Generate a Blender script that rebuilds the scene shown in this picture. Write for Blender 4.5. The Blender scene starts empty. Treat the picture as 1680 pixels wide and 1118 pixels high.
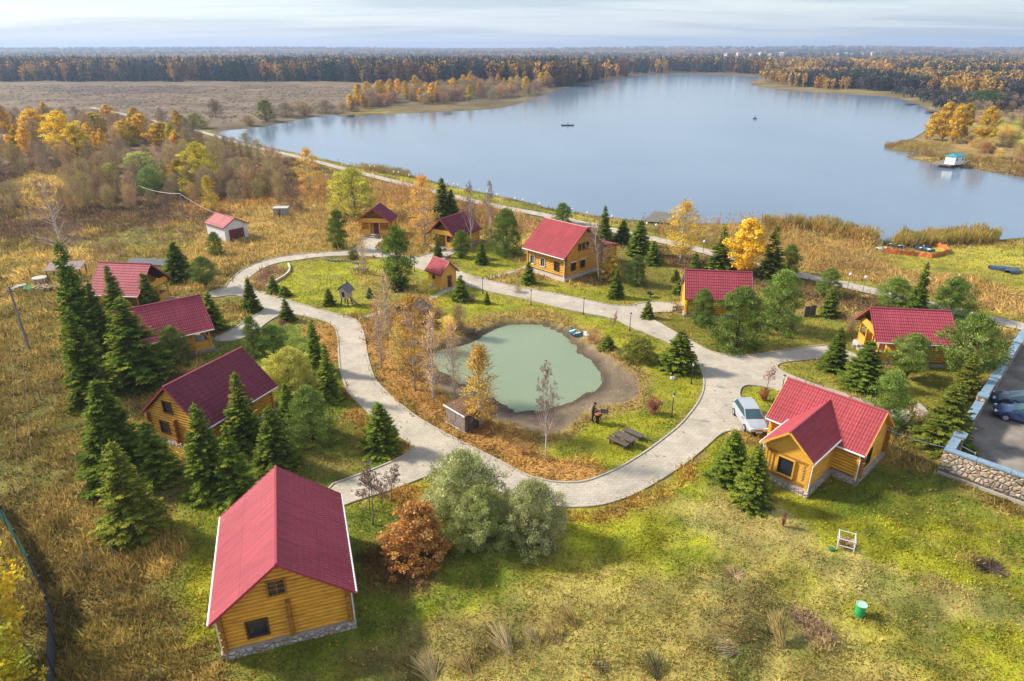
import bpy, math, random
import numpy as np
from mathutils import Vector, geometry

# ------------------------------------------------------------------ camera
CAM_H, FOC, HOR = 28.0, 1080.0, 82.0          # photograph: 1680 x 1118, focal in its pixels
PITCH = math.atan((559 - HOR) / FOC)
CP, SP = math.cos(PITCH), math.sin(PITCH)
scene = bpy.context.scene
col = scene.collection
cd = bpy.data.cameras.new('camera'); cam = bpy.data.objects.new('camera', cd); col.objects.link(cam)
cam.location = (0, 0, CAM_H); cam.rotation_euler = (math.pi / 2 - PITCH, 0, 0)
cd.sensor_width = 36; cd.lens = FOC / 1680 * 36; cd.clip_start = .5; cd.clip_end = 30000
scene.camera = cam

# ------------------------------------------------------------------ light
SUN_DIR = Vector((-0.96, 0.27, 0)).normalized()      # towards the sun, on the ground
SUN_EL = math.radians(37)
scene.view_settings.view_transform = 'Standard'; scene.view_settings.look = 'None'
scene.view_settings.exposure = 0.72; scene.view_settings.gamma = 1
sd = bpy.data.lights.new('sun', 'SUN'); sd.energy = 4.4; sd.angle = math.radians(6); sd.color = (1, .92, .78)
sun = bpy.data.objects.new('sun', sd); col.objects.link(sun)
sv = Vector((SUN_DIR.x * math.cos(SUN_EL), SUN_DIR.y * math.cos(SUN_EL), math.sin(SUN_EL)))
sun.rotation_euler = sv.to_track_quat('Z', 'Y').to_euler(); sun.location = (-60, 60, 80)

world = bpy.data.worlds.new('World'); scene.world = world; world.use_nodes = True
def build_world():
    nt = world.node_tree; nt.nodes.clear(); N = nt.nodes.new; L = nt.links.new
    out = N('ShaderNodeOutputWorld')
    sky = N('ShaderNodeTexSky'); sky.sky_type = 'NISHITA'; sky.sun_disc = False
    sky.sun_elevation = SUN_EL; sky.sun_rotation = math.atan2(SUN_DIR.x, SUN_DIR.y)
    b1 = N('ShaderNodeBackground'); b1.inputs[1].default_value = .05; L(sky.outputs[0], b1.inputs[0])
    tc = N('ShaderNodeTexCoord'); sep = N('ShaderNodeSeparateXYZ'); L(tc.outputs['Generated'], sep.inputs[0])
    az = N('ShaderNodeMath'); az.operation = 'MAXIMUM'; az.inputs[1].default_value = 0.0; L(sep.outputs[2], az.inputs[0])
    ad = N('ShaderNodeMath'); ad.operation = 'ADD'; ad.inputs[1].default_value = .06; L(az.outputs[0], ad.inputs[0])
    dx = N('ShaderNodeMath'); dx.operation = 'DIVIDE'; L(sep.outputs[0], dx.inputs[0]); L(ad.outputs[0], dx.inputs[1])
    dy = N('ShaderNodeMath'); dy.operation = 'DIVIDE'; L(sep.outputs[1], dy.inputs[0]); L(ad.outputs[0], dy.inputs[1])
    cb = N('ShaderNodeCombineXYZ'); L(dx.outputs[0], cb.inputs[0]); L(dy.outputs[0], cb.inputs[1])
    mp = N('ShaderNodeMapping'); mp.inputs['Scale'].default_value = (.22, .62, 1); L(cb.outputs[0], mp.inputs[0])
    n1 = N('ShaderNodeTexNoise'); n1.inputs['Scale'].default_value = 1.1; n1.inputs['Detail'].default_value = 9
    n1.inputs['Roughness'].default_value = .6; n1.inputs['Distortion'].default_value = .6; L(mp.outputs[0], n1.inputs[0])
    cr = N('ShaderNodeValToRGB'); e = cr.color_ramp.elements
    e[0].position = .38; e[0].color = (.38, .46, .58, 1)
    e[1].position = .60; e[1].color = (.80, .82, .84, 1)
    m = cr.color_ramp.elements.new(.48); m.color = (.60, .66, .75, 1)
    L(n1.outputs[0], cr.inputs[0])
    b2 = N('ShaderNodeBackground'); b2.inputs[1].default_value = .45; L(cr.outputs[0], b2.inputs[0])
    a = N('ShaderNodeAddShader'); L(b1.outputs[0], a.inputs[0]); L(b2.outputs[0], a.inputs[1]); L(a.outputs[0], out.inputs[0])
build_world()

# ------------------------------------------------------------------ maths
def hash2(ix, iy, seed):
    n = (ix.astype(np.int64) * 374761393 + iy.astype(np.int64) * 668265263 + seed * 1442695041) & 0x7fffffff
    n = ((n ^ (n >> 13)) * 1274126177) & 0x7fffffff
    n = (n ^ (n >> 16))
    return (n & 0xffff) / 65535.0
def vnoise(x, y, seed=0):
    x = np.asarray(x, float); y = np.asarray(y, float)
    ix, iy = np.floor(x), np.floor(y); fx, fy = x - ix, y - iy
    fx = fx * fx * (3 - 2 * fx); fy = fy * fy * (3 - 2 * fy)
    a = hash2(ix, iy, seed); b = hash2(ix + 1, iy, seed); c = hash2(ix, iy + 1, seed); d = hash2(ix + 1, iy + 1, seed)
    return (a * (1 - fx) + b * fx) * (1 - fy) + (c * (1 - fx) + d * fx) * fy
def fbm(x, y, seed=0, octs=4):
    s = 0; a = .5; t = 0
    for k in range(octs):
        s = s + a * vnoise(x * 2 ** k, y * 2 ** k, seed + k * 17); t += a; a *= .55
    return s / t
def sstep(a, b, x):
    t = np.clip((x - a) / (b - a), 0, 1); return t * t * (3 - 2 * t)
def gpix(px, py, z=0.0):
    dx = (px - 840) / FOC; dy = (559 - py) / FOC
    d = (dx, CP + dy * SP, -SP + dy * CP); t = (z - CAM_H) / d[2]
    return (d[0] * t, d[1] * t)
def W(poly, z=0.0): return np.array([gpix(a, b, z) for a, b in poly])
def seg_dist(P, poly, closed=True):
    n = len(poly); best = np.full(len(P), 1e18)
    for i in range(n if closed else n - 1):
        a = poly[i]; b = poly[(i + 1) % n]; ab = b - a; l2 = max((ab ** 2).sum(), 1e-9)
        t = np.clip(((P - a) @ ab) / l2, 0, 1)
        d = ((P - a - t[:, None] * ab) ** 2).sum(1); best = np.minimum(best, d)
    return np.sqrt(best)
def inside(P, poly):
    r = np.zeros(len(P), bool); n = len(poly); x, y = P[:, 0], P[:, 1]
    for i in range(n):
        x1, y1 = poly[i]; x2, y2 = poly[(i + 1) % n]
        if y1 == y2: continue
        c = (y1 > y) != (y2 > y)
        r ^= c & (x < (x2 - x1) * (y - y1) / (y2 - y1) + x1)
    return r
def sdf(P, poly, pad=1e9):                      # positive inside
    P = np.asarray(P, float); lo = poly.min(0) - pad; hi = poly.max(0) + pad
    m = ((P >= lo) & (P <= hi)).all(1); out = np.full(len(P), -1e6)
    if m.any():
        Q = P[m]; d = seg_dist(Q, poly); out[m] = np.where(inside(Q, poly), d, -d)
    return out
def smooth_loop(pts, it=2, closed=True):
    pts = [np.array(p, float) for p in pts]
    for _ in range(it):
        o = []; n = len(pts)
        if not closed: o.append(pts[0])
        for i in range(n if closed else n - 1):
            a, b = pts[i], pts[(i + 1) % n]; o += [a * .75 + b * .25, a * .25 + b * .75]
        if not closed: o.append(pts[-1])
        pts = o
    return np.array(pts)

# ------------------------------------------------------------------ plan of the place, traced and put on the ground
LAKE_Z, POND_Z = -0.45, -0.5
LAKE = smooth_loop(W([(2300,360),(1900,372),(1680,388),(1650,392),(1600,396),(1560,396),(1510,398),(1462,399),(1444,392),(1425,386),(1395,378),(1350,371),(1300,368),(1240,367),
  (1190,367),(1140,366),(1100,364),(1055,362),(1010,358),(978,354),(940,348),(905,342),(860,330),(793,316),(727,302),(690,292),(672,288),(640,284),(600,277),(560,267),(493,252),(433,240),(383,229),
  (356,218),(372,214),(417,211),(467,202),(500,195),(547,188),(560,193),(643,187),(710,185),(747,183),(817,179),(862,168),(880,160),(897,153),(927,145),(960,138),(993,132),(1043,125),(1080,122),
  (1120,121),(1187,124),(1263,127),(1218,138),(1270,147),(1353,153),(1403,156),(1447,158),(1480,163),(1510,173),(1520,182),(1532,188),(1527,205),(1503,225),(1475,233),(1448,240),
  (1453,246),(1480,250),(1545,250),(1550,254),(1500,254),(1477,257),(1520,267),(1553,272),(1620,282),(1680,293),(1900,315),(2300,340)], LAKE_Z), 1)
RIM = smooth_loop(W([(690,575),(720,562),(757,553),(785,540),(810,528),(850,522),(900,524),(940,540),(975,566),(1010,588),(1040,610),(1053,632),(1052,650),(1030,662),(1000,664),
  (968,674),(948,688),(935,704),(915,713),(890,713),(862,706),(835,692),(790,682),(745,655),(705,625),(688,600)]), 2)
POND = smooth_loop(W([(700,578),(728,572),(760,568),(785,556),(806,540),(832,531),(868,528),(905,534),(932,550),(958,580),(985,605),(992,624),(980,642),(950,654),(925,664),(880,674),(850,680),
  (832,672),(812,655),(775,638),(730,618),(705,600)], POND_Z), 2)
ROAD_OUT = W([(561,831),(590,820),(638,806),(690,786),(726,771),(760,782),(790,794),(828,811),(870,824),(916,831.5),(945,833),(980,830.5),(1010,823),(1040,812),(1080,790),(1105,774),(1128,758),
  (1148,742),(1165,727),(1180,713),(1195,707),(1213,708),(1235,712),(1262,716),(1290,668),(1340,668),(1400,684),(1480,704),(1500,676),(1450,667),(1405,656),(1380,645),(1335,632),(1300,618),(1282,610),(1273,603),
  (1278,597),(1290,594.5),(1342,589),(1370,591),(1405,598),(1412,586),(1375,572),(1355,567),(1330,569),(1280,577),(1245,582),(1215,585),(1190,583),(1163,577),(1135,561),(1115,550),(1099,541),(1075,527),
  (1057,521),(1070,513),(1108,513),(1110,499),(1090,496.5),(1070,495),(1050,498),(1033,503),(1012,502),(990,499),(940,488),(890,478),(840,470),(798,460),(780,455),(757,447.5),(738,437),(726,428),(733,421),
  (748,416),(745,412),(730,413),(710,415),(680,424),(655,419),(632,414),(613,410),(618,402),(630,394),(612,390),(597,392),(592,401),(583,408),(568,412.5),(520,415),(470,420),(435,427),(410,437),
  (393,446),(375,463),(367,474),(345,479),(336,482),(338,489),(352,489),(375,485),(393,485),(415,495),(430,503),(434,509),(420,518),(400,530),(371,548),(350,556),(357,562),(391,559),(418,546),(440,528),(460,517),(480,516),
  (502,520),(533,527),(550,537),(554,552),(555,570),(557,605),(562,620),(570,643),(582,656),(597,671),(617,689),(645,712),(675,729),(679,736),(672,743),(655,753),(620,768),(580,783),(535,799),(545,822),(552,835)])
ISLE = W([(599,560),(601,575),(604,590),(611,615),(620,630),(635,645),(650,659),(670,675),(688,688),(708,700),(745,720),(770,732),(795,745),(820,758),(840,768),(860,779),(880,786),(910,792),(940,793),(962,790),(985,782),(1015,769),(1055,745),
  (1090,719),(1116,698),(1140,669),(1150,652),(1155,635),(1154,615),(1144,595),(1125,577),(1103,565),(1060,547),(1035,538),(1015,526),(988,520),(957,514),(915,505),(870,493),(840,486.5),(796,478),(766,469),(750,461),(725,453),
  (700,446),(673,436),(655,430),(633,424),(595,421),(560,420),(520,422.5),(485,428),(460,431),(440,437),(420,447),(405,460),(403,470),(418,477),(435,481),(470,493),(520,508),(560,518),(580,523),(590,531),(596,545)])
ISLE2 = W([(1212,648),(1215,637),(1222,633),(1231,632),(1258,636),(1278,641),(1292,655),(1275,680),(1260,684),(1241,675),(1228,664),(1217,656)])
DAM = W([(150,176),(210,190),(300,210),(343,220),(400,238),(480,256),(560,277),(640,297),(700,312),(760,328),(830,343),(900,355),(960,369),(1010,380),(1060,391),(1110,402),(1165,416),(1231,436),(1310,452),(1372,466),(1435,480),(1500,495),(1598,520),(1660,534),(1760,556),(1900,590)])
LOW = W([(-400,150),(150,168),(310,226),(480,268),(560,290),(520,325),(430,345),(300,350),(150,378),(0,400),(-400,440)])
WALL_C = np.array(gpix(1549, 737, 2.0)); WALL_F = np.array(gpix(1680, 783, 2.0)); WALL_L = np.array(gpix(1676, 541, 2.0))
D_F = (WALL_F - WALL_C) / np.linalg.norm(WALL_F - WALL_C); D_L = (WALL_L - WALL_C) / np.linalg.norm(WALL_L - WALL_C); LEN_L = float(np.linalg.norm(WALL_L - WALL_C))
PARK = np.array([WALL_C, WALL_C + D_F * 38, WALL_C + D_F * 38 + D_L * (LEN_L + 2), WALL_C + D_L * (LEN_L + 2)])
PARK_Z = .4
HOUSE_C = [(-12.56,28.37,6),(-24.13,46.48,5.6),(-35.05,61.03,5.6),(-44.85,73.37,5.2),(-22.17,107.03,4.2),(-8.98,100.9,5),(8,88.8,8),(23.51,71.81,5),(38.88,59.98,5.5),(22.5,41.4,7),(-9.05,81.32,3),(-46.35,105.37,4.5)]

ROAD_COARSE = ROAD_OUT[::2]
def height(x, y):
    x = np.atleast_1d(np.asarray(x, float)); y = np.atleast_1d(np.asarray(y, float)); P = np.stack([x, y], 1)
    r = np.hypot(x * .8 + 2, y - 60)
    amp = .35 * sstep(75, 120, r) + 1.0 * sstep(200, 500, r)
    dd = seg_dist(P, DAM, False)
    amp = amp * sstep(3, 14, dd)
    h = (fbm(x / 18, y / 18, 3, 3) - .5) * amp * 1.6
    h = h - 1.8 * sstep(0, 16, sdf(P, LOW, 30))
    near = (y > 12) & (y < 260) & (np.abs(x) < 260)
    if near.any():
        Pn = P[near]; hm = np.full(len(Pn), 1.0); hm = np.minimum(hm, sstep(1.5, 6, seg_dist(Pn, ROAD_COARSE))) * (1 - inside(Pn, ROAD_COARSE)); hm = np.where(inside(Pn, ISLE), 0, hm)
        for q in HOUSE_C: hm = np.minimum(hm, sstep(q[2], q[2] + 3, np.hypot(Pn[:, 0] - q[0], Pn[:, 1] - q[1])))
        hm = hm * sstep(2, 6, dd[near]) * (1 - sstep(-2, 0, sdf(Pn, PARK, 3))); xn, yn = Pn.T
        lawn = sstep(-16, -24, xn - (yn - 30) * -.35) + sstep(6, 0, yn - (27 + .15 * xn)) + sstep(95, 110, yn); wl = np.clip(lawn, .25, 1)
        h[near] += hm * wl * ((fbm(xn / 2.3, yn / 1.9, 15, 4) - .5) * 1.0)
    far = np.hypot(x, y)
    h = h + sstep(1700, 5200, far) * (22 + 42 * (fbm(x / 1700 + 3.3, y / 1500, 9, 3) - .35))
    sl = sdf(P, LAKE, 60)
    h = np.where(sl > 0, LAKE_Z - .1 * np.minimum(sl, 25) - .02, h)
    band = (sl <= 0) & (sl > -6)
    t = np.clip(-sl / 6, 0, 1); h = np.where(band, (LAKE_Z - .02) * (1 - t) + h * t, h)
    sr = sdf(P, RIM, 4); sp = sdf(P, POND, 40)
    m = sr > 0
    dr = np.maximum(sr, 0); dw = np.maximum(-sp, 0)
    hp = -.14 * sstep(0, .5, dr) + (POND_Z + .14) * dr / (dr + dw + 1e-6)
    hp = np.where(sp > 0, POND_Z - .07 * np.minimum(sp, 5), hp) + (fbm(x / 1.3, y / 1.1, 66, 4) - .5) * .16 * sstep(.3, 1.2, dr) * (sp < 2)
    h = np.where(m, hp, h)
    return h
def ground(px, py):
    z = 0.0
    for _ in range(6):
        x, y = gpix(px, py, z); z = float(height(x, y)[0])
    return x, y, z
def top_z(x, y, z0, ty):
    k = (559 - ty) / FOC; return CAM_H + y * (k * CP - SP) / (CP + k * SP)
def px_len(n, x, y, z): return n / FOC * (y * CP - (z - CAM_H) * SP)

# ------------------------------------------------------------------ object helpers
def tag(o, label=None, cat=None, group=None, kind=None):
    if label: o['label'] = label
    if cat: o['category'] = cat
    if group: o['group'] = group
    if kind: o['kind'] = kind
    return o
def empty(name, loc=(0,0,0), rz=0.0, label=None, cat=None, group=None):
    o = bpy.data.objects.new(name, None); o.empty_display_size = .3; col.objects.link(o)
    o.location = loc; o.rotation_euler = (0, 0, rz); return tag(o, label, cat, group)
class MB:
    def __init__(s): s.v = []; s.f = []
    def add(s, vs, fs):
        n = len(s.v); s.v += [tuple(p) for p in vs]; s.f += [tuple(i + n for i in f) for f in fs]; return s
    def box(s, c, d, rz=0.0, tilt=None):
        cx, cy, cz = c; a, b, e = d[0] / 2, d[1] / 2, d[2] / 2; ca, sa = math.cos(rz), math.sin(rz); vs = []
        for x, y, z in ((-a,-b,-e),(a,-b,-e),(a,b,-e),(-a,b,-e),(-a,-b,e),(a,-b,e),(a,b,e),(-a,b,e)):
            if tilt: y, z = y * math.cos(tilt) - z * math.sin(tilt), y * math.sin(tilt) + z * math.cos(tilt)
            vs.append((cx + x * ca - y * sa, cy + x * sa + y * ca, cz + z))
        return s.add(vs, [(0,3,2,1),(4,5,6,7),(0,1,5,4),(1,2,6,5),(2,3,7,6),(3,0,4,7)])
    def tube(s, pts, rad, n=6, cap=True):
        pts = [Vector(p) for p in pts]; k = len(pts)
        if not hasattr(rad, '__len__'): rad = [rad] * k
        vs = []; prev = None
        for i, p in enumerate(pts):
            t = (pts[min(i + 1, k - 1)] - pts[max(i - 1, 0)]); t = t.normalized() if t.length > 1e-9 else Vector((0,0,1))
            u = (prev - t * prev.dot(t)) if prev else t.cross(Vector((0, 0, 1)) if abs(t.z) < .9 else Vector((1, 0, 0)))
            if u.length < 1e-6: u = t.orthogonal()
            u.normalize(); prev = u; w = t.cross(u)
            for j in range(n):
                a = 2 * math.pi * j / n; vs.append(p + (u * math.cos(a) + w * math.sin(a)) * rad[i])
        fs = [(i*n+j, i*n+(j+1)%n, (i+1)*n+(j+1)%n, (i+1)*n+j) for i in range(k-1) for j in range(n)]
        if cap: fs += [tuple(range(n-1, -1, -1)), tuple((k-1)*n + j for j in range(n))]
        return s.add(vs, fs)
    def lathe(s, prof, c=(0,0,0), n=16):
        vs = []; k = len(prof)
        for r, z in prof:
            for j in range(n):
                a = 2 * math.pi * j / n; vs.append((c[0] + r * math.cos(a), c[1] + r * math.sin(a), c[2] + z))
        fs = [(i*n+j, i*n+(j+1)%n, (i+1)*n+(j+1)%n, (i+1)*n+j) for i in range(k-1) for j in range(n)]
        fs += [tuple(range(n-1, -1, -1)), tuple((k-1)*n + j for j in range(n))]
        return s.add(vs, fs)
    def prism(s, poly, z0, z1):                     # poly: xy, extruded in z
        n = len(poly); vs = [(x, y, z0) for x, y in poly] + [(x, y, z1) for x, y in poly]
        return s.add(vs, [tuple(range(n-1,-1,-1)), tuple(range(n, 2*n))] + [(i, (i+1)%n, n+(i+1)%n, n+i) for i in range(n)])
    def slab(s, poly3, off):                        # 3-D polygon extruded by a vector
        n = len(poly3); o = Vector(off); vs = [Vector(p) for p in poly3]; vs += [p + o for p in vs]
        return s.add(vs, [tuple(range(n-1,-1,-1)), tuple(range(n, 2*n))] + [(i, (i+1)%n, n+(i+1)%n, n+i) for i in range(n)])
    def build(s, name, m, parent=None, smooth=False):
        me = bpy.data.meshes.new(name); me.from_pydata(s.v, [], s.f); me.materials.append(m); me.update()
        if smooth: me.polygons.foreach_set('use_smooth', [True] * len(me.polygons))
        o = bpy.data.objects.new(name, me); col.objects.link(o)
        if parent: o.parent = parent
        return o
def np_mesh(name, V, F, m, colors=None, parent=None, smooth=False):     # F: (n,3) or (n,4); colors per vertex (n,3)
    me = bpy.data.meshes.new(name); V = np.asarray(V, np.float32); F = np.asarray(F, np.int32); k = F.shape[1]
    me.vertices.add(len(V)); me.vertices.foreach_set('co', V.ravel())
    me.loops.add(F.size); me.loops.foreach_set('vertex_index', F.ravel())
    me.polygons.add(len(F)); me.polygons.foreach_set('loop_start', np.arange(0, F.size, k, dtype=np.int32))
    me.polygons.foreach_set('loop_total', np.full(len(F), k, np.int32))
    if smooth: me.polygons.foreach_set('use_smooth', np.ones(len(F), bool))
    me.update(calc_edges=True)
    if colors is not None:
        a = me.color_attributes.new('Col', 'FLOAT_COLOR', 'POINT')
        c = np.ones((len(V), 4), np.float32); c[:, :3] = colors; a.data.foreach_set('color', c.ravel())
    me.materials.append(m)
    o = bpy.data.objects.new(name, me); col.objects.link(o)
    if parent: o.parent = parent
    return o
def copy_tree(o, parent=None):
    c = o.copy(); col.objects.link(c)
    if parent is not None: c.parent = parent
    for ch in o.children: copy_tree(ch, c)
    return c

# ------------------------------------------------------------------ materials
MATS = {}
def mat(name, color, rough=.7, var=.18, scale=3.0, bump=0.0, bscale=None, metal=0.0, stretch=None, dark=None, spec=None, coat=0.0):
    if name in MATS: return MATS[name]
    m = bpy.data.materials.new(name); m.use_nodes = True; nt = m.node_tree; N = nt.nodes.new; L = nt.links.new
    p = nt.nodes['Principled BSDF']; p.inputs['Roughness'].default_value = rough; p.inputs['Metallic'].default_value = metal
    if spec is not None: p.inputs['Specular IOR Level'].default_value = spec
    if coat: p.inputs['Coat Weight'].default_value = coat
    tc = N('ShaderNodeTexCoord'); mp = N('ShaderNodeMapping'); L(tc.outputs['Object'], mp.inputs[0])
    if stretch: mp.inputs['Scale'].default_value = stretch
    n = N('ShaderNodeTexNoise'); n.inputs['Scale'].default_value = scale; n.inputs['Detail'].default_value = 6; n.inputs['Roughness'].default_value = .65
    L(mp.outputs[0], n.inputs[0])
    cr = N('ShaderNodeValToRGB'); e = cr.color_ramp.elements
    c0 = dark if dark else tuple(c * (1 - var * 1.6) for c in color)
    e[0].position = .3; e[0].color = (*c0, 1); e[1].position = .7; e[1].color = (*[min(1, c * (1 + var)) for c in color], 1)
    L(n.outputs[0], cr.inputs[0]); L(cr.outputs[0], p.inputs['Base Color'])
    if bump:
        n2 = N('ShaderNodeTexNoise'); n2.inputs['Scale'].default_value = bscale or scale * 4; n2.inputs['Detail'].default_value = 4; L(mp.outputs[0], n2.inputs[0])
        b = N('ShaderNodeBump'); b.inputs['Strength'].default_value = bump; b.inputs['Distance'].default_value = .05
        L(n2.outputs[0], b.inputs['Height']); L(b.outputs[0], p.inputs['Normal'])
    MATS[name] = m; return m
def mat_attr(name, rough=.9, var=.35, scale=.8, scale2=6.0, bump=.5, bdist=.12, detail=8):
    m = bpy.data.materials.new(name); m.use_nodes = True; nt = m.node_tree; N = nt.nodes.new; L = nt.links.new
    p = nt.nodes['Principled BSDF']; p.inputs['Roughness'].default_value = rough; p.inputs['Specular IOR Level'].default_value = .15
    at = N('ShaderNodeAttribute'); at.attribute_name = 'Col'
    geo = N('ShaderNodeNewGeometry')
    n = N('ShaderNodeTexNoise'); n.inputs['Scale'].default_value = scale; n.inputs['Detail'].default_value = detail; n.inputs['Roughness'].default_value = .7; L(geo.outputs['Position'], n.inputs[0])
    n2 = N('ShaderNodeTexNoise'); n2.inputs['Scale'].default_value = scale2; n2.inputs['Detail'].default_value = 5; n2.inputs['Roughness'].default_value = .7; L(geo.outputs['Position'], n2.inputs[0])
    mr = N('ShaderNodeMapRange'); mr.inputs[1].default_value = .3; mr.inputs[2].default_value = .7; mr.inputs[3].default_value = 1 - var; mr.inputs[4].default_value = 1 + var; L(n.outputs[0], mr.inputs[0])
    mr2 = N('ShaderNodeMapRange'); mr2.inputs[1].default_value = .3; mr2.inputs[2].default_value = .7; mr2.inputs[3].default_value = 1 - var * .8; mr2.inputs[4].default_value = 1 + var * .8; L(n2.outputs[0], mr2.inputs[0])
    mu = N('ShaderNodeMath'); mu.operation = 'MULTIPLY'; n3 = N('ShaderNodeTexNoise'); n3.inputs['Scale'].default_value = .045; n3.inputs['Detail'].default_value = 9; n3.inputs['Roughness'].default_value = .72; L(geo.outputs['Position'], n3.inputs[0])
    mr3 = N('ShaderNodeMapRange'); mr3.inputs[1].default_value = .32; mr3.inputs[2].default_value = .68; mr3.inputs[3].default_value = .62; mr3.inputs[4].default_value = 1.3; L(n3.outputs[0], mr3.inputs[0])
    m3 = N('ShaderNodeMath'); m3.operation = 'MULTIPLY'; L(mr.outputs[0], m3.inputs[0]); L(mr3.outputs[0], m3.inputs[1])
    L(m3.outputs[0], mu.inputs[0]); L(mr2.outputs[0], mu.inputs[1])
    vm = N('ShaderNodeVectorMath'); vm.operation = 'SCALE'; L(at.outputs['Color'], vm.inputs[0]); L(mu.outputs[0], vm.inputs['Scale'])
    L(vm.outputs[0], p.inputs['Base Color'])
    b = N('ShaderNodeBump'); b.inputs['Strength'].default_value = bump; b.inputs['Distance'].default_value = bdist; L(n2.outputs[0], b.inputs['Height']); L(b.outputs[0], p.inputs['Normal'])
    return m
def mat_leaf(name, transl=.3, rough=.6, objcol=True):
    m = bpy.data.materials.new(name); m.use_nodes = True; nt = m.node_tree; N = nt.nodes.new; L = nt.links.new
    nt.nodes.clear(); out = N('ShaderNodeOutputMaterial')
    at = N('ShaderNodeAttribute'); at.attribute_name = 'Col'; src = at.outputs['Color']
    if objcol:
        oi = N('ShaderNodeObjectInfo'); vm = N('ShaderNodeVectorMath'); vm.operation = 'MULTIPLY'; L(at.outputs['Color'], vm.inputs[0]); L(oi.outputs['Color'], vm.inputs[1]); src = vm.outputs[0]
    d = N('ShaderNodeBsdfDiffuse'); t = N('ShaderNodeBsdfTranslucent'); mx = N('ShaderNodeMixShader'); mx.inputs[0].default_value = transl
    L(src, d.inputs[0]); L(src, t.inputs[0]); L(d.outputs[0], mx.inputs[1]); L(t.outputs[0], mx.inputs[2]); L(mx.outputs[0], out.inputs[0])
    return m
M_GROUND = mat_attr('ground_cover', var=.24, scale=.7, scale2=5.0, bump=.7, bdist=.15)
M_LEAF = mat_leaf('leaf', .35); M_NEEDLE = mat_leaf('needle', .18); M_TWIG = mat_leaf('twig', .1); M_GRASS = mat_leaf('grass_blade', .35, objcol=False); M_WOODMASS = mat_leaf('far_foliage', .15, objcol=False)
M_BARK = mat('bark_brown', (.10,.065,.04), .9, .3, 5, .5)
M_BIRCH = mat('bark_birch', (.78,.74,.68), .8, .1, 3, stretch=(1,1,5), dark=(.16,.13,.11))
M_GREYBARK = mat('bark_grey', (.28,.24,.20), .9, .3, 5)

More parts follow.
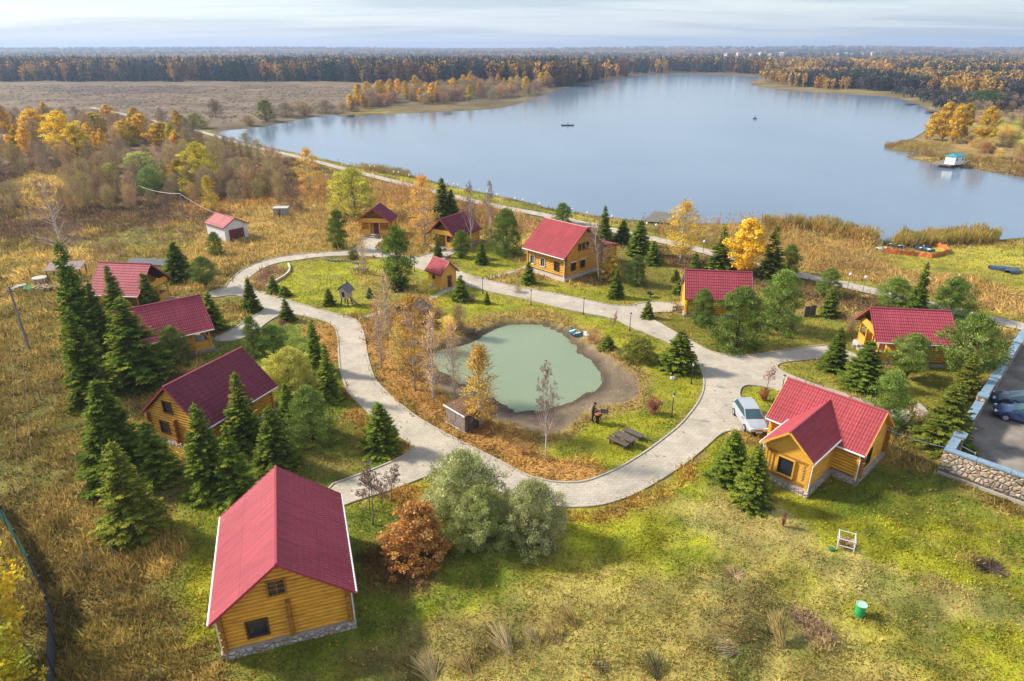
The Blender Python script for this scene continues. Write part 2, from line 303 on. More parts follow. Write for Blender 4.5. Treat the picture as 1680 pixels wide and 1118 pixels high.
# ------------------------------------------------------------------ ground: what grows where
C_DRY = (.47,.335,.10); C_STRAW = (.56,.42,.17); C_LAWN = (.31,.305,.022); C_GREEN = (.155,.19,.022); C_LITTER = (.42,.235,.070); C_MUD = (.205,.155,.105)
C_MARSH = (.170,.125,.082); C_BROWN = (.17,.105,.055); C_SOIL = (.36,.25,.16); C_OLIVE = (.16,.13,.035); C_MARSHD = (.085,.055,.045)
def Z(pts, c, soft, wob, wscale=4.0, amt=1.0): return (W(pts), np.array(c), soft, wob, wscale, amt)
ZONES = [
 Z([(-300,128),(560,133),(640,141),(600,170),(560,190),(460,200),(370,215),(300,207),(150,185),(-300,200)], C_MARSH, 12, 10, 30),
 Z([(60,143),(320,141),(330,150),(230,158),(90,155)], C_MARSHD, 10, 30, 22, .6),
 Z([(1180,140),(1680,150),(2100,170),(2100,330),(1680,300),(1450,240)], (.27,.185,.075), 10, 6, 12),
 Z([(600,176),(700,186),(860,176),(930,150),(900,138),(700,150),(600,165)], (.15,.115,.055), 6, 4, 12),
 Z([(1215,130),(1290,152),(1450,166),(1530,190),(1600,185),(1500,150),(1300,128)], (.20,.15,.065), 6, 4, 12),
 Z([(1600,205),(1720,190),(1900,260),(1700,250),(1600,222)], C_LAWN, 8, 6, 10, .8),
 Z([(-200,200),(160,190),(480,260),(560,290),(500,340),(400,350),(150,375),(-200,420)], C_BROWN, 6, 8, 9),
 Z([(0,290),(60,270),(120,280),(140,320),(60,345),(0,330)], C_DRY, 4, 4, 6),
 Z([(260,330),(560,290),(560,330),(420,345),(300,352)], (.42,.25,.075), 3, 4, 6),
 # dam slopes and verges
 Z([(300,205),(400,232),(560,270),(760,322),(960,362),(1165,410),(1310,446),(1500,490),(1680,530),(1680,522),(1500,478),(1310,438),(1165,404),(960,356),(760,312),(560,265),(400,228)], C_LAWN, .8, 1, 3, .9),
 Z([(1000,395),(1165,425),(1310,460),(1435,490),(1598,530),(1680,560),(1640,600),(1560,540),(1440,520),(1300,490),(1100,440)], C_BROWN, 1.5, 2, 3, .9),
 Z([(640,300),(830,350),(1000,390),(980,410),(850,380),(690,350),(600,330)], (.36,.21,.085), 1.5, 3, 4),
 # right shore meadow
 Z([(1250,385),(1440,400),(1640,398),(1900,380),(2100,420),(2100,620),(1700,530),(1500,480),(1300,440),(1200,410)], (.42,.28,.10), 2, 3, 6),
 Z([(1560,402),(1660,398),(1900,395),(2100,430),(2000,520),(1680,480),(1600,450),(1480,440),(1450,420)], (.36,.33,.045), 3, 5, 5, .9),
 # lawns
 Z([(440,430),(520,423),(620,428),(680,440),(700,455),(690,480),(660,500),(600,522),(560,515),(500,500),(450,480),(460,455)], C_LAWN, 1, 1.5, 3),
 Z([(670,425),(730,452),(760,462),(840,488),(990,522),(1060,550),(1110,572),(1150,610),(1152,650),(1120,695),(1050,745),(985,780),(940,790),(900,785),(920,715),(1050,665),(1060,630),(980,565),(900,520),(800,520),(740,550),(690,540),(680,500),(700,470)], C_LAWN, .8, 1.2, 2.5),
 Z([(745,420),(800,400),(850,430),(870,440),(840,445),(800,455),(760,445)], C_LAWN, .6, 1, 2),
 Z([(830,455),(900,460),(940,470),(1000,470),(1100,475),(1110,500),(1000,500),(930,485),(850,468)], C_LAWN, .8, 1.2, 2.5, .85),
 Z([(960,430),(1060,420),(1110,440),(1110,490),(1010,480),(960,460)], (.21,.19,.03), 1, 1.5, 3, .9),
 Z([(1060,520),(1120,515),(1250,530),(1360,500),(1400,540),(1380,565),(1280,575),(1180,575),(1100,540)], (.23,.20,.03), .8, 1.5, 3),
 Z([(1275,602),(1345,590),(1420,600),(1560,600),(1640,600),(1600,660),(1500,670),(1400,655),(1300,620)], (.23,.21,.03), .6, 1.2, 3),
 Z([(1212,650),(1225,632),(1280,640),(1260,680),(1240,675)], C_LAWN, .4, .5, 2),
 Z([(430,505),(470,525),(550,535),(556,600),(600,670),(675,735),(600,775),(540,800),(440,800),(330,760),(330,600),(360,560)], C_GREEN, .8, 1.6, 2.5),
 Z([(540,690),(600,700),(650,745),(600,775),(520,790),(480,760)], (.22,.19,.035), .8, 1.4, 2, .8),
 Z([(380,340),(560,330),(600,350),(590,395),(560,410),(430,425),(360,440),(330,470),(290,480),(300,430)], (.44,.31,.10), 1.5, 3, 4),
 Z([(-300,560),(60,560),(135,640),(140,760),(200,900),(300,980),(350,1118),(-300,1118)], (.235,.175,.055), 2, 4, 2.2, .6),
 # big front meadow
 Z([(560,835),(700,790),(920,835),(1040,815),(1200,710),(1300,760),(1460,760),(1560,800),(1720,860),(1900,1000),(1900,1300),(1200,1300),(1100,1000),(900,1010),(700,1060),(560,1100),(400,1110),(330,1010),(320,900),(270,850),(280,800),(500,830)], C_LAWN, 1, 2.4, 2.6),
 Z([(560,835),(640,815),(760,880),(900,905),(860,960),(700,1010),(560,1080),(420,1090),(580,980)], C_GREEN, 1, 2.2, 2.0, .9),
 Z([(880,960),(1100,930),(1220,900),(1330,960),(1420,1010),(1560,1050),(1700,1200),(1100,1300),(600,1300),(600,1100),(760,1040)], (.38,.32,.085), 1.2, 2.2, 1.6),
 Z([(1100,835),(1180,790),(1260,830),(1330,880),(1420,930),(1560,960),(1700,1000),(1700,1040),(1500,1010),(1380,960),(1260,910),(1150,880)], (.42,.35,.12), .8, 1.4, 1.6, .85),
 Z([(1400,980),(1500,1030),(1600,1090),(1700,1150),(1640,1190),(1480,1090),(1380,1020)], (.30,.27,.04), .6, 1.2, 1.3, .8),
 Z([(1180,950),(1240,955),(1300,1020),(1260,1118),(1180,1080),(1150,1000)], (.16,.145,.05), .8, 1.4, 1.2, .85),
 Z([(560,1080),(700,1010),(860,1000),(900,1060),(700,1118),(560,1130)], (.24,.19,.06), .8, 1.6, 1.2, .8),
 Z([(1290,990),(1330,1005),(1385,1065),(1340,1075),(1300,1030)], C_SOIL, .3, .5, 1.5, .9),
 Z([(1470,760),(1560,790),(1640,850),(1500,860),(1400,830),(1380,800)], (.17,.20,.022), .6, 1, 2, .9),
 Z([(1330,800),(1420,790),(1470,830),(1380,850)], (.15,.19,.02), .5, 1, 2, .9),
 # leaf litter
 Z([(560,520),(600,560),(606,600),(640,650),(700,697),(795,745),(860,780),(940,795),(985,780),(960,750),(900,745),(850,705),(800,690),(745,658),(700,628),(685,600),(690,570),(650,530),(640,500),(700,480),(720,500),(700,540),(640,560)], C_LITTER, .8, 1.3, 2.2),
 Z([(500,530),(548,535),(556,600),(548,600),(510,560)], C_LITTER, .4, .8, 2),
 Z([(560,625),(615,690),(675,735),(640,755),(600,720),(570,680)], (.36,.19,.05), .5, 1, 2, .85),
 Z([(640,806),(725,772),(690,830),(650,830)], C_LITTER, .5, 1, 2, .8),
 Z([(600,900),(680,880),(740,920),(700,975),(620,960)], (.22,.12,.06), .8, 1, 2, .8),
 Z([(860,835),(960,838),(1050,815),(1120,775),(1135,765),(1150,790),(1000,860),(900,850)], (.42,.24,.06), .5, 1, 1.6, .8),
 Z([(850,440),(960,465),(1010,470),(980,430),(960,440),(925,465),(860,450)], (.36,.22,.07), .6, 1, 2, .8),
 Z([(640,440),(700,455),(690,480),(600,490),(580,440)], (.34,.24,.07), .8, 1.4, 2, .7),
 Z([(560,330),(700,335),(700,400),(650,410),(590,395),(540,350)], (.42,.27,.08), 1, 2, 3),
 Z([(420,445),(455,432),(475,445),(455,462),(430,475),(410,468)], (.30,.20,.10), .5, .7, 2),
 # pond rim reeds
 Z([(660,575),(720,545),(800,515),(860,507),(920,515),(990,555),(1060,605),(1075,640),(1050,675),(960,695),(940,725),(900,725),(830,705),(730,665),(670,610)], (.40,.28,.095), .8, .8, 2, .85),
]
def ground_color(P):
    P = np.asarray(P, float); n = len(P); x, y = P[:, 0], P[:, 1]
    c = np.tile(np.array(C_DRY), (n, 1)) * (0.72 + .56 * fbm(x / 9, y / 9, 21, 3))[:, None]
    c = c * (1 - .55 * sstep(.46, .60, fbm(x / 3.4, y / 2.6, 77, 4)))[:, None]
    ol = sstep(.5, .62, fbm(x / 4.1 + 7, y / 3.3, 78, 4))[:, None]; c = c * (1 - .6 * ol) + np.array((.15,.135,.035)) * .6 * ol
    md = sstep(170, 320, np.hypot(x, y))[:, None]; c = c * (1 - .45 * md)
    gz = sstep(.52, .66, fbm(x / 7, y / 6, 50, 3))[:, None]; c = c * (1 - gz * .5) + np.array((.19,.17,.035)) * gz * .5
    far = sstep(500, 900, np.hypot(x, y))[:, None]
    cf = np.array((.13,.09,.055)) * (.6 + .8 * fbm(x / 60, y / 160, 33, 4))[:, None]; c = c * (1 - far) + cf * far
    for poly, cc, soft, wob, ws, amt in ZONES:
        s = sdf(P, poly, soft + wob + 2); m = s > -(soft + wob + 2)
        if not m.any(): continue
        xs, ys = x[m], y[m]; ss = s[m] + (fbm(xs / ws, ys / ws, 5, 4) - .5) * 2.6 * wob
        w = (sstep(-soft, soft, ss) * amt)[:, None]
        k = (.78 + .44 * fbm(xs / (ws * .6) + 9, ys / (ws * .6), 12, 3))[:, None]
        c[m] = c[m] * (1 - w) + cc * k * w
    fy = sstep(200, 260, y)[:, None]; c = c * (1 - fy + fy * (.55 + .9 * fbm(x / 38, y / 13, 41, 5)[:, None]))
    # worn and mossy patches inside the lawns
    p = sstep(.56, .68, fbm(x / 2.6, y / 2.2, 91, 4))[:, None]; near = 1 - sstep(130, 170, y)[:, None]
    c = c * (1 - .35 * p * near) + np.array((.30,.22,.07)) * .35 * p * near
    g = sstep(.57, .68, fbm(x / 1.9 + 40, y / 1.7, 92, 4))[:, None]; isg = (c[:, 1:2] > c[:, 0:1] * .75)
    c = c * (1 - .5 * g * near * isg) + np.array((.10,.15,.02)) * .5 * g * near * isg
    nr = (1 - sstep(38, 52, y))[:, None]; c = c * (1 - nr + nr * (.5 + 1.0 * fbm(x / 1.5, y / 1.15, 95, 4)[:, None]))
    s = sdf(P, RIM, 2); m = s > -.3
    if m.any():
        w = sstep(-.1, .25, s[m] + (vnoise(x[m] * 2, y[m] * 2, 8) - .5) * .5)[:, None]
        k = (.7 + .6 * fbm(x[m] / .8, y[m] / .8, 14, 3))[:, None]; c[m] = c[m] * (1 - w) + np.array(C_MUD) * k * w
        dwt = -sdf(P[m], POND, 3); wet = (sstep(1.3, .2, dwt + (vnoise(x[m] * 1.2, y[m] * 1.2, 3) - .5)) * (s[m] > 0))[:, None]; c[m] = c[m] * (1 - wet * .55)
    s = sdf(P, LAKE, 6); m = s > -2.5
    if m.any():
        w = sstep(-2.0, -.6, s[m])[:, None]; c[m] = c[m] * (1 - w) + np.array((.13,.10,.06)) * w
    return c

def build_ground():
    ys = [-18.0]
    while ys[-1] < 12000: ys.append(ys[-1] + (ys[-1] + 40) * .0074)
    ys = np.array(ys); us = np.linspace(-1.45, 1.45, 420)
    Y, U = np.meshgrid(ys, us, indexing='ij'); X = U * (Y + 40)
    x, y = X.ravel(), Y.ravel(); z = height(x, y); c = ground_color(np.stack([x, y], 1))
    ny, nx = X.shape; i = np.arange(ny * nx).reshape(ny, nx)
    F = np.stack([i[:-1, :-1].ravel(), i[:-1, 1:].ravel(), i[1:, 1:].ravel(), i[1:, :-1].ravel()], 1)
    o = np_mesh('ground', np.stack([x, y, z], 1), F, M_GROUND, c, smooth=True); tag(o, kind='structure')
build_ground()

def flat_poly(name, outer, holes, z, m, kind='structure'):
    vs = []; es = []
    for lp in [outer] + holes:
        n = len(vs); vs += [Vector((p[0], p[1])) for p in lp]; es += [(n + i, n + (i + 1) % len(lp)) for i in range(len(lp))]
    r = geometry.delaunay_2d_cdt(vs, es, [], 0, 1e-6)
    V = np.array([(p.x, p.y) for p in r[0]]); F = [f for f in r[2]]
    C = np.array([V[list(f)].mean(0) for f in F]); ok = inside(C, np.asarray(outer))
    for h in holes: ok &= ~inside(C, np.asarray(h))
    F = [f for f, k in zip(F, ok) if k]
    b = MB(); b.add([(p[0], p[1], z) for p in V], F); o = b.build(name, m)
    if o.data.polygons and o.data.polygons[0].normal.z < 0: o.data.flip_normals()
    return tag(o, kind=kind)
def offset_loop(P, d):
    P = np.asarray(P); t = np.roll(P, -1, 0) - np.roll(P, 1, 0); t /= np.maximum(np.linalg.norm(t, axis=1), 1e-9)[:, None]
    n = np.stack([t[:, 1], -t[:, 0]], 1); A = .5 * (P[:, 0] * np.roll(P[:, 1], -1) - np.roll(P[:, 0], -1) * P[:, 1]).sum()
    return P + n * d * (1 if A > 0 else -1)

def water_mat(name, c, rough, bscale, bump, c2=None, stretch=(1,1,1)):
    m = bpy.data.materials.new(name); m.use_nodes = True; nt = m.node_tree; N = nt.nodes.new; L = nt.links.new
    p = nt.nodes['Principled BSDF']; p.inputs['Roughness'].default_value = rough; p.inputs['IOR'].default_value = 1.33; p.inputs['Specular IOR Level'].default_value = .5
    geo = N('ShaderNodeNewGeometry'); mp = N('ShaderNodeMapping'); mp.inputs['Scale'].default_value = stretch; L(geo.outputs['Position'], mp.inputs[0])
    n0 = N('ShaderNodeTexNoise'); n0.inputs['Scale'].default_value = bscale * .02; n0.inputs['Detail'].default_value = 4; L(mp.outputs[0], n0.inputs[0])
    cr = N('ShaderNodeValToRGB'); cr.color_ramp.elements[0].position = .35; cr.color_ramp.elements[1].position = .65
    cr.color_ramp.elements[0].color = (*c, 1); cr.color_ramp.elements[1].color = (*(c2 or c), 1); L(n0.outputs[0], cr.inputs[0]); L(cr.outputs[0], p.inputs['Base Color'])
    n = N('ShaderNodeTexNoise'); n.inputs['Scale'].default_value = bscale; n.inputs['Detail'].default_value = 5; L(mp.outputs[0], n.inputs[0])
    b = N('ShaderNodeBump'); b.inputs['Strength'].default_value = bump; b.inputs['Distance'].default_value = .04; L(n.outputs[0], b.inputs['Height']); L(b.outputs[0], p.inputs['Normal'])
    return m
M_LAKE = water_mat('lake_water', (.125,.18,.25), .14, 1.2, .4, (.15,.21,.28), (1, .55, 1))
M_POND = water_mat('pond_water', (.185,.24,.15), .06, 3.0, .12, (.215,.265,.17))
flat_poly('lake', offset_loop(LAKE, 2.0), [], LAKE_Z, M_LAKE)
flat_poly('pond', offset_loop(POND, 1.1), [], POND_Z, M_POND)

def paver_mat():
    m = bpy.data.materials.new('paving'); m.use_nodes = True; nt = m.node_tree; N = nt.nodes.new; L = nt.links.new
    p = nt.nodes['Principled BSDF']; p.inputs['Roughness'].default_value = .85
    geo = N('ShaderNodeNewGeometry'); br = N('ShaderNodeTexBrick'); br.inputs['Scale'].default_value = 1.0
    br.inputs['Brick Width'].default_value = .40; br.inputs['Row Height'].default_value = .26; br.inputs['Mortar Size'].default_value = .018; br.inputs['Mortar Smooth'].default_value = .4
    br.inputs['Color1'].default_value = (.49,.43,.345,1); br.inputs['Color2'].default_value = (.42,.37,.295,1); br.inputs['Mortar'].default_value = (.32,.27,.20,1)
    L(geo.outputs['Position'], br.inputs[0])
    n = N('ShaderNodeTexNoise'); n.inputs['Scale'].default_value = .35; n.inputs['Detail'].default_value = 9; n.inputs['Roughness'].default_value = .7; L(geo.outputs['Position'], n.inputs[0])
    mr = N('ShaderNodeMapRange'); mr.inputs[1].default_value = .3; mr.inputs[2].default_value = .7; mr.inputs[3].default_value = .72; mr.inputs[4].default_value = 1.16; L(n.outputs[0], mr.inputs[0])
    n2 = N('ShaderNodeTexNoise'); n2.inputs['Scale'].default_value = 9; n2.inputs['Detail'].default_value = 4; L(geo.outputs['Position'], n2.inputs[0])
    mr2 = N('ShaderNodeMapRange'); mr2.inputs[1].default_value = .3; mr2.inputs[2].default_value = .7; mr2.inputs[3].default_value = .88; mr2.inputs[4].default_value = 1.1; L(n2.outputs[0], mr2.inputs[0])
    mu = N('ShaderNodeMath'); mu.operation = 'MULTIPLY'; L(mr.outputs[0], mu.inputs[0]); L(mr2.outputs[0], mu.inputs[1])
    vm = N('ShaderNodeVectorMath'); vm.operation = 'SCALE'; L(br.outputs[0], vm.inputs[0]); L(mu.outputs[0], vm.inputs['Scale']); L(vm.outputs[0], p.inputs['Base Color'])
    return m
M_PAVE = paver_mat()
M_KERB = mat('kerb_stone', (.40,.36,.30), .85, .15, 4)
M_GRAVEL = mat('gravel', (.42,.36,.30), .95, .2, .9, .3, 14)
M_ASPH = mat('asphalt', (.24,.205,.17), .9, .35, .35, .2, 20, dark=(.07,.062,.058))
ROAD_OUT = smooth_loop(ROAD_OUT, 1); ISLE = smooth_loop(ISLE, 1); ISLE2 = smooth_loop(ISLE2, 1)
flat_poly('paved_road', ROAD_OUT, [ISLE, ISLE2], .03, M_PAVE)
def kerb(loop, name='kerb', closed=True):
    b = MB(); P = np.asarray(loop); o = offset_loop(P, .07); i = offset_loop(P, -.07); n = len(P); vs = []; fs = []
    for k in range(n):
        vs += [(*o[k], -.05), (*o[k], .10), (*i[k], .10), (*i[k], -.05)]
    for k in range(n):
        a = 4 * k; c = 4 * ((k + 1) % n)
        for j in range(3): fs.append((a + j, a + j + 1, c + j + 1, c + j))
    b.add(vs, fs); return tag(b.build(name, M_KERB), kind='structure')
kerb(ROAD_OUT, 'kerb_outer'); kerb(ISLE, 'kerb_island'); kerb(ISLE2, 'kerb_bed')
def ribbon(name, line, w, dz, m, step=2.0, kind='structure'):
    P = np.asarray(line, float); out = [P[0]]
    for a, b in zip(P[:-1], P[1:]):
        k = max(1, int(np.linalg.norm(b - a) / step)); out += [a + (b - a) * t for t in np.linspace(0, 1, k + 1)[1:]]
    P = np.array(out); t = np.gradient(P, axis=0); t /= np.linalg.norm(t, axis=1)[:, None]; nn = np.stack([-t[:, 1], t[:, 0]], 1)
    wv = w * (1 + .12 * (vnoise(np.arange(len(P)) * .4, np.zeros(len(P)), 3) - .5))[:, None] / 2
    A, B = P + nn * wv, P - nn * wv; zc = height(P[:, 0], P[:, 1]); za = np.maximum(height(A[:, 0], A[:, 1]), zc) + dz; zb = np.maximum(height(B[:, 0], B[:, 1]), zc) + dz
    zc = np.maximum(zc, np.maximum(za, zb) - dz) + dz
    V = np.concatenate([np.c_[A, za], np.c_[P, zc], np.c_[B, zb]]); n = len(P)
    F = [(i, n + i, n + i + 1, i + 1) for i in range(n - 1)] + [(n + i, 2 * n + i, 2 * n + i + 1, n + i + 1) for i in range(n - 1)]
    b = MB(); b.add(V.tolist(), F); o = b.build(name, m)
    if o.data.polygons[0].normal.z < 0: o.data.flip_normals()
    return tag(o, kind=kind)
ribbon('dam_road', smooth_loop(DAM, 2, False), 2.6, .14, M_GRAVEL)
ribbon('garden_path', smooth_loop(W([(589,524),(612,517),(640,506),(665,502)]), 2, False), .8, .02, M_PAVE)
ribbon('hut_path', smooth_loop(W([(702,492),(724,481),(748,472),(768,468)]), 1, False), .9, .02, M_PAVE)
ribbon('house_path', smooth_loop(W([(792,459),(815,453),(842,446),(868,437)]), 1, False), .9, .02, M_PAVE)
flat_poly('cabin_patio', W([(428,650),(447,644),(452,660),(436,668)]), [], .025, M_KERB)
flat_poly('step_path', W([(1478,676),(1496,672),(1476,706),(1462,700)]), [], .036, M_KERB)
pb = MB(); pb.prism([tuple(p) for p in PARK], -.3, PARK_Z); tag(pb.build('parking_lot', M_ASPH), kind='structure')

# ------------------------------------------------------------------ houses
M_LOG = mat('log_wood', (.76,.40,.030), .55, .18, 1.1, .2, 12, stretch=(1,1,5), dark=(.50,.22,.020))
M_LOGEND = mat('log_end', (.36,.16,.022), .7, .3, 8)
M_BOARD = mat('yellow_board', (.72,.38,.05), .5, .12, 2.0, .1, 10, stretch=(1,1,3))
M_DARKWOOD = mat('dark_wood', (.06,.035,.025), .6, .3, 4)
M_FRAME = mat('window_frame_brown', (.09,.045,.03), .5, .2, 4)
M_WFRAME = mat('window_frame_white', (.75,.72,.66), .5, .08, 4)
M_GLASS = mat('window_glass', (.03,.035,.045), .08, .3, 1.0, spec=.7)
M_FOUND = mat('stone_foundation', (.56,.44,.36), .85, .28, 5, .6, 9, dark=(.27,.22,.19))
M_CONC0 = mat('grey_ledge', (.34,.32,.30), .9, .15, 3)
M_FOUNDW = mat('pale_foundation', (.58,.53,.45), .85, .12, 3)
M_GUTTER = mat('white_gutter', (.78,.78,.78), .4, .05, 3)
M_WHITEWALL = mat('white_wall', (.66,.66,.68), .8, .12, 1.2)
M_REDDOOR = mat('dark_red_door', (.13,.025,.03), .5, .2, 3)
def roof_mat(name, c):
    m = bpy.data.materials.new(name); m.use_nodes = True; nt = m.node_tree; N = nt.nodes.new; L = nt.links.new; p = nt.nodes['Principled BSDF']; p.inputs['Roughness'].default_value = .62; p.inputs['Specular IOR Level'].default_value = .22
    tc = N('ShaderNodeTexCoord'); sp = N('ShaderNodeSeparateXYZ'); cb = N('ShaderNodeCombineXYZ'); L(tc.outputs['Object'], sp.inputs[0]); L(sp.outputs[1], cb.inputs[0]); L(sp.outputs[0], cb.inputs[1])
    br = N('ShaderNodeTexBrick'); br.inputs['Scale'].default_value = 1; br.inputs['Brick Width'].default_value = 1.13; br.inputs['Row Height'].default_value = 1.9; br.inputs['Mortar Size'].default_value = .012; br.offset = 0
    br.inputs['Color1'].default_value = (*c, 1); br.inputs['Color2'].default_value = (*[v * .86 for v in c], 1); br.inputs['Mortar'].default_value = (*[v * .5 for v in c], 1); L(cb.outputs[0], br.inputs[0])
    mp = N('ShaderNodeMapping'); mp.inputs['Scale'].default_value = (.5, 3, .5); L(tc.outputs['Object'], mp.inputs[0]); n = N('ShaderNodeTexNoise'); n.inputs['Scale'].default_value = 1.6; n.inputs['Detail'].default_value = 8; n.inputs['Roughness'].default_value = .7; L(mp.outputs[0], n.inputs[0])
    mr = N('ShaderNodeMapRange'); mr.inputs[1].default_value = .3; mr.inputs[2].default_value = .7; mr.inputs[3].default_value = .78; mr.inputs[4].default_value = 1.16; L(n.outputs[0], mr.inputs[0]); vm = N('ShaderNodeVectorMath'); vm.operation = 'SCALE'; L(br.outputs[0], vm.inputs[0]); L(mr.outputs[0], vm.inputs['Scale']); L(vm.outputs[0], p.inputs['Base Color'])
    return m
M_ROOF = roof_mat('roof_crimson', (.37,.062,.085)); M_ROOFSHADE = roof_mat('roof_crimson_shaded', (.205,.038,.060)); M_ROOFR = roof_mat('roof_rose', (.36,.060,.070)); M_RIDGE = mat('ridge_cap', (.34,.05,.07), .4, .08, 3)  # the darkest roof has the shade of right facing slopes put into its colour

def log_row(b, horiz, c0, c1, pos, z, r=.105, sides=8):
    p = [(c0, pos, z), (c1, pos, z)] if horiz else [(pos, c0, z), (pos, c1, z)]
    b.tube(p, r, sides)
def split(c0, c1, z, ops, r):
    segs = [(c0, c1)]
    for (s, zc, w, h) in ops:
        if zc - h/2 - r*.3 < z < zc + h/2 + r*.3:
            n = []
            for a, e in segs:
                if e <= s - w/2 or a >= s + w/2: n.append((a, e)); continue
                if a < s - w/2: n.append((a, s - w/2))
                if e > s + w/2: n.append((s + w/2, e))
            segs = n
    return segs
def roof_slope(b, p0, p1, q0, q1, rib=.2, row=.36, amp=.016, stepz=.03):
    """p0-p1 along ridge, q0-q1 along eave; wavy metal tile"""
    p0, p1, q0, q1 = map(Vector, (p0, p1, q0, q1)); L_ = (p1 - p0).length; S_ = (q0 - p0).length
    nu = max(8, int(L_ / rib) * 4); rows = max(3, round(S_ / row)); nv = rows * 2
    n = (p1 - p0).cross(q0 - p0).normalized()
    if n.z < 0: n = -n
    vs = []
    ts = []
    for k in range(rows): ts += [(k / rows, 0), ((k + .92) / rows, 1)]
    ts.append((1, 0))
    for t, st in ts:
        for i in range(nu + 1):
            u = i / nu; a = p0.lerp(p1, u); q = q0.lerp(q1, u)
            w = amp * math.cos(2 * math.pi * u * L_ / rib)
            vs.append(a.lerp(q, t) + n * (w + stepz * st))
    m = nu + 1
    fs = [(j*m+i, j*m+i+1, (j+1)*m+i+1, (j+1)*m+i) for j in range(len(ts)-1) for i in range(nu)]
    b.add(vs, fs)
def stone_mat(name, scale, cols):
    m = bpy.data.materials.new(name); m.use_nodes = True; nt = m.node_tree; N = nt.nodes.new; L = nt.links.new
    p = nt.nodes['Principled BSDF']; p.inputs['Roughness'].default_value = .85; tc = N('ShaderNodeTexCoord')
    v = N('ShaderNodeTexVoronoi'); v.inputs['Scale'].default_value = scale; L(tc.outputs['Object'], v.inputs[0])
    v2 = N('ShaderNodeTexVoronoi'); v2.feature = 'DISTANCE_TO_EDGE'; v2.inputs['Scale'].default_value = scale; L(tc.outputs['Object'], v2.inputs[0])
    nz = N('ShaderNodeTexNoise'); nz.inputs['Scale'].default_value = 9; nz.inputs['Detail'].default_value = 6; L(tc.outputs['Object'], nz.inputs[0])
    sp = N('ShaderNodeSeparateColor'); L(v.outputs['Color'], sp.inputs[0]); cr = N('ShaderNodeValToRGB'); e = cr.color_ramp.elements
    e[0].color = (*cols[0],1); e[1].color = (*cols[1],1)
    for pos, c in zip((.35, .6, .8), cols[2:]): k = e.new(pos); k.color = (*c, 1)
    L(sp.outputs[0], cr.inputs[0]); mr = N('ShaderNodeMapRange'); mr.inputs[1].default_value = 0; mr.inputs[2].default_value = .07; L(v2.outputs['Distance'], mr.inputs[0])
    mx = N('ShaderNodeMix'); mx.data_type = 'RGBA'; mx.inputs[6].default_value = (.27,.22,.16,1); L(mr.outputs[0], mx.inputs[0]); L(cr.outputs[0], mx.inputs[7])
    mq = N('ShaderNodeMapRange'); mq.inputs[1].default_value = .3; mq.inputs[2].default_value = .7; mq.inputs[3].default_value = .7; mq.inputs[4].default_value = 1.25; L(nz.outputs[0], mq.inputs[0]); vm = N('ShaderNodeVectorMath'); vm.operation = 'SCALE'; L(mx.outputs[2], vm.inputs[0]); L(mq.outputs[0], vm.inputs['Scale']); L(vm.outputs[0], p.inputs['Base Color'])
    mb = N('ShaderNodeMapRange'); mb.inputs[2].default_value = .22; L(v2.outputs['Distance'], mb.inputs[0]); b = N('ShaderNodeBump'); b.inputs['Strength'].default_value = 1; b.inputs['Distance'].default_value = .10; L(mb.outputs[0], b.inputs['Height']); L(b.outputs[0], p.inputs['Normal']); return m
def window(root, side, wx, wy, s, zc, w, h, fm, bars=(1, 1), lintel=None, sill=True):
    """side: '0' gable at y=-wy, '1' gable at +wy, 'A' wall x=-wx, 'B' wall x=+wx"""
    fr = MB(); gl = MB(); t = .09; d = .20
    def place(bb, u, z, du, dz, dep, out):
        if side in '01':
            y = (-wy - out) if side == '0' else (wy + out); bb.box((u, y, z), (du, dep, dz))
        else:
            x = (-wx - out) if side == 'A' else (wx + out); bb.box((x, u, z), (dep, du, dz))
    place(fr, s - w/2 - t/2 + .02, zc, t, h + 2*t, d, .06); place(fr, s + w/2 + t/2 - .02, zc, t, h + 2*t, d, .06)
    place(fr, s, zc + h/2 + t/2, w + .04, t, d - .01, .06); place(fr, s, zc - h/2 - t/2, w + .04, t, d - .01, .06)
    for i in range(1, bars[0] + 1): place(fr, s - w/2 + w * i / (bars[0] + 1), zc, .035, h, .05, .04)
    for i in range(1, bars[1] + 1): place(fr, s, zc - h/2 + h * i / (bars[1] + 1), w, .035, .045, .04)
    win = fr.build('window', fm, root); place(gl, s, zc, w, h, .02, .045); gl.build('pane', M_GLASS, win)
    if lintel:
        lb = MB(); place(lb, s, zc + h/2 + t + .05, w + .3, .08, .2, .12); lb.build('lintel', lintel, win)
    return win
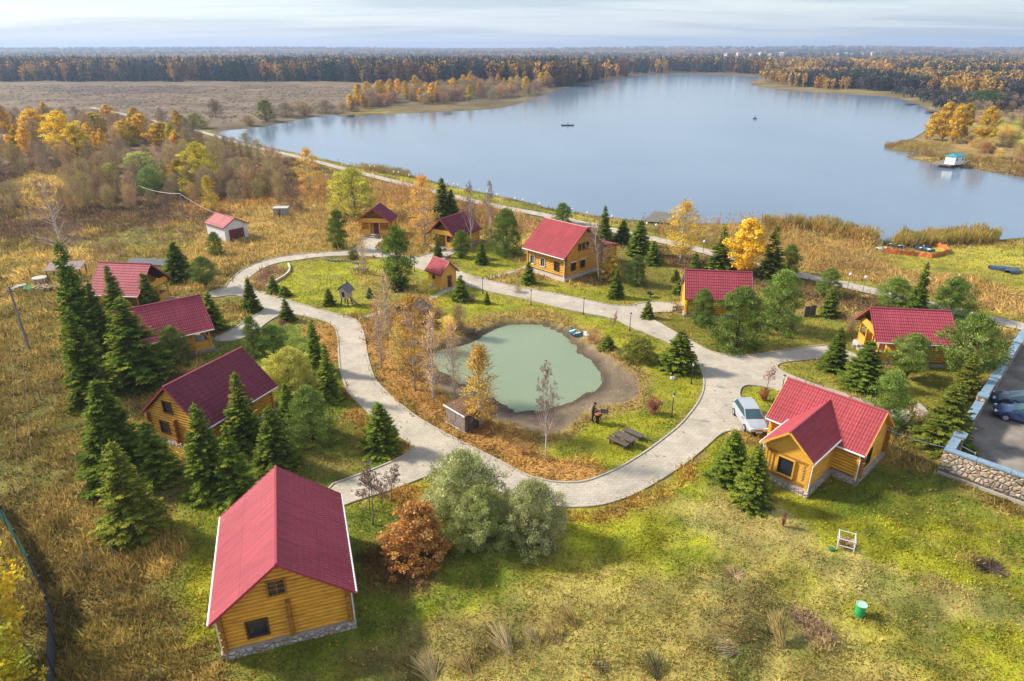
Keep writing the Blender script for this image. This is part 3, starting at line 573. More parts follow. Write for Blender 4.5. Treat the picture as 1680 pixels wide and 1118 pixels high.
def house(name, label, cat, q, style='log', roofm=None, wins=(), porch=0.0, z0=.35, found=None, cross=None, gutters=True, door=None, group=None, root=None, rib=.2, gable1=True, back_wall=True, fascia=None, wallm=None, amp=.016):
    cx, cy, r, L_, W_, ze, zr, oe, og = q; roofm = roofm or M_ROOF; found = found or M_FOUND
    if root is None: root = empty(name, (cx, cy, 0), r, label, cat, group)
    wx, wy = W_/2 - oe, L_/2 - og; sl = (zr - ze) / (W_/2); wt = ze + sl * oe - .12
    f0 = -wy + porch
    fb = MB(); fb.box((0, 0, z0/2 - .12), (2*wx + .55, 2*wy + .55, z0 + .16)); fb.build('foundation', found, root); fb = MB(); fb.box((0, 0, z0 - .02), (2*wx + .42, 2*wy + .42, .08)); fb.build('ledge', M_CONC0, root)
    ops = {'0': [], '1': [], 'A': [], 'B': []}
    for w in wins: ops[w[0]].append((w[1], w[2], w[3], w[4]))
    if style == 'log':
        b = MB(); ebs = {}; rr = .100; st = .235; z = z0 + .1; k = 0
        while z < zr - .25:
            half = min(wx + .22, (zr - z) / sl - .28) if z > wt - .1 else wx + .22
            if half > .2:
                for sd_, yy in (('0', f0), ('1', wy)):
                    for a, e in split(-half, half, z, ops[sd_], rr): log_row(b, True, a, e, yy, z)
            if z + st/2 + rr < ze + sl * (oe - rr) - .13:
                for sd_, xx in (('A', -wx), ('B', wx)):
                    for a, e in split(f0 - .22 if not porch else f0, wy + .22, z + st/2, ops[sd_], rr): log_row(b, False, a, e, xx, z + st/2)
                if not porch:
                    for xx in (-wx, wx) + ((cross,) if cross is not None else ()): log_row(ebs.setdefault(round(xx, 3), MB()), False, f0 - .36 - .05 * (k % 2), f0 + .02, xx, z + st/2, .118)
            k += 1
            z += st
        b.build('log_wall', wallm or M_LOG, root)
        for eb in ebs.values(): eb.build('log_ends', M_LOGEND, root)
        ib = MB(); ib.box((0, (f0 + wy)/2, (z0 + wt)/2), (2*wx - .05, wy - f0 - .05, wt - z0 - .1)); ib.build('inner_wall', M_DARKWOOD, root)
        for yy in (f0, wy):
            gb = MB(); gb.slab([(-wx + .05, yy - .015, wt - .1), (wx - .05, yy - .015, wt - .1), (0, yy - .015, zr - .2)], (0, .03, 0)); gb.build('gable_board', M_DARKWOOD, root)
    else:
        b = MB(); wm = wallm or M_BOARD
        poly = [(-wx, z0), (wx, z0), (wx, wt), (0, zr - .14), (-wx, wt)]
        b.slab([(x, f0, z) for x, z in poly], (0, wy - f0, 0)); b.build('wall', wm, root)
    # roof
    rb = MB(); g = L_/2
    for s in (-1, 1):
        roof_slope(rb, (0, -g, zr), (0, g, zr), (s*W_/2, -g, ze), (s*W_/2, g, ze), rib, amp=amp)
    rf = rb.build('roof', roofm, root)
    sb = MB()
    for s in (-1, 1):
        sb.slab([(0, -g + .03, zr - .03), (s*W_/2, -g + .03, ze - .03), (s*W_/2, g - .03, ze - .03), (0, g - .03, zr - .03)], (0, 0, -.09))
    sb.build('roof_deck', fascia or M_DARKWOOD, root)
    rc = MB(); rc.tube([(0, -g - .045, zr + .02), (0, g + .045, zr + .02)], .085, 6); rc.build('ridge_cap', M_RIDGE, rf); rc = MB()
    for yy in (-g, g):
        rc = MB()
        for s in (-1, 1): rc.slab([(0, yy, zr + .05), (s*W_/2, yy, ze + .05), (s*W_/2, yy, ze - .14), (0, yy, zr - .14)], (0, .035 if yy > 0 else -.035, 0))
        rc.build('barge_board', fascia or M_RIDGE, rf)
    if gutters:
        for s in (-1, 1):
            gt = MB(); gt.tube([(s*(W_/2 + .05), -g + .02, ze - .04), (s*(W_/2 + .05), g - .02, ze - .04)], .06, 8); gt.build('gutter', M_GUTTER, root)
            dp = MB(); x1 = s*(wx + .19); yy = -wy - .16 if not porch else wy - .1
            dp.tube([(s*(W_/2 + .05), yy + .1, ze - .08), (x1, yy + .05, ze - .5), (x1, yy + .05, .12)], .045, 6); dp.build('downpipe', M_GUTTER, root)
    for w in wins:
        kw = w[5] if len(w) > 5 else {}
        yy = f0 if w[0] == '0' else wy
        window(root, w[0], wx, -f0 if w[0] == '0' else wy, w[1], w[2], w[3], w[4], kw.get('fm', M_FRAME), kw.get('bars', (1, 1)), kw.get('lintel'))
    if porch:
        ph = 2.05 if ze > 2.3 else 1.9; px = [-wx, -wx*.33, wx*.33, wx]; yf = -wy + .08
        for x in px:
            p = MB(); p.box((x, yf, z0 + (ph)/2), (.15, .15, ph)); p.build('post', M_BOARD, root)
        for a, e in ((px[0], px[1]), (px[2], px[3])):
            p = MB(); n = max(4, int((e - a) / .16))
            p.box(((a+e)/2, yf, z0 + .42), (e - a - .16, .05, .8)); p.box(((a+e)/2, yf, z0 + .88), (e - a - .16, .11, .07)); p.build('railing', M_BOARD, root)
        for s in (-1, 1):
            p = MB(); p.box((s*wx, (yf + f0)/2, z0 + .42), (.05, f0 - yf - .2, .8)); p.box((s*wx, (yf + f0)/2, z0 + .88), (.11, f0 - yf - .2, .07)); p.build('railing', M_BOARD, root)
        zb = z0 + ph; zt = zb + .75; 
        xa = wx + .1; xt = min(xa, (zr - .12 - zt) / sl - .05); zc = min(zt, zr - .14 - sl * xa)
        p = MB(); p.slab([(-xa, yf - .1, zb), (xa, yf - .1, zb), (xa, yf - .1, max(zc, zb + .1)), (xt, yf - .1, zt), (-xt, yf - .1, zt), (-xa, yf - .1, max(zc, zb + .1))], (0, .06, 0)); p.build('gable_panel', M_BOARD, root)
        p = MB(); p.box((0, yf + .35, zb + .02), (2*wx, .9, .06)); p.build('porch_ceiling', M_DARKWOOD, root)
        d = MB(); d.box((0, f0 - .14, z0 + .95), (.85, .08, 1.9)); dd = d.build('door', M_REDDOOR, root)
        h = MB(); h.box((.32, f0 - .2, z0 + .95), (.05, .05, .15)); h.build('handle', M_GUTTER, dd)
        s = MB(); s.box((0, -wy - .35, .12), (1.3, .6, .24)); s.build('step', M_KERB, root)
    if door:
        side, s, w, h, dm = door; d = MB(); y = -wy - .03
        if side == '0': d.box((s, y, z0 + h/2), (w, .08, h))
        else: d.box((-wx - .03, s, z0 + h/2), (.08, w, h))
        dd = d.build('door', dm, root); hb = MB()
        hb.box((s + w*.35, y - .07, z0 + h*.5), (.04, .06, .14)); hb.build('handle', M_GUTTER, dd)
    return root

GRPH = 'log cabins with red metal roofs'
M_FOUND = stone_mat('pink_stone', 3.6, ((.34,.26,.22),(.66,.54,.46),(.60,.42,.35),(.58,.48,.40),(.46,.42,.40)))
house('log_house', 'largest front log house, broken attic window above a dark shuttered one', 'log house', (-12.56,28.37,.32,8.45,6.9,2.82,5.6,.40,.62),
      wins=[('0', -1.45, 1.45, .95, .95, dict(bars=(0,0))), ('0', -.25, 3.75, .8, .85, dict(bars=(1,2), fm=M_LOGEND))], cross=.15, group=GRPH, z0=.46, fascia=M_RIDGE)
house('log_house', 'log house with shaded red roof and two dark gable windows between tall spruces', 'log house', (-24.13,46.48,-.42,7.71,6.6,2.35,5.27,.6,.32),
      wins=[('0', -1.2, 1.45, .8, .9, dict(bars=(0,0))), ('0', -.4, 3.35, .8, .85, dict(bars=(1,2)))], cross=.2, group=GRPH, z0=.3, roofm=M_ROOFSHADE)
house('log_house', 'crimson roofed cabin half behind a big spruce, its yellow porch corner showing at right', 'cabin', (-35.05,61.03,2.24,7.95,6.67,2.4,5.07,.54,.4), porch=1.6, group=GRPH, z0=.3, roofm=M_ROOF)
house('log_house', 'red roofed cabin with open dark gable porch beside the row of tall left spruces', 'cabin', (-44.85,73.37,1.47,6.27,6.68,2.59,5.39,.5,.41), porch=1.6, group=GRPH, z0=.3, roofm=M_ROOF, amp=.004)
house('log_house', 'small far cabin with four post porch below the yellow green willow', 'cabin', (-22.17,107.03,-.09,4.7,5.77,2.65,4.76,.41,.5), porch=1.3, group=GRPH, z0=.3, roofm=M_ROOFSHADE, gutters=False)
house('log_house', 'shaded red roofed cabin with porch behind a bare birch, beside the pair of dark spruces', 'cabin', (-8.98,100.9,-.57,6.97,5.45,2.1,4.67,.45,.3), porch=1.4, group=GRPH, z0=.28, roofm=M_ROOFSHADE, gutters=False)
gq = (7.24,87.81,.77,7.68,8.9,3.25,6.64,.75,.5)
groot = house('log_house', 'big log house with white foundation, three attic windows and a low annex', 'log house', gq, group=GRPH, z0=.5, found=M_FOUNDW, roofm=M_ROOFR,
      wins=[('A', -2.0, 1.75, .75, 1.1, dict(bars=(1,0))), ('A', .55, 1.75, .75, 1.1, dict(bars=(1,0), fm=M_WFRAME)), ('A', 2.5, 1.75, .75, 1.1, dict(bars=(1,0), fm=M_WFRAME)),
            ('0', -2.1, 1.7, .8, .95, dict(bars=(1,1), lintel=M_GUTTER)), ('0', -.2, 1.7, .8, .95, dict(bars=(1,1), lintel=M_GUTTER)),
            ('0', -.95, 4.1, .38, .8, dict(bars=(0,0))), ('0', -.15, 4.1, .38, .8, dict(bars=(0,0))), ('0', .65, 4.1, .38, .8, dict(bars=(0,0)))])
def annex(root):
    b = MB(); x0, x1, y0, y1 = 3.85, 7.6, -2.9, 1.6; z = .58
    while z < 2.75:
        log_row(b, True, x0, x1 + .2, y0, z); log_row(b, True, x0, x1 + .2, y1, z); log_row(b, False, y0 - .2, y1 + .2, x1, z + .095); z += .19
    b.build('annex_wall', M_LOG, root); f = MB(); f.box(((x0+x1)/2, (y0+y1)/2, .2), (x1-x0+.1, y1-y0+.1, .6)); f.build('annex_foundation', M_FOUNDW, root)
    f = MB(); f.box(((x0+x1)/2, (y0+y1)/2, 1.6), (x1-x0-.1, y1-y0-.1, 2.2)); f.build('annex_inner_wall', M_DARKWOOD, root)
    r = MB(); roof_slope(r, (3.2, -3.3, 3.75), (3.2, 2.0, 3.75), (8.0, -3.3, 2.75), (8.0, 2.0, 2.75)); r.build('annex_roof', M_ROOFR, root)
    r = MB(); r.slab([(3.2, -3.3, 3.72), (3.2, 2.0, 3.72), (8.0, 2.0, 2.72), (8.0, -3.3, 2.72)], (0, 0, -.08)); r.build('annex_deck', M_RIDGE, root)
annex(groot)
house('log_house', 'low cabin behind round pines, its red tiled roof edged with pale strips', 'cabin', (23.51,71.81,1.45,7.45,4.8,2.27,4.95,.5,.35), porch=0, group=GRPH, z0=.3, roofm=M_ROOF, fascia=M_GREYBARK, gutters=False,
      wins=[('A', 1.9, 1.3, .8, .8), ('A', -1.5, 1.3, .8, .8)])
house('log_house', 'cabin with glossy crimson roof and yellow gable porch among round pines near the car park', 'cabin', (38.88,59.98,-1.70,7.41,6.02,2.43,4.83,.5,.5), porch=1.6, group=GRPH, z0=.3, roofm=M_ROOF)
jroot = house('log_house', 'cross shaped log house by the silver car, front wing with carved yellow window wall', 'log house', (23.65,42.41,.762,7.2,5.6,2.62,4.97,.40,.42), group=GRPH, z0=.45, roofm=M_ROOFR, fascia=M_BOARD,
      wins=[('0', -.9, 1.5, 1.0, 1.1, dict(bars=(0,0)))])
def wing(root):
    wr = -46.2; r = math.radians(wr) - .762
    fx, fy = 18.62, 37.80; ux, uy = -math.sin(math.radians(wr)), math.cos(math.radians(wr)); Lw = 6.4
    cx, cy = fx + ux * Lw / 2 - 23.65, fy + uy * Lw / 2 - 42.41; ca, sa = math.cos(-.762), math.sin(-.762)
    before = set(bpy.data.objects)
    tmp = house('tmp', None, None, (0,0,0,Lw,3.75,2.96,4.58,.34,.55), root=empty('tmp'), roofm=M_ROOFR, fascia=M_BOARD, z0=.45, style='flat',
                wins=[('0', -.05, 1.6, 1.1, 1.3, dict(bars=(0,0), fm=M_BOARD))])
    from mathutils import Matrix
    Mx = Matrix.Translation((cx * ca - cy * sa, cx * sa + cy * ca, 0.004)) @ Matrix.Rotation(r, 4, 'Z')
    ren = {'wall': 'wing_wall', 'roof': 'wing_roof', 'foundation': 'wing_foundation', 'roof_deck': 'wing_roof_deck'}
    for o in list(tmp.children):
        o.parent = root; o.data.transform(Mx); o.name = ren.get(o.name.split('.')[0], o.name.split('.')[0])
        for c in o.children: c.data.transform(Mx)
    wx, wy = 3.75/2 - .34, Lw/2 - .55
    def part(nm, b, m): o = b.build(nm, m, root); o.data.transform(Mx)
    for s in (-1, 1):
        b = MB(); x = s * (wx - .32)
        b.box((x, -wy - .04, 1.55), (.46, .05, 1.5)); part('carved_panel', b, M_BOARD)
        b = MB()
        for k in range(5):
            z = 1.05 + k * .25; b.tube([(x - .1, -wy - .08, z), (x + .05, -wy - .08, z + .08), (x - .03, -wy - .08, z + .16), (x + .1, -wy - .08, z + .22)], .022, 4)
        part('carving', b, M_FRAME)
    b = MB(); b.box((0, -wy - .05, .72), (2*wx, .07, .22)); part('band_board', b, M_LOGEND); b = MB(); b.box((0, -wy - .05, 2.42), (2*wx, .07, .16)); part('band_board', b, M_LOGEND)
    for s in (-1, 1): b = MB(); b.box((s * wx, -wy, 1.6), (.2, .2, 2.4)); part('corner_post', b, M_LOG)
    b = MB(); z = .6
    while z < 2.8:
        for s in (-1, 1): log_row(b, False, -wy + .1, wy, s * wx, z, .10)
        z += .19
    part('wing_log_wall', b, M_LOG)
    bpy.data.objects.remove(tmp)
wing(jroot)
house('garden_hut', 'tiny yellow hut with red roof and dark red door', 'hut', (-9.05,81.32,.77,3.31,3.04,1.96,3.48,.30,.27), style='flat', z0=.05, roofm=M_ROOFR, gutters=False, found=M_FOUNDW,
      door=('0', .1, .62, 1.55, M_REDDOOR), wins=[('A', .1, 1.35, .28, .28, dict(bars=(0,0)))])
house('garage', 'white garage with pale pink roof and wide dark red gate', 'garage', (-46.35,105.37,.893,5.94,4.46,2.31,3.57,.25,.22), style='flat', z0=.05, roofm=roof_mat('roof_pale', (.55,.20,.19)), gutters=False, found=M_FOUNDW,
      door=('0', 0, 2.5, 1.75, M_REDDOOR), wallm=M_WHITEWALL)

# ------------------------------------------------------------------ plants
def norm(a): return a / np.maximum(np.linalg.norm(a, axis=-1, keepdims=True), 1e-9)
def rand_dirs(rng, n):
    v = rng.normal(size=(n, 3)); return norm(v)
def leaf_quads(C, A, B, l, w):
    """rhombic leaves: centres C, long axis A, wide axis B"""
    l = np.asarray(l)[..., None] / 2 if np.ndim(l) else l / 2; w = np.asarray(w)[..., None] / 2 if np.ndim(w) else w / 2
    V = np.stack([C - A * l, C + B * w, C + A * l, C - B * w], 1).reshape(-1, 3)
    F = np.arange(len(V)).reshape(-1, 4); return V, F
class Cloud:
    def __init__(s): s.V = []; s.F = []; s.C = []; s.n = 0
    def add(s, V, F, c):
        s.V.append(V); s.F.append(F + s.n); s.n += len(V)
        c = np.asarray(c, float)
        if c.ndim == 1: c = np.tile(c, (len(V), 1))
        elif len(c) * 4 == len(V): c = np.repeat(c, 4, 0)
        s.C.append(c)
    def mesh(s, name, m):
        o = np_mesh(name, np.concatenate(s.V), np.concatenate(s.F), m, np.concatenate(s.C)); return o
def np_tubes(segs, n=3):
    """segs: list of (p0, p1, r0, r1) -> arrays"""
    p0 = np.array([s[0] for s in segs], float); p1 = np.array([s[1] for s in segs], float); r0 = np.array([s[2] for s in segs]); r1 = np.array([s[3] for s in segs])
    t = norm(p1 - p0); ref = np.where(np.abs(t[:, 2:3]) < .9, np.array([[0, 0, 1.]]), np.array([[1., 0, 0]])); u = norm(np.cross(t, ref)); w = np.cross(t, u)
    V = []
    for (p, r) in ((p0, r0), (p1, r1)):
        for j in range(n):
            a = 2 * math.pi * j / n; V.append(p + (u * math.cos(a) + w * math.sin(a)) * r[:, None])
    V = np.stack(V, 1).reshape(-1, 3); k = len(segs); base = np.arange(k)[:, None] * (2 * n)
    F = np.concatenate([base + np.array([j, (j + 1) % n, n + (j + 1) % n, n + j]) for j in range(n)], 0)
    return V, F
def jit(rng, c, n, v=.18, hue=.06):
    c = np.asarray(c, float); return np.clip(c * (1 + rng.normal(0, v, (n, 1))) * (1 + rng.normal(0, hue, (n, 3))), .004, 1)

def spruce_proto(seed, h=8.0, R=1.75, dens=1.0, col1=(.215,.245,.026), col2=(.085,.130,.020), gap=.10, power=.85):
    rng = np.random.default_rng(seed); cl = Cloud(); C = []; A = []; Bv = []; Ls = []; K = []; segs = []
    z = .05 * h
    while z < h * .985:
        t = z / h; nb = max(5, int((14 * (1 - t) + 6) * dens)); rr = R * (1 - t) ** power * (1 + .07 * math.sin(z * 2.3 + seed) + rng.uniform(-.06, .06)) + .05
        for k in range(nb):
            az = rng.uniform(0, 2 * math.pi); r = rr * rng.uniform(.72, 1.15)
            if rng.random() < gap: continue
            d = np.array([math.cos(az), math.sin(az), 0]); up = .35 * (t - .25); zz = z + rng.uniform(-.16, .16)
            n = max(2, int(r / .105)); tt = np.linspace(.12, 1, n) ** .9
            bz = zz + r * (up * tt - .42 * tt * (1 - t * .6) + .22 * tt ** 3)
            P = d[None] * (r * tt)[:, None]; P[:, 2] = bz
            segs.append(((0, 0, zz), tuple(P[n // 2]), .02, .012)); tint = rng.uniform(.75, 1.25); cmix = col1 if rng.random() < .5 else col2
            side = np.array([-d[1], d[0], 0])
            for s in (-1, 0, 1):
                m = n; dirv = d[None] * rng.uniform(.5, 1., (m, 1)) + side[None] * (s * rng.uniform(.5, 1.1, (m, 1))) + np.array([[0, 0, 1.]]) * rng.uniform(-.55, .12, (m, 1))
                dirv = norm(dirv); ln = (.24 + .22 * (1 - tt)) * rng.uniform(.8, 1.3, m) * (.75 + .5 * (1 - t))
                nrm = norm(np.array([[0, 0, 1.]]) + rng.normal(0, .45, (m, 3))); b = norm(np.cross(dirv, nrm))
                C.append(P + dirv * (ln * .45)[:, None]); A.append(dirv); Bv.append(b); Ls.append(ln)
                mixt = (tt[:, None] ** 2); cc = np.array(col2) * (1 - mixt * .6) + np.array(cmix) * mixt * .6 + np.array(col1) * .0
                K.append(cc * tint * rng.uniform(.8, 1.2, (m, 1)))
        z += .155 + .04 * (1 - t)
    # leader
    zt = np.linspace(h * .9, h, 10); P = np.zeros((30, 3)); P[:, 2] = np.repeat(zt, 3); dv = norm(rng.normal(size=(30, 3)) * [1, 1, .2] + [0, 0, 1.])
    C.append(P); A.append(dv); Bv.append(norm(np.cross(dv, rand_dirs(rng, 30)))); Ls.append(np.full(30, .22)); K.append(np.tile(col1, (30, 1)))
    C, A, Bv, Ls, K = map(np.concatenate, (C, A, Bv, Ls, K))
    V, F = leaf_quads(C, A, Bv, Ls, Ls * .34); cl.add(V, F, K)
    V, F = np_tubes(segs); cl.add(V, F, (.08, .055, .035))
    return cl, ('straight', h * .97, .11, .02)

def clumps(rng, centers, rad, n, size, colr, asp=.5, up=.35, flat=.75, vcol=.16, outward=None):
    """leaf cluster round each centre"""
    m = len(centers); off = rand_dirs(rng, m * n) * (rng.random((m * n, 1)) ** .45) * np.repeat(np.asarray(rad, float).reshape(-1, 1) * np.ones((m, 1)), n, 0)
    off[:, 2] *= flat; C = np.repeat(centers, n, 0) + off
    A = norm(rand_dirs(rng, m * n) + np.array([[0, 0, up]]) + (norm(off) * .6)); B = norm(np.cross(A, rand_dirs(rng, m * n)))
    tone = np.repeat(rng.normal(1, vcol, (m, 1)), n, 0); c = jit(rng, colr, m * n, .16, .05) * tone
    s = size * rng.uniform(.7, 1.35, m * n)
    V, F = leaf_quads(C, A, B, s, s * asp); return V, F, np.clip(c, .004, 1)
def crown_tree(seed, h, R, z0, ncl, crad, nl, size, colr, asp=.5, shape='oval', limb=(.28,.24,.20), up=.35, shell=.55, twigs=0, tw_col=(.25,.18,.14), col2=None, mix=.35, trunkr=.1, lean=0.0, top_bias=1.0, rag=.22):
    """branched crown: limbs from the trunk to leaf clusters that fill an uneven envelope"""
    rng = np.random.default_rng(seed); cl = Cloud(); cen = []
    ph = rng.uniform(0, 6.28, 6)
    while len(cen) < ncl:
        t = rng.random() ** (1 / top_bias); az = rng.uniform(0, 2 * math.pi); q = shell + (1 - shell) * rng.random() if rng.random() < .72 else rng.random()
        if shape == 'oval': w = math.sin(math.pi * min(.98, max(.03, t)) ** .8) ** .62
        elif shape == 'cone': w = (1 - t) ** .72 * min(1, t * 6 + .25)
        elif shape == 'dome': w = math.sqrt(max(0, 1 - t ** 2.2))
        elif shape == 'vase': w = (.35 + .65 * t) * math.sqrt(max(0, 1 - t ** 5))
        else: w = 1
        w *= 1 + rag * math.sin(3 * az + ph[0] + t * 4) + rag * .8 * math.sin(5 * az + ph[1] - t * 7)
        r = R * w * q; z = z0 + (h - z0) * t
        cen.append((r * math.cos(az) + lean * z, r * math.sin(az), z))
    cen = np.array(cen); segs = []
    for c in cen[:: max(1, len(cen) // 70)]:
        zb = max(z0 * .5, c[2] - .55 * math.hypot(c[0], c[1]) - .15 * h * rng.random()); zb = min(zb, c[2])
        a = np.array([lean * zb, 0, zb]); mid = (a + c) / 2 + rng.normal(0, .05 * R, 3) + np.array([0, 0, -.04 * h]) 
        r = trunkr * .33; segs += [(a, mid, r, r * .6), (mid, c, r * .6, r * .2)]
    V, F = np_tubes(segs, 4); cl.add(V, F, limb)
    k = int(len(cen) * (1 - (mix if col2 is not None else 0))); rng.shuffle(cen)
    if nl:
        V, F, C = clumps(rng, cen[:k], crad, nl, size, colr, asp, up); cl.add(V, F, C)
        if col2 is not None and k < len(cen): V, F, C = clumps(rng, cen[k:], crad, nl, size, col2, asp, up); cl.add(V, F, C)
    if twigs:
        m = len(cen); st = np.repeat(cen, twigs, 0) + rng.normal(0, crad * .7, (m * twigs, 3))
        d = norm(np.stack([st[:, 0] - lean * st[:, 2], st[:, 1], np.full(len(st), R * .55)], 1) + rng.normal(0, .25, (len(st), 3)) * R * .6)
        b = norm(np.cross(d, rand_dirs(rng, len(st)))); ln = crad * rng.uniform(1.2, 2.6, len(st))
        V, F = leaf_quads(st, d, b, ln, h * .0042); cl.add(V, F, jit(rng, tw_col, len(st), .38, .06))
    return cl, ('bent', h * .93, trunkr, trunkr * .15, lean)

def bare_tree(seed, h, col_=(.55,.50,.44), spread=.5, depth=4, r0=.09, sub=9, tw=(.30,.20,.16)):
    rng = np.random.default_rng(seed); segs = []; tws = []
    def grow(p, d, L, r, lv):
        n = 4; pts = [np.array(p)]
        for i in range(n):
            d = norm(d + rng.normal(0, .09, 3) + np.array([0, 0, .06])); pts.append(pts[-1] + d * L / n)
        for i in range(n):
            ra, rb = r * (1 - i / n * .7), r * (1 - (i + 1) / n * .7); (segs if lv < 2 else tws).append((pts[i], pts[i + 1], max(ra, .011), max(rb, .008)))
        if lv >= depth: return
        k = sub if lv == 0 else (5 if lv == 1 else 4)
        for j in range(k):
            t = rng.uniform(.25 if lv == 0 else .2, .98); i = min(n - 1, int(t * n)); q = pts[i] + (pts[i + 1] - pts[i]) * (t * n - i)
            az = rng.uniform(0, 6.28); side = norm(np.cross(d, rand_dirs(rng, 1)[0]))
            nd = norm(d * rng.uniform(.5, 1) + side * rng.uniform(.5, 1.1) * (spread + .4)); grow(q, nd, L * (.42 if lv == 0 else .5) * (1.15 - t * .55), r * .42 * (1.2 - t * .6), lv + 1)
    trunk = [(0, 0, 0)]; d = np.array([0, 0, 1.]); p = np.zeros(3); pts = [p]
    for i in range(8):
        d = norm(d + rng.normal(0, .05, 3) * [1, 1, 0] + [0, 0, .15]); p = p + d * h / 8; pts.append(p)
    for i in range(2, 8):
        for j in range(sub // 2 + 1):
            q = pts[i] + (pts[min(8, i + 1)] - pts[i]) * rng.random(); t = i / 8; az = rng.uniform(0, 6.28)
            nd = norm(np.array([math.cos(az) * spread, math.sin(az) * spread, .55 + .4 * rng.random()])); grow(q, nd, h * .34 * (1.15 - t), r0 * .36 * (1.2 - t), 1)
    cl = Cloud(); V, F = np_tubes(segs, 4); cl.add(V, F, col_)
    if tws: V, F = np_tubes(tws, 3); cl.add(V, F, tw)
    return cl, ('path', pts, r0)

PROTO = {}
def proto(key, maker, leafm, bark, h):
    cl, tr = maker; o = cl.mesh('crown', leafm); me = o.data; bpy.data.objects.remove(o)
    b = MB(); rng = random.Random(len(PROTO))
    if tr[0] == 'straight': b.tube([(0,0,-.2),(0,0,tr[1]*.5),(0,0,tr[1])], [tr[2], tr[2]*.6, tr[3]], 8)
    elif tr[0] == 'bent':
        H_ = tr[1]; pts = [(tr[4]*z + rng.uniform(-.02,.02)*H_*.5, rng.uniform(-.02,.02)*H_*.5, z) for z in [-.2, H_*.2, H_*.4, H_*.6, H_*.8, H_]]; pts[0] = (0,0,-.2)
        b.tube(pts, [tr[2] * (1 - .85*i/5) for i in range(6)], 8)
    else:
        pts = [tuple(p) for p in tr[1]]; pts[0] = (0, 0, -.2); n = len(pts); b.tube(pts, [tr[2] * (1 - .88*i/(n-1)) for i in range(n)], 8)
    o = b.build('trunk', bark, smooth=True); tm = o.data; bpy.data.objects.remove(o)
    PROTO.setdefault(key, []).append((me, tm, h))
def build_protos():
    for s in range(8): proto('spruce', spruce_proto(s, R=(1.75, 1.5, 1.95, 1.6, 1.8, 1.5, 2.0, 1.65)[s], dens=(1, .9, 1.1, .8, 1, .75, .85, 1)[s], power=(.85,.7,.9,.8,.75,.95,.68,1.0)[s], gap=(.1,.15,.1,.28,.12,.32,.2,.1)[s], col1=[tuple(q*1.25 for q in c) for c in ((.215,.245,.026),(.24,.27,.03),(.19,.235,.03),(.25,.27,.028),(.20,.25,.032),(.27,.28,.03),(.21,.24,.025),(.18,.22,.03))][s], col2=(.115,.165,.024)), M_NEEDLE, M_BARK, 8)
    for s in range(2): proto('spruce_light', spruce_proto(10 + s, R=1.9, dens=.8, col1=(.27,.27,.035), col2=(.14,.16,.025), gap=.2), M_NEEDLE, M_BARK, 8)
    for s in range(2): proto('spruce_small', spruce_proto(20 + s, h=3.2, R=1.05, dens=.9, col1=(.23,.265,.03), col2=(.11,.155,.022)), M_NEEDLE, M_BARK, 3.2)
    for s in range(4): proto('pine', crown_tree(40 + s, 6, 2.0, .15 if s else 1.5, 290, .40, 62, .20, (.140,.205,.036), .22, 'dome' if s else 'oval', up=.9, col2=(.235,.31,.070), mix=.38, rag=.15, trunkr=.12, limb=(.12,.08,.05), shell=.5), M_NEEDLE, M_BARK, 6)
    for s in range(2): proto('juniper', crown_tree(50 + s, 5, 1.0, .1, 150, .34, 60, .17, (.13,.20,.030), .3, 'oval', up=1.6, col2=(.20,.27,.04), trunkr=.08), M_NEEDLE, M_BARK, 5)
    for s in range(3): proto('birch', crown_tree(60 + s, 9, 1.5, 1.6, 170, .42, 20, .125, (.74,.44,.06), .75, 'cone' if s == 1 else 'oval', up=0, twigs=4, tw_col=(.40,.27,.17), col2=(.80,.54,.10), trunkr=.13, limb=(.5,.45,.4), rag=.15), M_LEAF, M_BIRCH, 9)
    for s in range(3): proto('birch_sparse', crown_tree(70 + s, 9, 1.25, 1.4, 120, .40, 7, .13, (.68,.38,.08), .75, 'oval', up=0, twigs=4, tw_col=(.58,.44,.30), trunkr=.12, limb=(.55,.5,.45)), M_LEAF, M_BIRCH, 9)
    for s in range(3): proto('yellow_tree', crown_tree(80 + s, 10, 2.6, 1.5, 190, .62, 34, .27, (.72,.46,.045), .8, 'oval', up=0, col2=(.80,.60,.10), mix=.4, trunkr=.15, twigs=3), M_LEAF, M_GREYBARK, 10)
    for s in range(3): proto('green_tree', crown_tree(90 + s, 9, 3.2, .8, 210, .62, 42, .22, (.42,.42,.05), .6, 'dome', up=.2, col2=(.60,.57,.09), mix=.4, trunkr=.2, twigs=4), M_LEAF, M_GREYBARK, 9)
    for s in range(3): proto('willow', crown_tree(100 + s, 4.2, 2.3, .05, 400, .34, 62, .15, (.36,.37,.15), .28, 'dome', up=.8, col2=(.50,.50,.24), mix=.45, trunkr=.09, twigs=4, tw_col=(.2,.16,.09), shell=.5, rag=.16), M_LEAF, M_GREYBARK, 4.2)
    proto('oak', crown_tree(110, 4.0, 1.7, .2, 260, .30, 34, .15, (.58,.29,.085), .7, 'dome', up=0, col2=(.72,.42,.14), mix=.4, trunkr=.08, twigs=3, rag=.12), M_LEAF, M_GREYBARK, 4)
    for s in range(2): proto('round_shrub', crown_tree(120 + s, 2.0, 1.6, .05, 170, .27, 60, .13, (.26,.26,.05), .4, 'dome', up=.8, col2=(.18,.19,.04), trunkr=.05, rag=.08), M_LEAF, M_GREYBARK, 2)
    for s in range(2): proto('red_shrub', crown_tree(130 + s, 1.5, .9, .1, 90, .2, 18, .10, (.32,.12,.08), .6, 'vase', up=.3, twigs=14, tw_col=(.28,.15,.12), trunkr=.03), M_LEAF, M_GREYBARK, 1.5)
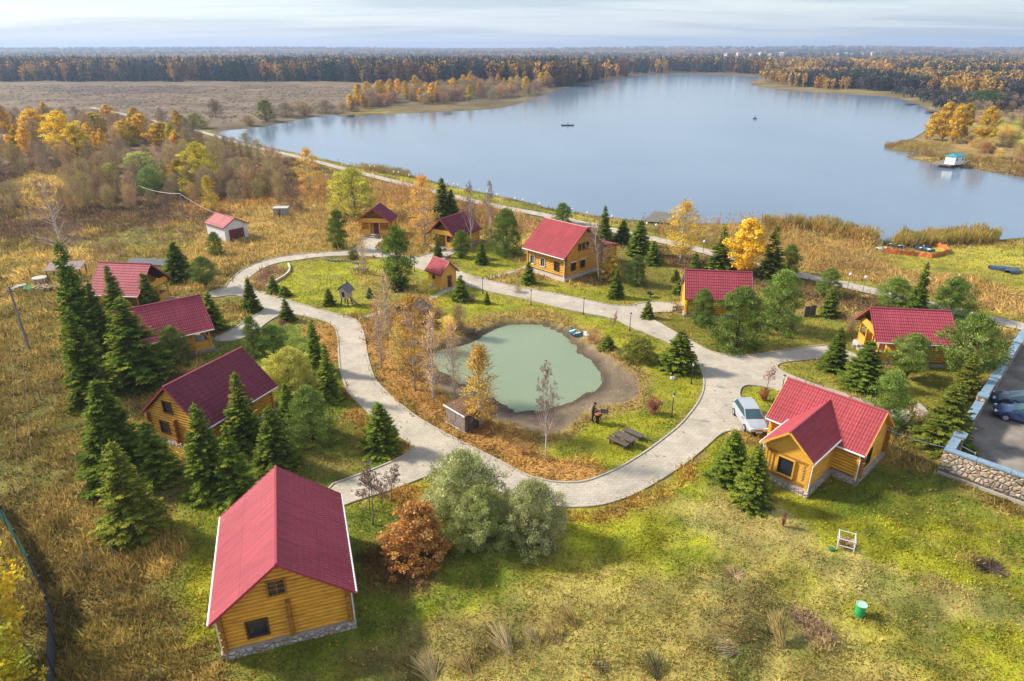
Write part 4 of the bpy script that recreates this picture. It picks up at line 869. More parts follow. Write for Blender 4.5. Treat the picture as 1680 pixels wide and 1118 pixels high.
    for s in range(4): proto('bare_bush', crown_tree(140 + s, 7, 2.9, .2, 170, .55, 4, .2, (.34,.24,.10), .6, 'vase' if s % 2 else 'dome', up=.8, twigs=20, tw_col=((.43,.34,.23),(.50,.38,.20),(.38,.30,.21),(.46,.40,.21))[s], trunkr=.1, limb=(.3,.26,.22)), M_TWIG, M_GREYBARK, 7)
    for s in range(3): proto('bare_birch', bare_tree(150 + s, 8, sub=8), M_TWIG, M_BIRCH, 8)
    proto('bare_birch_wide', bare_tree(153, 9, spread=1.0, sub=11, r0=.15), M_TWIG, M_BIRCH, 9)
    for s in range(2): proto('sapling', bare_tree(160 + s, 4, col_=(.22,.17,.13), spread=.45, sub=5, r0=.05), M_TWIG, M_GREYBARK, 4)
build_protos()
TREE_CAT = dict(spruce='spruce tree', spruce_light='spruce tree', spruce_small='spruce tree', pine='pine tree', juniper='conifer', birch='birch tree', birch_sparse='birch tree', yellow_tree='tree', green_tree='tree',
    willow='willow bush', oak='oak tree', round_shrub='shrub', red_shrub='shrub', bare_bush='bare tree', bare_birch='birch tree', bare_birch_wide='birch tree', sapling='sapling')
TREE_NAME = dict(spruce='spruce_tree', spruce_light='spruce_tree', spruce_small='spruce_tree', pine='pine_tree', juniper='juniper', birch='birch_tree', birch_sparse='birch_tree', yellow_tree='autumn_tree', green_tree='leafy_tree',
    willow='willow_bush', oak='oak_tree', round_shrub='round_shrub', red_shrub='red_shrub', bare_bush='bare_tree', bare_birch='birch_tree', bare_birch_wide='birch_tree', sapling='sapling')
RWID = dict(spruce=1.75, spruce_light=1.9, spruce_small=1.05, pine=2.0, juniper=1.0, birch=1.5, birch_sparse=1.25, yellow_tree=2.7, green_tree=3.2, willow=2.4, oak=1.8, round_shrub=1.6, red_shrub=.95, bare_bush=2.9, bare_birch=1.6, bare_birch_wide=2.6, sapling=.9)
TR = random.Random(5)
def plant(kind, x, y, z, h, rad, label, group=None, tint=None, var=None, lean=None):
    vs = PROTO[kind]; k = var if var is not None else TR.randrange(len(vs)); me, tm, ph = vs[k % len(vs)]
    t = empty(TREE_NAME[kind], (x, y, z), TR.uniform(0, 6.28), label, TREE_CAT[kind], group); sx = rad / RWID[kind]; sz = h / ph
    if lean: t.rotation_euler = (lean[0], lean[1], 0)
    t.scale = (sx, sx, sz)
    v = TR.uniform(.85, 1.3); tint = tint or (1, 1, 1)
    c = bpy.data.objects.new('crown', me); col.objects.link(c); c.parent = t; c.color = (tint[0]*v, tint[1]*v*TR.uniform(.95, 1.05), tint[2]*v, 1)
    b = bpy.data.objects.new('trunk', tm); col.objects.link(b); b.parent = t
    return t
def tree(kind, bx, by, ty, w, label, **kw):
    x, y, z = ground(bx, by); h = max(.3, top_z(x, y, z, ty) - z); rad = px_len(w, x, y, z + h/2) / 2 * dict(spruce=1.22, spruce_light=1.15, spruce_small=1.15, juniper=1.1, birch=1.25).get(kind, 1)
    # the base pixel of a wide crown is its near rim: stand the stem a little behind it
    if kind in ('spruce','spruce_light','spruce_small','pine','juniper','willow','round_shrub','oak','red_shrub','yellow_tree','green_tree') and not kw.pop('stem', False):
        s = rad * .55; d = math.hypot(x, y); x += x / d * s; y += y / d * s; z = float(height(x, y)[0]); h = max(.3, top_z(x, y, z, ty) - z)
    kw.pop('stem', None)
    return plant(kind, x, y, z, h, rad, label, **kw)
LG = 'conifers planted between the cabins'
VILLAGE = [
 ('spruce',153,604,393,62,'very tall dark spruce with the highest tip of the left row, by the rubble yard'),
 ('spruce',202,545,435,44,'dark spruce in front of the porch cabin roof, second tip from the rubble yard'),
 ('spruce',182,600,463,44,'mid green spruce wedged between the tallest spruce and the cabin roof'),
 ('spruce',158,668,505,72,'broad dark spruce standing below the tallest one on the field edge'),
 ('spruce',236,645,487,100,'broad dark spruce in front of the left half of a crimson roof'),
 ('spruce_small',250,520,450,38,'short bluish spruce before the open porch gable of the upper left cabin'),
 ('spruce',208,805,622,118,'huge dark spruce left of the shaded red roofed house gable'),
 ('spruce',265,800,690,70,'dark lower spruce between the shaded red roofed house and the yellowish spruce'),
 ('spruce_light',228,893,722,100,'yellowish green spruce, frontmost of the left row beside the dry field'),
 ('spruce',352,547,478,44,'narrow dark spruce at the right end of a crimson roof'),
 ('pine',292,605,538,58,'rounded bluish pine in front of the yellow porch corner of the left cabin'),
 ('spruce',296,462,396,42,'single spruce on dry grass right of the upper left porch gable'),
 ('pine',340,478,423,46,'pale green pine beside the start of the paved loop'),
 ('pine',356,421,382,28,'small round pine in front of the white garage'),
 ('spruce',414,513,456,30,'slim spruce on the little lawn inside the left fork of the road'),
 ('spruce_small',472,529,491,24,'tiny spruce on the corner where a cabin path leaves the loop'),
 ('pine',420,588,520,34,'slim pine beside the cabin path, left of the bushy pine'),
 ('pine',450,588,535,60,'bushy low pine among the trees left of the road bend'),
 ('spruce',522,615,524,36,'upright spruce with orange leaves round its foot, left of the road bend'),
 ('spruce',543,662,562,44,'dark spruce touching the road edge right of the yellow willow'),
 ('spruce',478,705,628,42,'dark narrow spruce squeezed between the yellow willow and a rounded pine'),
 ('pine',515,735,637,80,'big rounded deep green pine left of the triangular lawn'),
 ('spruce',408,740,610,68,'tall dark spruce at the right gable of the shaded red roofed house'),
 ('spruce',352,822,662,66,'spruce between the shaded red roofed house and the pink roof, left of a pair'),
 ('spruce',396,834,696,74,'spruce close behind the pink roof of the front house'),
 ('spruce',458,778,667,58,'spruce right above the ridge of the front house, on the lawn'),
 ('spruce',627,746,660,50,'free standing young spruce on the triangular lawn at the fork'),
 ('juniper',558,410,346,30,'dense two tiered conifer beside the far bend of the loop'),
 ('round_shrub',580,427,411,22,'small dark round shrub on the inner edge of the far bend'),
 ('juniper',655,476,372,46,'large bushy conifer clump right of the play lawn'),
 ('spruce_small',652,478,438,28,'small dark spruce at the foot of the large bushy conifer'),
 ('spruce_small',450,483,453,20,'small spruce by the low stone edging, left one of two on the play lawn'),
 ('spruce_small',468,488,470,22,'small squat spruce by the low stone edging, right one of two'),
 ('spruce_small',541,503,474,20,'small spruce just left of the stilt playhouse'),
 ('spruce_small',607,490,472,12,'tiny bush like spruce right of the stilt playhouse'),
 ('spruce_small',719,423,387,14,'thin spruce in front of the second far cabin porch'),
 ('juniper',757,425,380,28,'plump conifer hiding the right porch corner of the second far cabin'),
 ('spruce_small',790,435,396,20,'bright green small spruce on the lawn right of the far cabins'),
 ('pine',831,424,345,54,'tall pine with bare lower stem left of the big house'),
 ('spruce',727,362,291,32,'left one of two tall twin spruces behind the far cabins'),
 ('spruce',741,362,310,28,'right lower one of two twin spruces behind the far cabins'),
 ('spruce_small',756,496,453,28,'small spruce below the tiny yellow hut'),
 ('spruce_small',799,500,479,11,'very small spruce between the hut and the pond shore'),
 ('spruce_small',867,468,430,24,'small spruce at the white foundation of the big house'),
 ('spruce',990,402,337,30,'dark spruce with faded top behind the bare birch of the big house'),
 ('spruce',1021,400,360,26,'dark spruce right of the annex roof, left one of two'),
 ('spruce',1047,422,360,36,'broad spruce right of the annex, in front of the dam road'),
 ('spruce_small',1071,436,396,28,'short broad spruce between the annex and the orange birch'),
 ('pine',923,370,334,34,'pine peeping over the ridge of the big house, beside the dam road'),
 ('pine',1043,470,420,36,'rounded pine on the lawn right of the big house'),
 ('spruce',1010,491,441,26,'slim light green spruce on the lawn below the annex'),
 ('spruce_small',1108,464,443,16,'small upper spruce at the left edge of the low cabin roof'),
 ('spruce_small',1113,484,458,20,'small lower spruce at the left edge of the low cabin roof'),
 ('spruce_small',1062,524,494,20,'tiny spruce at the fork before the low cabin'),
 ('spruce',1180,447,371,46,'tall spruce behind the left part of the low cabin roof'),
 ('spruce',1210,447,407,28,'shorter spruce under the golden round tree behind the low cabin'),
 ('spruce_small',1140,442,416,18,'small light spruce below the orange birch'),
 ('spruce',1261,462,368,48,'tall dark spruce right behind the corner of the low cabin'),
 ('pine',1292,452,402,36,'slender greyish pine beside the dam road'),
 ('pine',1150,538,476,42,'round pine in front of the left half of the low cabin'),
 ('pine',1205,578,474,92,'largest round pine with visible trunk in front of the low cabin'),
 ('pine',1272,548,447,76,'dense pine at the right end of the low cabin'),
 ('pine',1357,490,442,40,'bushy pine top standing alone near the dam road, upper one'),
 ('spruce_small',1359,521,472,28,'small spruce growing at the foot of the lone bushy pine'),
 ('pine',1464,505,456,62,'wide pine behind the ridge of the glossy crimson roof'),
 ('spruce',1499,522,429,34,'dark pointed spruce behind the ridge of the glossy crimson roof'),
 ('pine',1556,525,458,72,'spreading pine behind the right end of the glossy crimson roof'),
 ('spruce',1365,612,537,42,'spruce left of the yellow gable porch, beside the path'),
 ('spruce',1410,641,558,58,'broad spruce before the yellow gable porch'),
 ('pine',1484,630,550,70,'round pine before the eave of the glossy crimson roof'),
 ('pine',1572,645,518,98,'large bushy pine at the right end of the glossy crimson roof'),
 ('spruce_light',1573,668,580,50,'spruce leaning out below the large bushy pine by the wall'),
 ('spruce_light',1540,745,628,88,'sprawling yellow green spruce at the stone wall corner'),
 ('pine',1447,705,612,74,'pale round pine behind the ridge of the cross shaped house'),
 ('spruce',1111,614,543,60,'dense spruce on the pond lawn inside the right road bend'),
 ('spruce_small',996,575,551,24,'low green bush like spruce above the pond bank'),
 ('round_shrub',1047,597,558,64,'olive round clipped shrub beside the pond lawn spruce'),
 ('spruce',1194,797,706,60,'spruce on the lawn left of the front wing, rear one of two'),
 ('spruce',1228,837,731,62,'spruce on the lawn left of the front wing, front one of two'),
]
for t in VILLAGE: tree(*t[:5], t[5])
tree('willow', 480, 655, 575, 104, 'yellow green willow bush behind the shaded red roofed house', tint=(1.35, 1.22, .65))
tree('green_tree', 583, 362, 278, 84, 'large yellow green willow tree behind the far left cabin')
tree('willow', 762, 872, 748, 156, 'largest grey green willow bush by the paved road')
tree('willow', 790, 910, 804, 104, 'lighter willow bush in front of the largest one', tint=(1.1, 1.15, .95))
tree('willow', 872, 905, 794, 124, 'grey green willow bush at the right of the three on the front lawn')
tree('oak', 684, 940, 834, 122, 'rust orange young oak on the front lawn')
tree('yellow_tree', 1220, 458, 362, 66, 'golden round tree behind the low cabin', tint=(1, 1.0, .8))
tree('red_shrub', 1071, 683, 654, 32, 'reddish shrub on the pond lawn near the lamp'); tree('red_shrub', 1252, 660, 638, 24, 'rusty low shrub in the bed behind the silver car', tint=(1.4,1.2,1))
tree('red_shrub', 1284, 866, 842, 10, 'tiny dark red bush in the front meadow')
tree('birch', 348, 350, 290, 30, 'bright yellow slim birch behind the white garage', tint=(1.1,1.25,.6))
tree('birch', 697, 402, 290, 40, 'orange birch with white trunk between the two far cabins')
tree('birch', 1116, 432, 333, 46, 'orange birch with pale twiggy top by the dam road', tint=(1,1.1,.8))
tree('birch', 788, 702, 568, 64, 'golden birch by the plank shed on the pond bank', var=1)
tree('birch', 681, 640, 486, 48, 'orange leafed birch in front of the log bath hut')
tree('birch_sparse', 637, 560, 452, 46, 'tall thin birch with last orange leaves by the path crossing')
tree('birch_sparse', 712, 660, 512, 36, 'slim white birch with few leaves left of the pond, near the grey shed')
tree('birch_sparse', 745, 655, 528, 34, 'slim white birch in front of the muddy pond corner')
tree('birch_sparse', 626, 604, 492, 34, 'nearly bare birch beside the inner kerb of the road bend')
tree('birch_sparse', 655, 615, 530, 30, 'low bright orange birch beside the road bend', tint=(1.2,1.3,.7))
tree('birch_sparse', 597, 450, 385, 20, 'nearly bare birch in front of the far left cabin')
tree('bare_birch', 896, 754, 606, 56, 'bare white birch on the pond mud by the road', var=0)
tree('bare_birch', 982, 460, 365, 50, 'bare white birch in front of the big house gable', var=1)
tree('oak', 1000, 462, 420, 44, 'orange brown young oak at the foot of the bare birch by the big house', tint=(1.1,1.5,1))
tree('bare_birch', 773, 413, 303, 34, 'bare birch right before the second far cabin'); tree('bare_birch', 804, 400, 298, 26, 'bare birch on the slope right of the far cabins')
tree('bare_birch_wide', 118, 462, 305, 92, 'large bare birch with leaning white trunk above the rubble yard', lean=(0, -.12), stem=True)
for i, (bx, by, ty, w, l) in enumerate([(612, 862, 774, 64, 'leafless sapling nearest the front house roof'), (606, 838, 768, 44, 'leafless sapling half over the paved spur'), (628, 845, 790, 18, 'smallest thin leafless sapling by the spur'), (642, 822, 764, 46, 'leafless sapling right of the others beside the spur')]):
    tree('sapling', bx, by, ty, w, l)
for (bx, by, ty, w, l) in [(1005, 547, 512, 16, 'small reddish bare bush on the pond lawn beside the road'), (438, 470, 440, 30, 'bare twiggy bush in the bed at the left road bend'), (1258, 640, 600, 26, 'thin bare bush at the bed behind the silver car'), (470, 555, 520, 24, 'thin leafless bush on the leaf strewn lawn by the road')]:
    tree('sapling', bx, by, ty, w, l, tint=(1.4,1,.9))
for (bx, by, ty, w, l, tn) in [(755, 545, 500, 34, 'brown twiggy shrub below the hut on the pond bank', (1,1,1)), (722, 530, 506, 26, 'dark bare shrub behind the orange birch', (.8,.8,.8)), (700, 480, 458, 30, 'weeping yellow shrub beside the tiny hut', (2.0,2.1,.8)), (775, 495, 485, 20, 'low dark shrub on the lawn below the hut', (.8,.8,.7)), (740, 540, 522, 46, 'golden low shrub on the pond bank', (1.7,1.6,.8)),
     (1300, 545, 525, 26, 'low brownish shrub under the pines of the low cabin', (1,.9,.9)), (1395, 545, 515, 26, 'bare brown shrub left of the yellow porch', (1,.95,.9)), (975, 560, 540, 30, 'reddish twiggy shrub above the pond bank', (1.2,.9,.7)), (850, 480, 468, 14, 'tiny brown shrub on the bank', (1,.9,.8)), (858, 745, 728, 22, 'brown low shrub on the leaf litter by the pond', (1,.8,.7))]:
    tree('bare_bush', bx, by, ty, w, l, tint=tn)
tree('yellow_tree', 8, 1120, 895, 150, 'yellow leafed bush at the left frame edge behind the mesh fence', tint=(.75,.9,.7))
tree('yellow_tree', 28, 1230, 1035, 140, 'pale yellow bush in the bottom left corner', tint=(.85,1.15,.9))

# ---- the wooded low ground left of the lake: trees one can tell apart, then fillers of a kind
CG = 'trees of the wooded hollow left of the lake'
COPSE = [('yellow_tree',112,262,184,58,'largest golden tree of the left hollow, crown with two tops',(1.05,1.1,.7)),('yellow_tree',132,270,205,46,'golden tree low in the left hollow, beside the largest one',(1.05,1.1,.7)),
 ('yellow_tree',62,235,180,44,'orange yellow birch on thin white stems, left rear of the hollow',(1,1,.8)),('yellow_tree',50,265,212,26,'small bright orange tree by the pink roofed building',(1,.95,.7)),
 ('yellow_tree',15,232,172,22,'orange tree at the far left frame edge',(1,.9,.8)),('yellow_tree',160,225,185,40,'pale orange tree at the rear edge of the hollow',(.95,.95,1)),('yellow_tree',22,258,222,20,'orange tree over the pink roof',(1,.8,.8)),
 ('yellow_tree',205,240,200,30,'gold tree at the rear edge of the hollow, one of a loose row',(1,1,.8)),('yellow_tree',235,232,188,34,'round gold crown before the brown field',(1.05,1.05,.7)),('yellow_tree',180,205,172,26,'small orange tree before the brown field',(.9,.85,.9)),
 ('yellow_tree',270,248,202,50,'orange round tree near the start of the dam road',(1,.92,.7)),('yellow_tree',293,258,222,34,'orange tree just below the start of the dam road',(1,.9,.7)),
 ('green_tree',322,212,186,38,'pale green round tree at the lake corner',(.85,.9,1.4)),('green_tree',294,210,188,28,'olive tree beside the pale green one at the lake corner',(.5,.5,.8)),
 ('green_tree',335,320,236,66,'tall lime yellow tree in the middle of the hollow',(1.5,1.35,.9)),('green_tree',240,310,250,66,'greyish olive tree in the middle of the hollow',(.85,.9,1.6)),('green_tree',250,320,275,44,'green bushy tree low in the hollow',(.45,.65,.9)),
 ('green_tree',180,290,268,26,'small yellow green tree in the hollow',(1.1,1.2,1)),('green_tree',220,240,225,20,'tiny yellow green tree between bare trees',(1.2,1.3,1)),('yellow_tree',300,310,262,44,'ochre tree left of the lime yellow one',(.75,.75,.8)),
 ('birch',510,318,245,32,'thin orange topped birch below the dam road',(1,1,.9)),('birch_sparse',447,322,238,30,'nearly bare birch with a white stem below the dam road',(1,1,.9)),('green_tree',395,320,282,60,'dark olive spreading bush below the dam',(.45,.45,.8)),
 ('bare_bush',480,345,306,40,'dark bare thicket tree at the brook',(.5,.45,.5))]
for k, bx, by, ty, w, l, tn in COPSE: tree(k, bx, by, ty, w, l, group=CG, tint=tn)
def zone(v, lst):
    for lim, name in lst:
        if v < lim: return name
def lab(t): return t
def scatter_trees():
    rng = random.Random(11)
    poly = np.array([(-40,215),(40,200),(150,205),(260,215),(330,232),(420,262),(470,300),(470,335),(400,340),(300,345),(200,345),(120,360),(60,300),(40,345),(-40,360)], float)
    k = 0; pts = []
    while k < 185:
        px, py = rng.uniform(-40, 470), rng.uniform(200, 360)
        if not inside(np.array([[px, py]]), poly)[0]: continue
        if 0 < px < 110 and 285 < py < 335: continue
        x, y, z = ground(px, py)
        if any((x-a)**2 + (y-b)**2 < 14 for a, b in pts): continue
        pts.append((x, y)); k += 1
        h = rng.uniform(3.6, 7.0) * (1 if py > 240 else 1.3); g = rng.random()
        v_ = rng.uniform(.7, 1.15); tn = (v_, v_ * rng.uniform(.88, 1.02), v_ * rng.uniform(.75, 1.0))
        plant('bare_bush', x, y, z, h, h * rng.uniform(.30, .42), lab(('tall' if h > 5.6 else 'low') + (' pale' if v_ > .95 else ' dark') + ' leafless tree ' + zone(px, [(60, 'at the left edge of the wooded hollow'), (140, 'below the largest golden tree'), (220, 'behind the large bare birch'), (300, 'round the cable pole in the hollow'), (380, 'near the lime yellow tree'), (999, 'by the foot of the dam road')]) + (', rear rows' if py < 250 else ', middle rows' if py < 300 else ', front rows')), group='bare trees of the wooded hollow', tint=tn)
    for i in range(26):                                            # rear yellow ones
        px, py = rng.uniform(0, 300), rng.uniform(200, 262); x, y, z = ground(px, py); h = rng.uniform(6, 9)
        plant('yellow_tree', x, y, z, h, h * .24, lab(('tall' if h > 7.5 else 'low') + ' orange yellow tree among bare ones, ' + zone(px, [(75, 'near the pink roofed building'), (150, 'beside the largest golden tree'), (225, 'below the brown field edge'), (999, 'near the start of the dam road')]) + (', rear' if py < 230 else ', front')), group='scattered golden trees of the left hollow', tint=(rng.uniform(.9,1.1), rng.uniform(.85,1.08), .7), )
    # spinney on the far left shore
    poly = [(560,192),(600,178),(690,172),(780,168),(860,163),(905,146),(925,140),(890,136),(800,138),(700,150),(600,165),(560,180)]
    P = np.array(poly, float); n = 0
    while n < 150:
        px, py = rng.uniform(540, 930), rng.uniform(134, 190)
        if not inside(np.array([[px, py]]), P)[0]: continue
        x, y, z = ground(px, py); n += 1; g = rng.random(); h = rng.uniform(6, 11)
        if sdf(np.array([[x, y]]), LAKE)[0] > -4: continue
        if g < .3: plant('yellow_tree', x, y, z, h * 1.1, h * .3, lab(('tall' if h > 8.5 else 'low') + ' orange tree on the far left shore, ' + zone(px, [(640, 'left end of the spinney'), (720, 'left half of the spinney'), (800, 'middle of the spinney'), (860, 'right half of the spinney'), (999, 'right end of the spinney')]) + (', rear' if py < 158 else ', waterside')), group='golden trees on the far left shore', tint=(.95, rng.uniform(.8, 1), .8))
        else: plant('bare_bush', x, y, z, h * .8, h * .5, lab(('tall' if h > 8.5 else 'low') + ' bare brown tree on the far left shore, ' + zone(px, [(640, 'left end of the spinney'), (720, 'left half of the spinney'), (800, 'middle of the spinney'), (860, 'right half of the spinney'), (999, 'right end of the spinney')]) + (', rear' if py < 158 else ', waterside')), group='bare trees on the far left shore', tint=(rng.uniform(.8,1.1), rng.uniform(.75,1), .9))
    # right shore
    P = np.array([(1530,192),(1600,180),(1680,176),(1800,180),(1800,205),(1700,215),(1640,212),(1560,205)], float); n = 0
    while n < 40:
        px, py = rng.uniform(1500, 1800), rng.uniform(170, 220)
        if not inside(np.array([[px, py]]), P)[0]: continue
        n += 1; x, y, z = ground(px, py)
        if sdf(np.array([[x, y]]), LAKE)[0] > -3: continue
        h = rng.uniform(3, 6); plant('bare_bush', x, y, z, h, h * .5, lab(('large' if h > 4.5 else 'small') + ' bare bush beyond the golden poplars, ' + zone(px, [(1560, 'at the small pier'), (1620, 'behind the poplars'), (1680, 'right of the poplars'), (9999, 'near the right frame edge')])), group='bare bushes on the right shore', tint=(.8, .8, .8))
    P = np.array([(1470,245),(1530,235),(1600,250),(1640,262),(1720,270),(1720,240),(1640,215),(1540,215),(1500,232)], float); n = 0
    while n < 46:
        px, py = rng.uniform(1460, 1720), rng.uniform(212, 272)
        if not inside(np.array([[px, py]]), P)[0]: continue
        n += 1; x, y, z = ground(px, py)
        if sdf(np.array([[x, y]]), LAKE)[0] > -2: continue
        h = rng.uniform(1.6, 3.6); plant('bare_bush', x, y, z, h, h * .7, lab(('large' if h > 2.6 else 'small') + ' ochre bush on the right shore, ' + zone(px, [(1520, 'on the outer point by the pier'), (1590, 'between poplars and houseboat'), (1650, 'right of the houseboat'), (9999, 'near the right frame edge')]) + (', rear' if py < 240 else ', waterside')), group='ochre bushes on the right shore', tint=(rng.uniform(1, 1.5), rng.uniform(.9, 1.3), .7))
scatter_trees()
for bx, by, ty, w, l in [(1545,232,170,34,'golden poplar clump by the right shore, left tallest crown'),(1562,236,172,26,'golden poplar second from the shore, with pale stems'),(1577,232,171,26,'golden poplar with a slim crown behind its neighbours'),(1612,240,176,36,'golden poplar standing apart on the right shore'),(1525,230,186,24,'thin orange birch at the edge of the poplar clump')]:
    tree('yellow_tree', bx, by, ty, w, l, group='golden poplars on the right shore', tint=(.82, .80, .7))
tree('green_tree', 1612, 178, 148, 60, 'large dark green bush behind the poplars', tint=(.3,.5,.8)); tree('green_tree', 437, 200, 165, 34, 'dark olive tree on the shore of the brown field', tint=(.45,.5,.8))
for bx, by, ty, w, l in [(355,192,165,30,'dark bare bush on the shore of the brown field, left one'),(470,192,170,40,'dark bare bush right of the olive shore tree'),(500,190,168,44,'broad bare bush on the far left shore'),(535,186,166,40,'low bare bush where the brown field meets the shore'),(410,206,190,30,'ochre bush at the shore edge'),(267,205,180,26,'dark leafless tree near the dam start')]:
    tree('bare_bush', bx, by, ty, w, l, tint=(.75,.72,.7))

# ------------------------------------------------------------------ masses of vegetation nobody could count
def far_protos(rng):
    con = []; dec = []
    for s in range(4):
        n = 70; t = rng.random(n) ** 1.3; az = rng.uniform(0, 6.28, n); r = .155 * (1 - t) ** .8 * rng.uniform(.6, 1.1, n)
        C = np.stack([r * np.cos(az), r * np.sin(az), .05 + .95 * t], 1); A = norm(np.stack([np.cos(az), np.sin(az), np.full(n, -.5)], 1) + rng.normal(0, .3, (n, 3))); B = norm(np.cross(A, rand_dirs(rng, n)))
        l = (.17 * (1 - t) + .05); con.append(leaf_quads(C, A, B, l, l * .6))
        n = 60; d = rand_dirs(rng, n) * (rng.random((n, 1)) ** .4); C = d * [.20, .20, .36] + [0, 0, .60]; A = rand_dirs(rng, n); B = norm(np.cross(A, rand_dirs(rng, n))); l = rng.uniform(.09, .17, n)
        V, F = leaf_quads(C, A, B, l, l * .8)
        n = 16; d = rand_dirs(rng, n); C = d * [.08, .08, .22] + [0, 0, .28]; A = norm(rand_dirs(rng, n) * .3 + [0, 0, 1]); B = norm(np.cross(A, rand_dirs(rng, n)))
        V2, F2 = leaf_quads(C, A, B, .4, .03); dec.append((np.concatenate([V, V2]), np.concatenate([F, F2 + len(V)])))
    return con, dec
def wood(name, label, poly, n, hrange, palette, seed, ybias=2.2, minw=4):
    """palette: list of (weight, 'c'/'d', colour)"""
    rng = np.random.default_rng(seed); con, dec = far_protos(rng); P = np.array(poly, float); lo, hi = P.min(0), P.max(0); cl = Cloud(); px = []
    while len(px) < n:
        q = rng.uniform(lo, hi, (4000, 2)); q[:, 1] = hi[1] - (hi[1] - lo[1]) * rng.random(4000) ** ybias; px += list(q[inside(q, P)])
    px = np.array(px[:n]); X = np.array([gpix(a, b) for a, b in px]); z = height(X[:, 0], X[:, 1]); ok = sdf(X, LAKE, 60) < -4; X, z = X[ok], z[ok]; n = len(X)
    wts = np.array([p[0] for p in palette], float); wts /= wts.sum()
    patch = fbm(X[:, 0] / 45, X[:, 1] / 70, seed, 3); pick = np.clip(((patch - .5) * 3.0 + .5) * .66 + rng.random(n) * .34, 0, .999); cum = np.cumsum(wts); idx = np.searchsorted(cum, pick)
    for k, (_, ty, c) in enumerate(palette):
        sel = np.where(idx == k)[0]
        for v in range(4):
            ss = sel[v::4]
            if len(ss) == 0: continue
            V0, F0 = (con if ty == 'c' else dec)[v]; m = len(ss); h = rng.uniform(*hrange, m) * (1.12 if ty == 'c' else 1); w = h * rng.uniform(.85, 1.25, m)
            a = rng.uniform(0, 6.28, m); ca, sa = np.cos(a), np.sin(a)
            x = (V0[None, :, 0] * ca[:, None] - V0[None, :, 1] * sa[:, None]) * w[:, None] + X[ss, 0:1]; y = (V0[None, :, 0] * sa[:, None] + V0[None, :, 1] * ca[:, None]) * w[:, None] + X[ss, 1:2]
            zz = V0[None, :, 2] * h[:, None] + z[ss][:, None]; V = np.stack([x, y, zz], 2).reshape(-1, 3)
            F = (F0[None] + (np.arange(m) * len(V0))[:, None, None]).reshape(-1, 4); cc = jit(rng, c, m, .18, .07); cl.add(V, F, np.repeat(cc, len(V0), 0))
    o = cl.mesh(name, M_WOODMASS); tag(o, label, 'woodland', kind='stuff'); return o
CD, CO, CB, CG_, CY = (.022,.058,.030), (.46,.28,.07), (.090,.085,.080), (.10,.10,.035), (.58,.37,.08)
wood('forest', 'dark mixed autumn forest along the rear edge of the brown field', [(-300,133.5),(560,134.5),(700,140),(880,141),(930,142),(960,135),(1000,129),(1043,123),(1080,120),(1120,119),(1200,119.5),(1262,124),(1262,106),(-300,106)], 9000, (10.5, 20.5),
     [(.22,'c',CD),(.34,'d',CB),(.13,'d',CO),(.13,'c',(.025,.05,.022)),(.18,'d',(.20,.12,.06))], 1)
wood('birch_wood', 'strip of golden birches in front of the dark forest', [(610,134),(650,137),(760,139),(880,139),(905,134),(860,127),(700,125),(640,127)], 520, (9, 14), [(1,'d',CY),(.8,'d',(.42,.25,.07)),(.2,'d',CB)], 2, 1.2)
wood('birch_wood', 'orange birch wood on the right promontory of the lake', [(1245,133),(1290,141),(1360,146),(1450,151),(1560,158),(1680,166),(1900,180),(1900,150),(1680,140),(1450,130),(1300,124)], 3200, (8, 13), [(.22,'d',CY),(.42,'d',CO),(.45,'d',CB),(.06,'c',CD)], 3, 1.3)
wood('forest', 'far orange and blue forest strip beyond the end of the lake', [(1120,118.5),(1262,122),(1400,124),(1680,134),(1900,142),(1900,106),(1120,103)], 4200, (11, 17), [(.35,'d',CO),(.3,'d',CB),(.2,'c',CD),(.1,'d',CY)], 4, 1.6)
wood('thicket', 'brown bare thicket on the right shore behind the piers', [(1440,154),(1500,163),(1530,180),(1620,182),(1800,190),(1900,200),(1900,175),(1680,166),(1560,158)], 700, (4, 6.5), [(.7,'d',CB),(.3,'d',(.24,.16,.08))], 5, 1.1)
def hills():
    rng = np.random.default_rng(9); n = 15000; r = 1150 * np.exp(rng.random(n) ** .8 * 1.75); a = rng.uniform(-.78, .78, n); X = np.stack([r * np.sin(a), r * np.cos(a)], 1)
    ok = sdf(X, LAKE, 30) < -10; X = X[ok]; n = len(X); r = r[ok]; z = height(X[:, 0], X[:, 1]); con, dec = far_protos(rng); cl = Cloud(); f = fbm(X[:, 0] / 500, X[:, 1] / 260, 4, 4)
    for v in range(4):
        for ty, msk in (('c', f < .44), ('d', f >= .44)):
            ss = np.where(msk)[0][v::4]; V0, F0 = (con if ty == 'c' else dec)[v]; V0 = V0[:160]; F0 = F0[:40]; m = len(ss); h = rng.uniform(10, 17, m); w = h * (1.2 + r[ss] / 1800); a = rng.uniform(0, 6.28, m)
            x = V0[None, :, 0] * w[:, None] + X[ss, 0:1]; y = V0[None, :, 1] * w[:, None] + X[ss, 1:2]; zz = V0[None, :, 2] * h[:, None] + z[ss][:, None]
            V = np.stack([x, y, zz], 2).reshape(-1, 3); F = (F0[None] + (np.arange(m) * len(V0))[:, None, None]).reshape(-1, 4)
            base = np.where((f[ss] > .56)[:, None], np.array([CO]), np.where(rng.random((m, 1)) < .3, np.array([(.22,.13,.06)]), np.array([CB]))) if ty == 'd' else np.tile(CD, (m, 1)); cl.add(V, F, np.repeat(base * rng.uniform(.8, 1.2, (m, 1)), len(V0), 0))
    tag(cl.mesh('far_forest', M_WOODMASS), 'endless bluish forest covering the low hills to the horizon', 'woodland', kind='stuff')
hills()

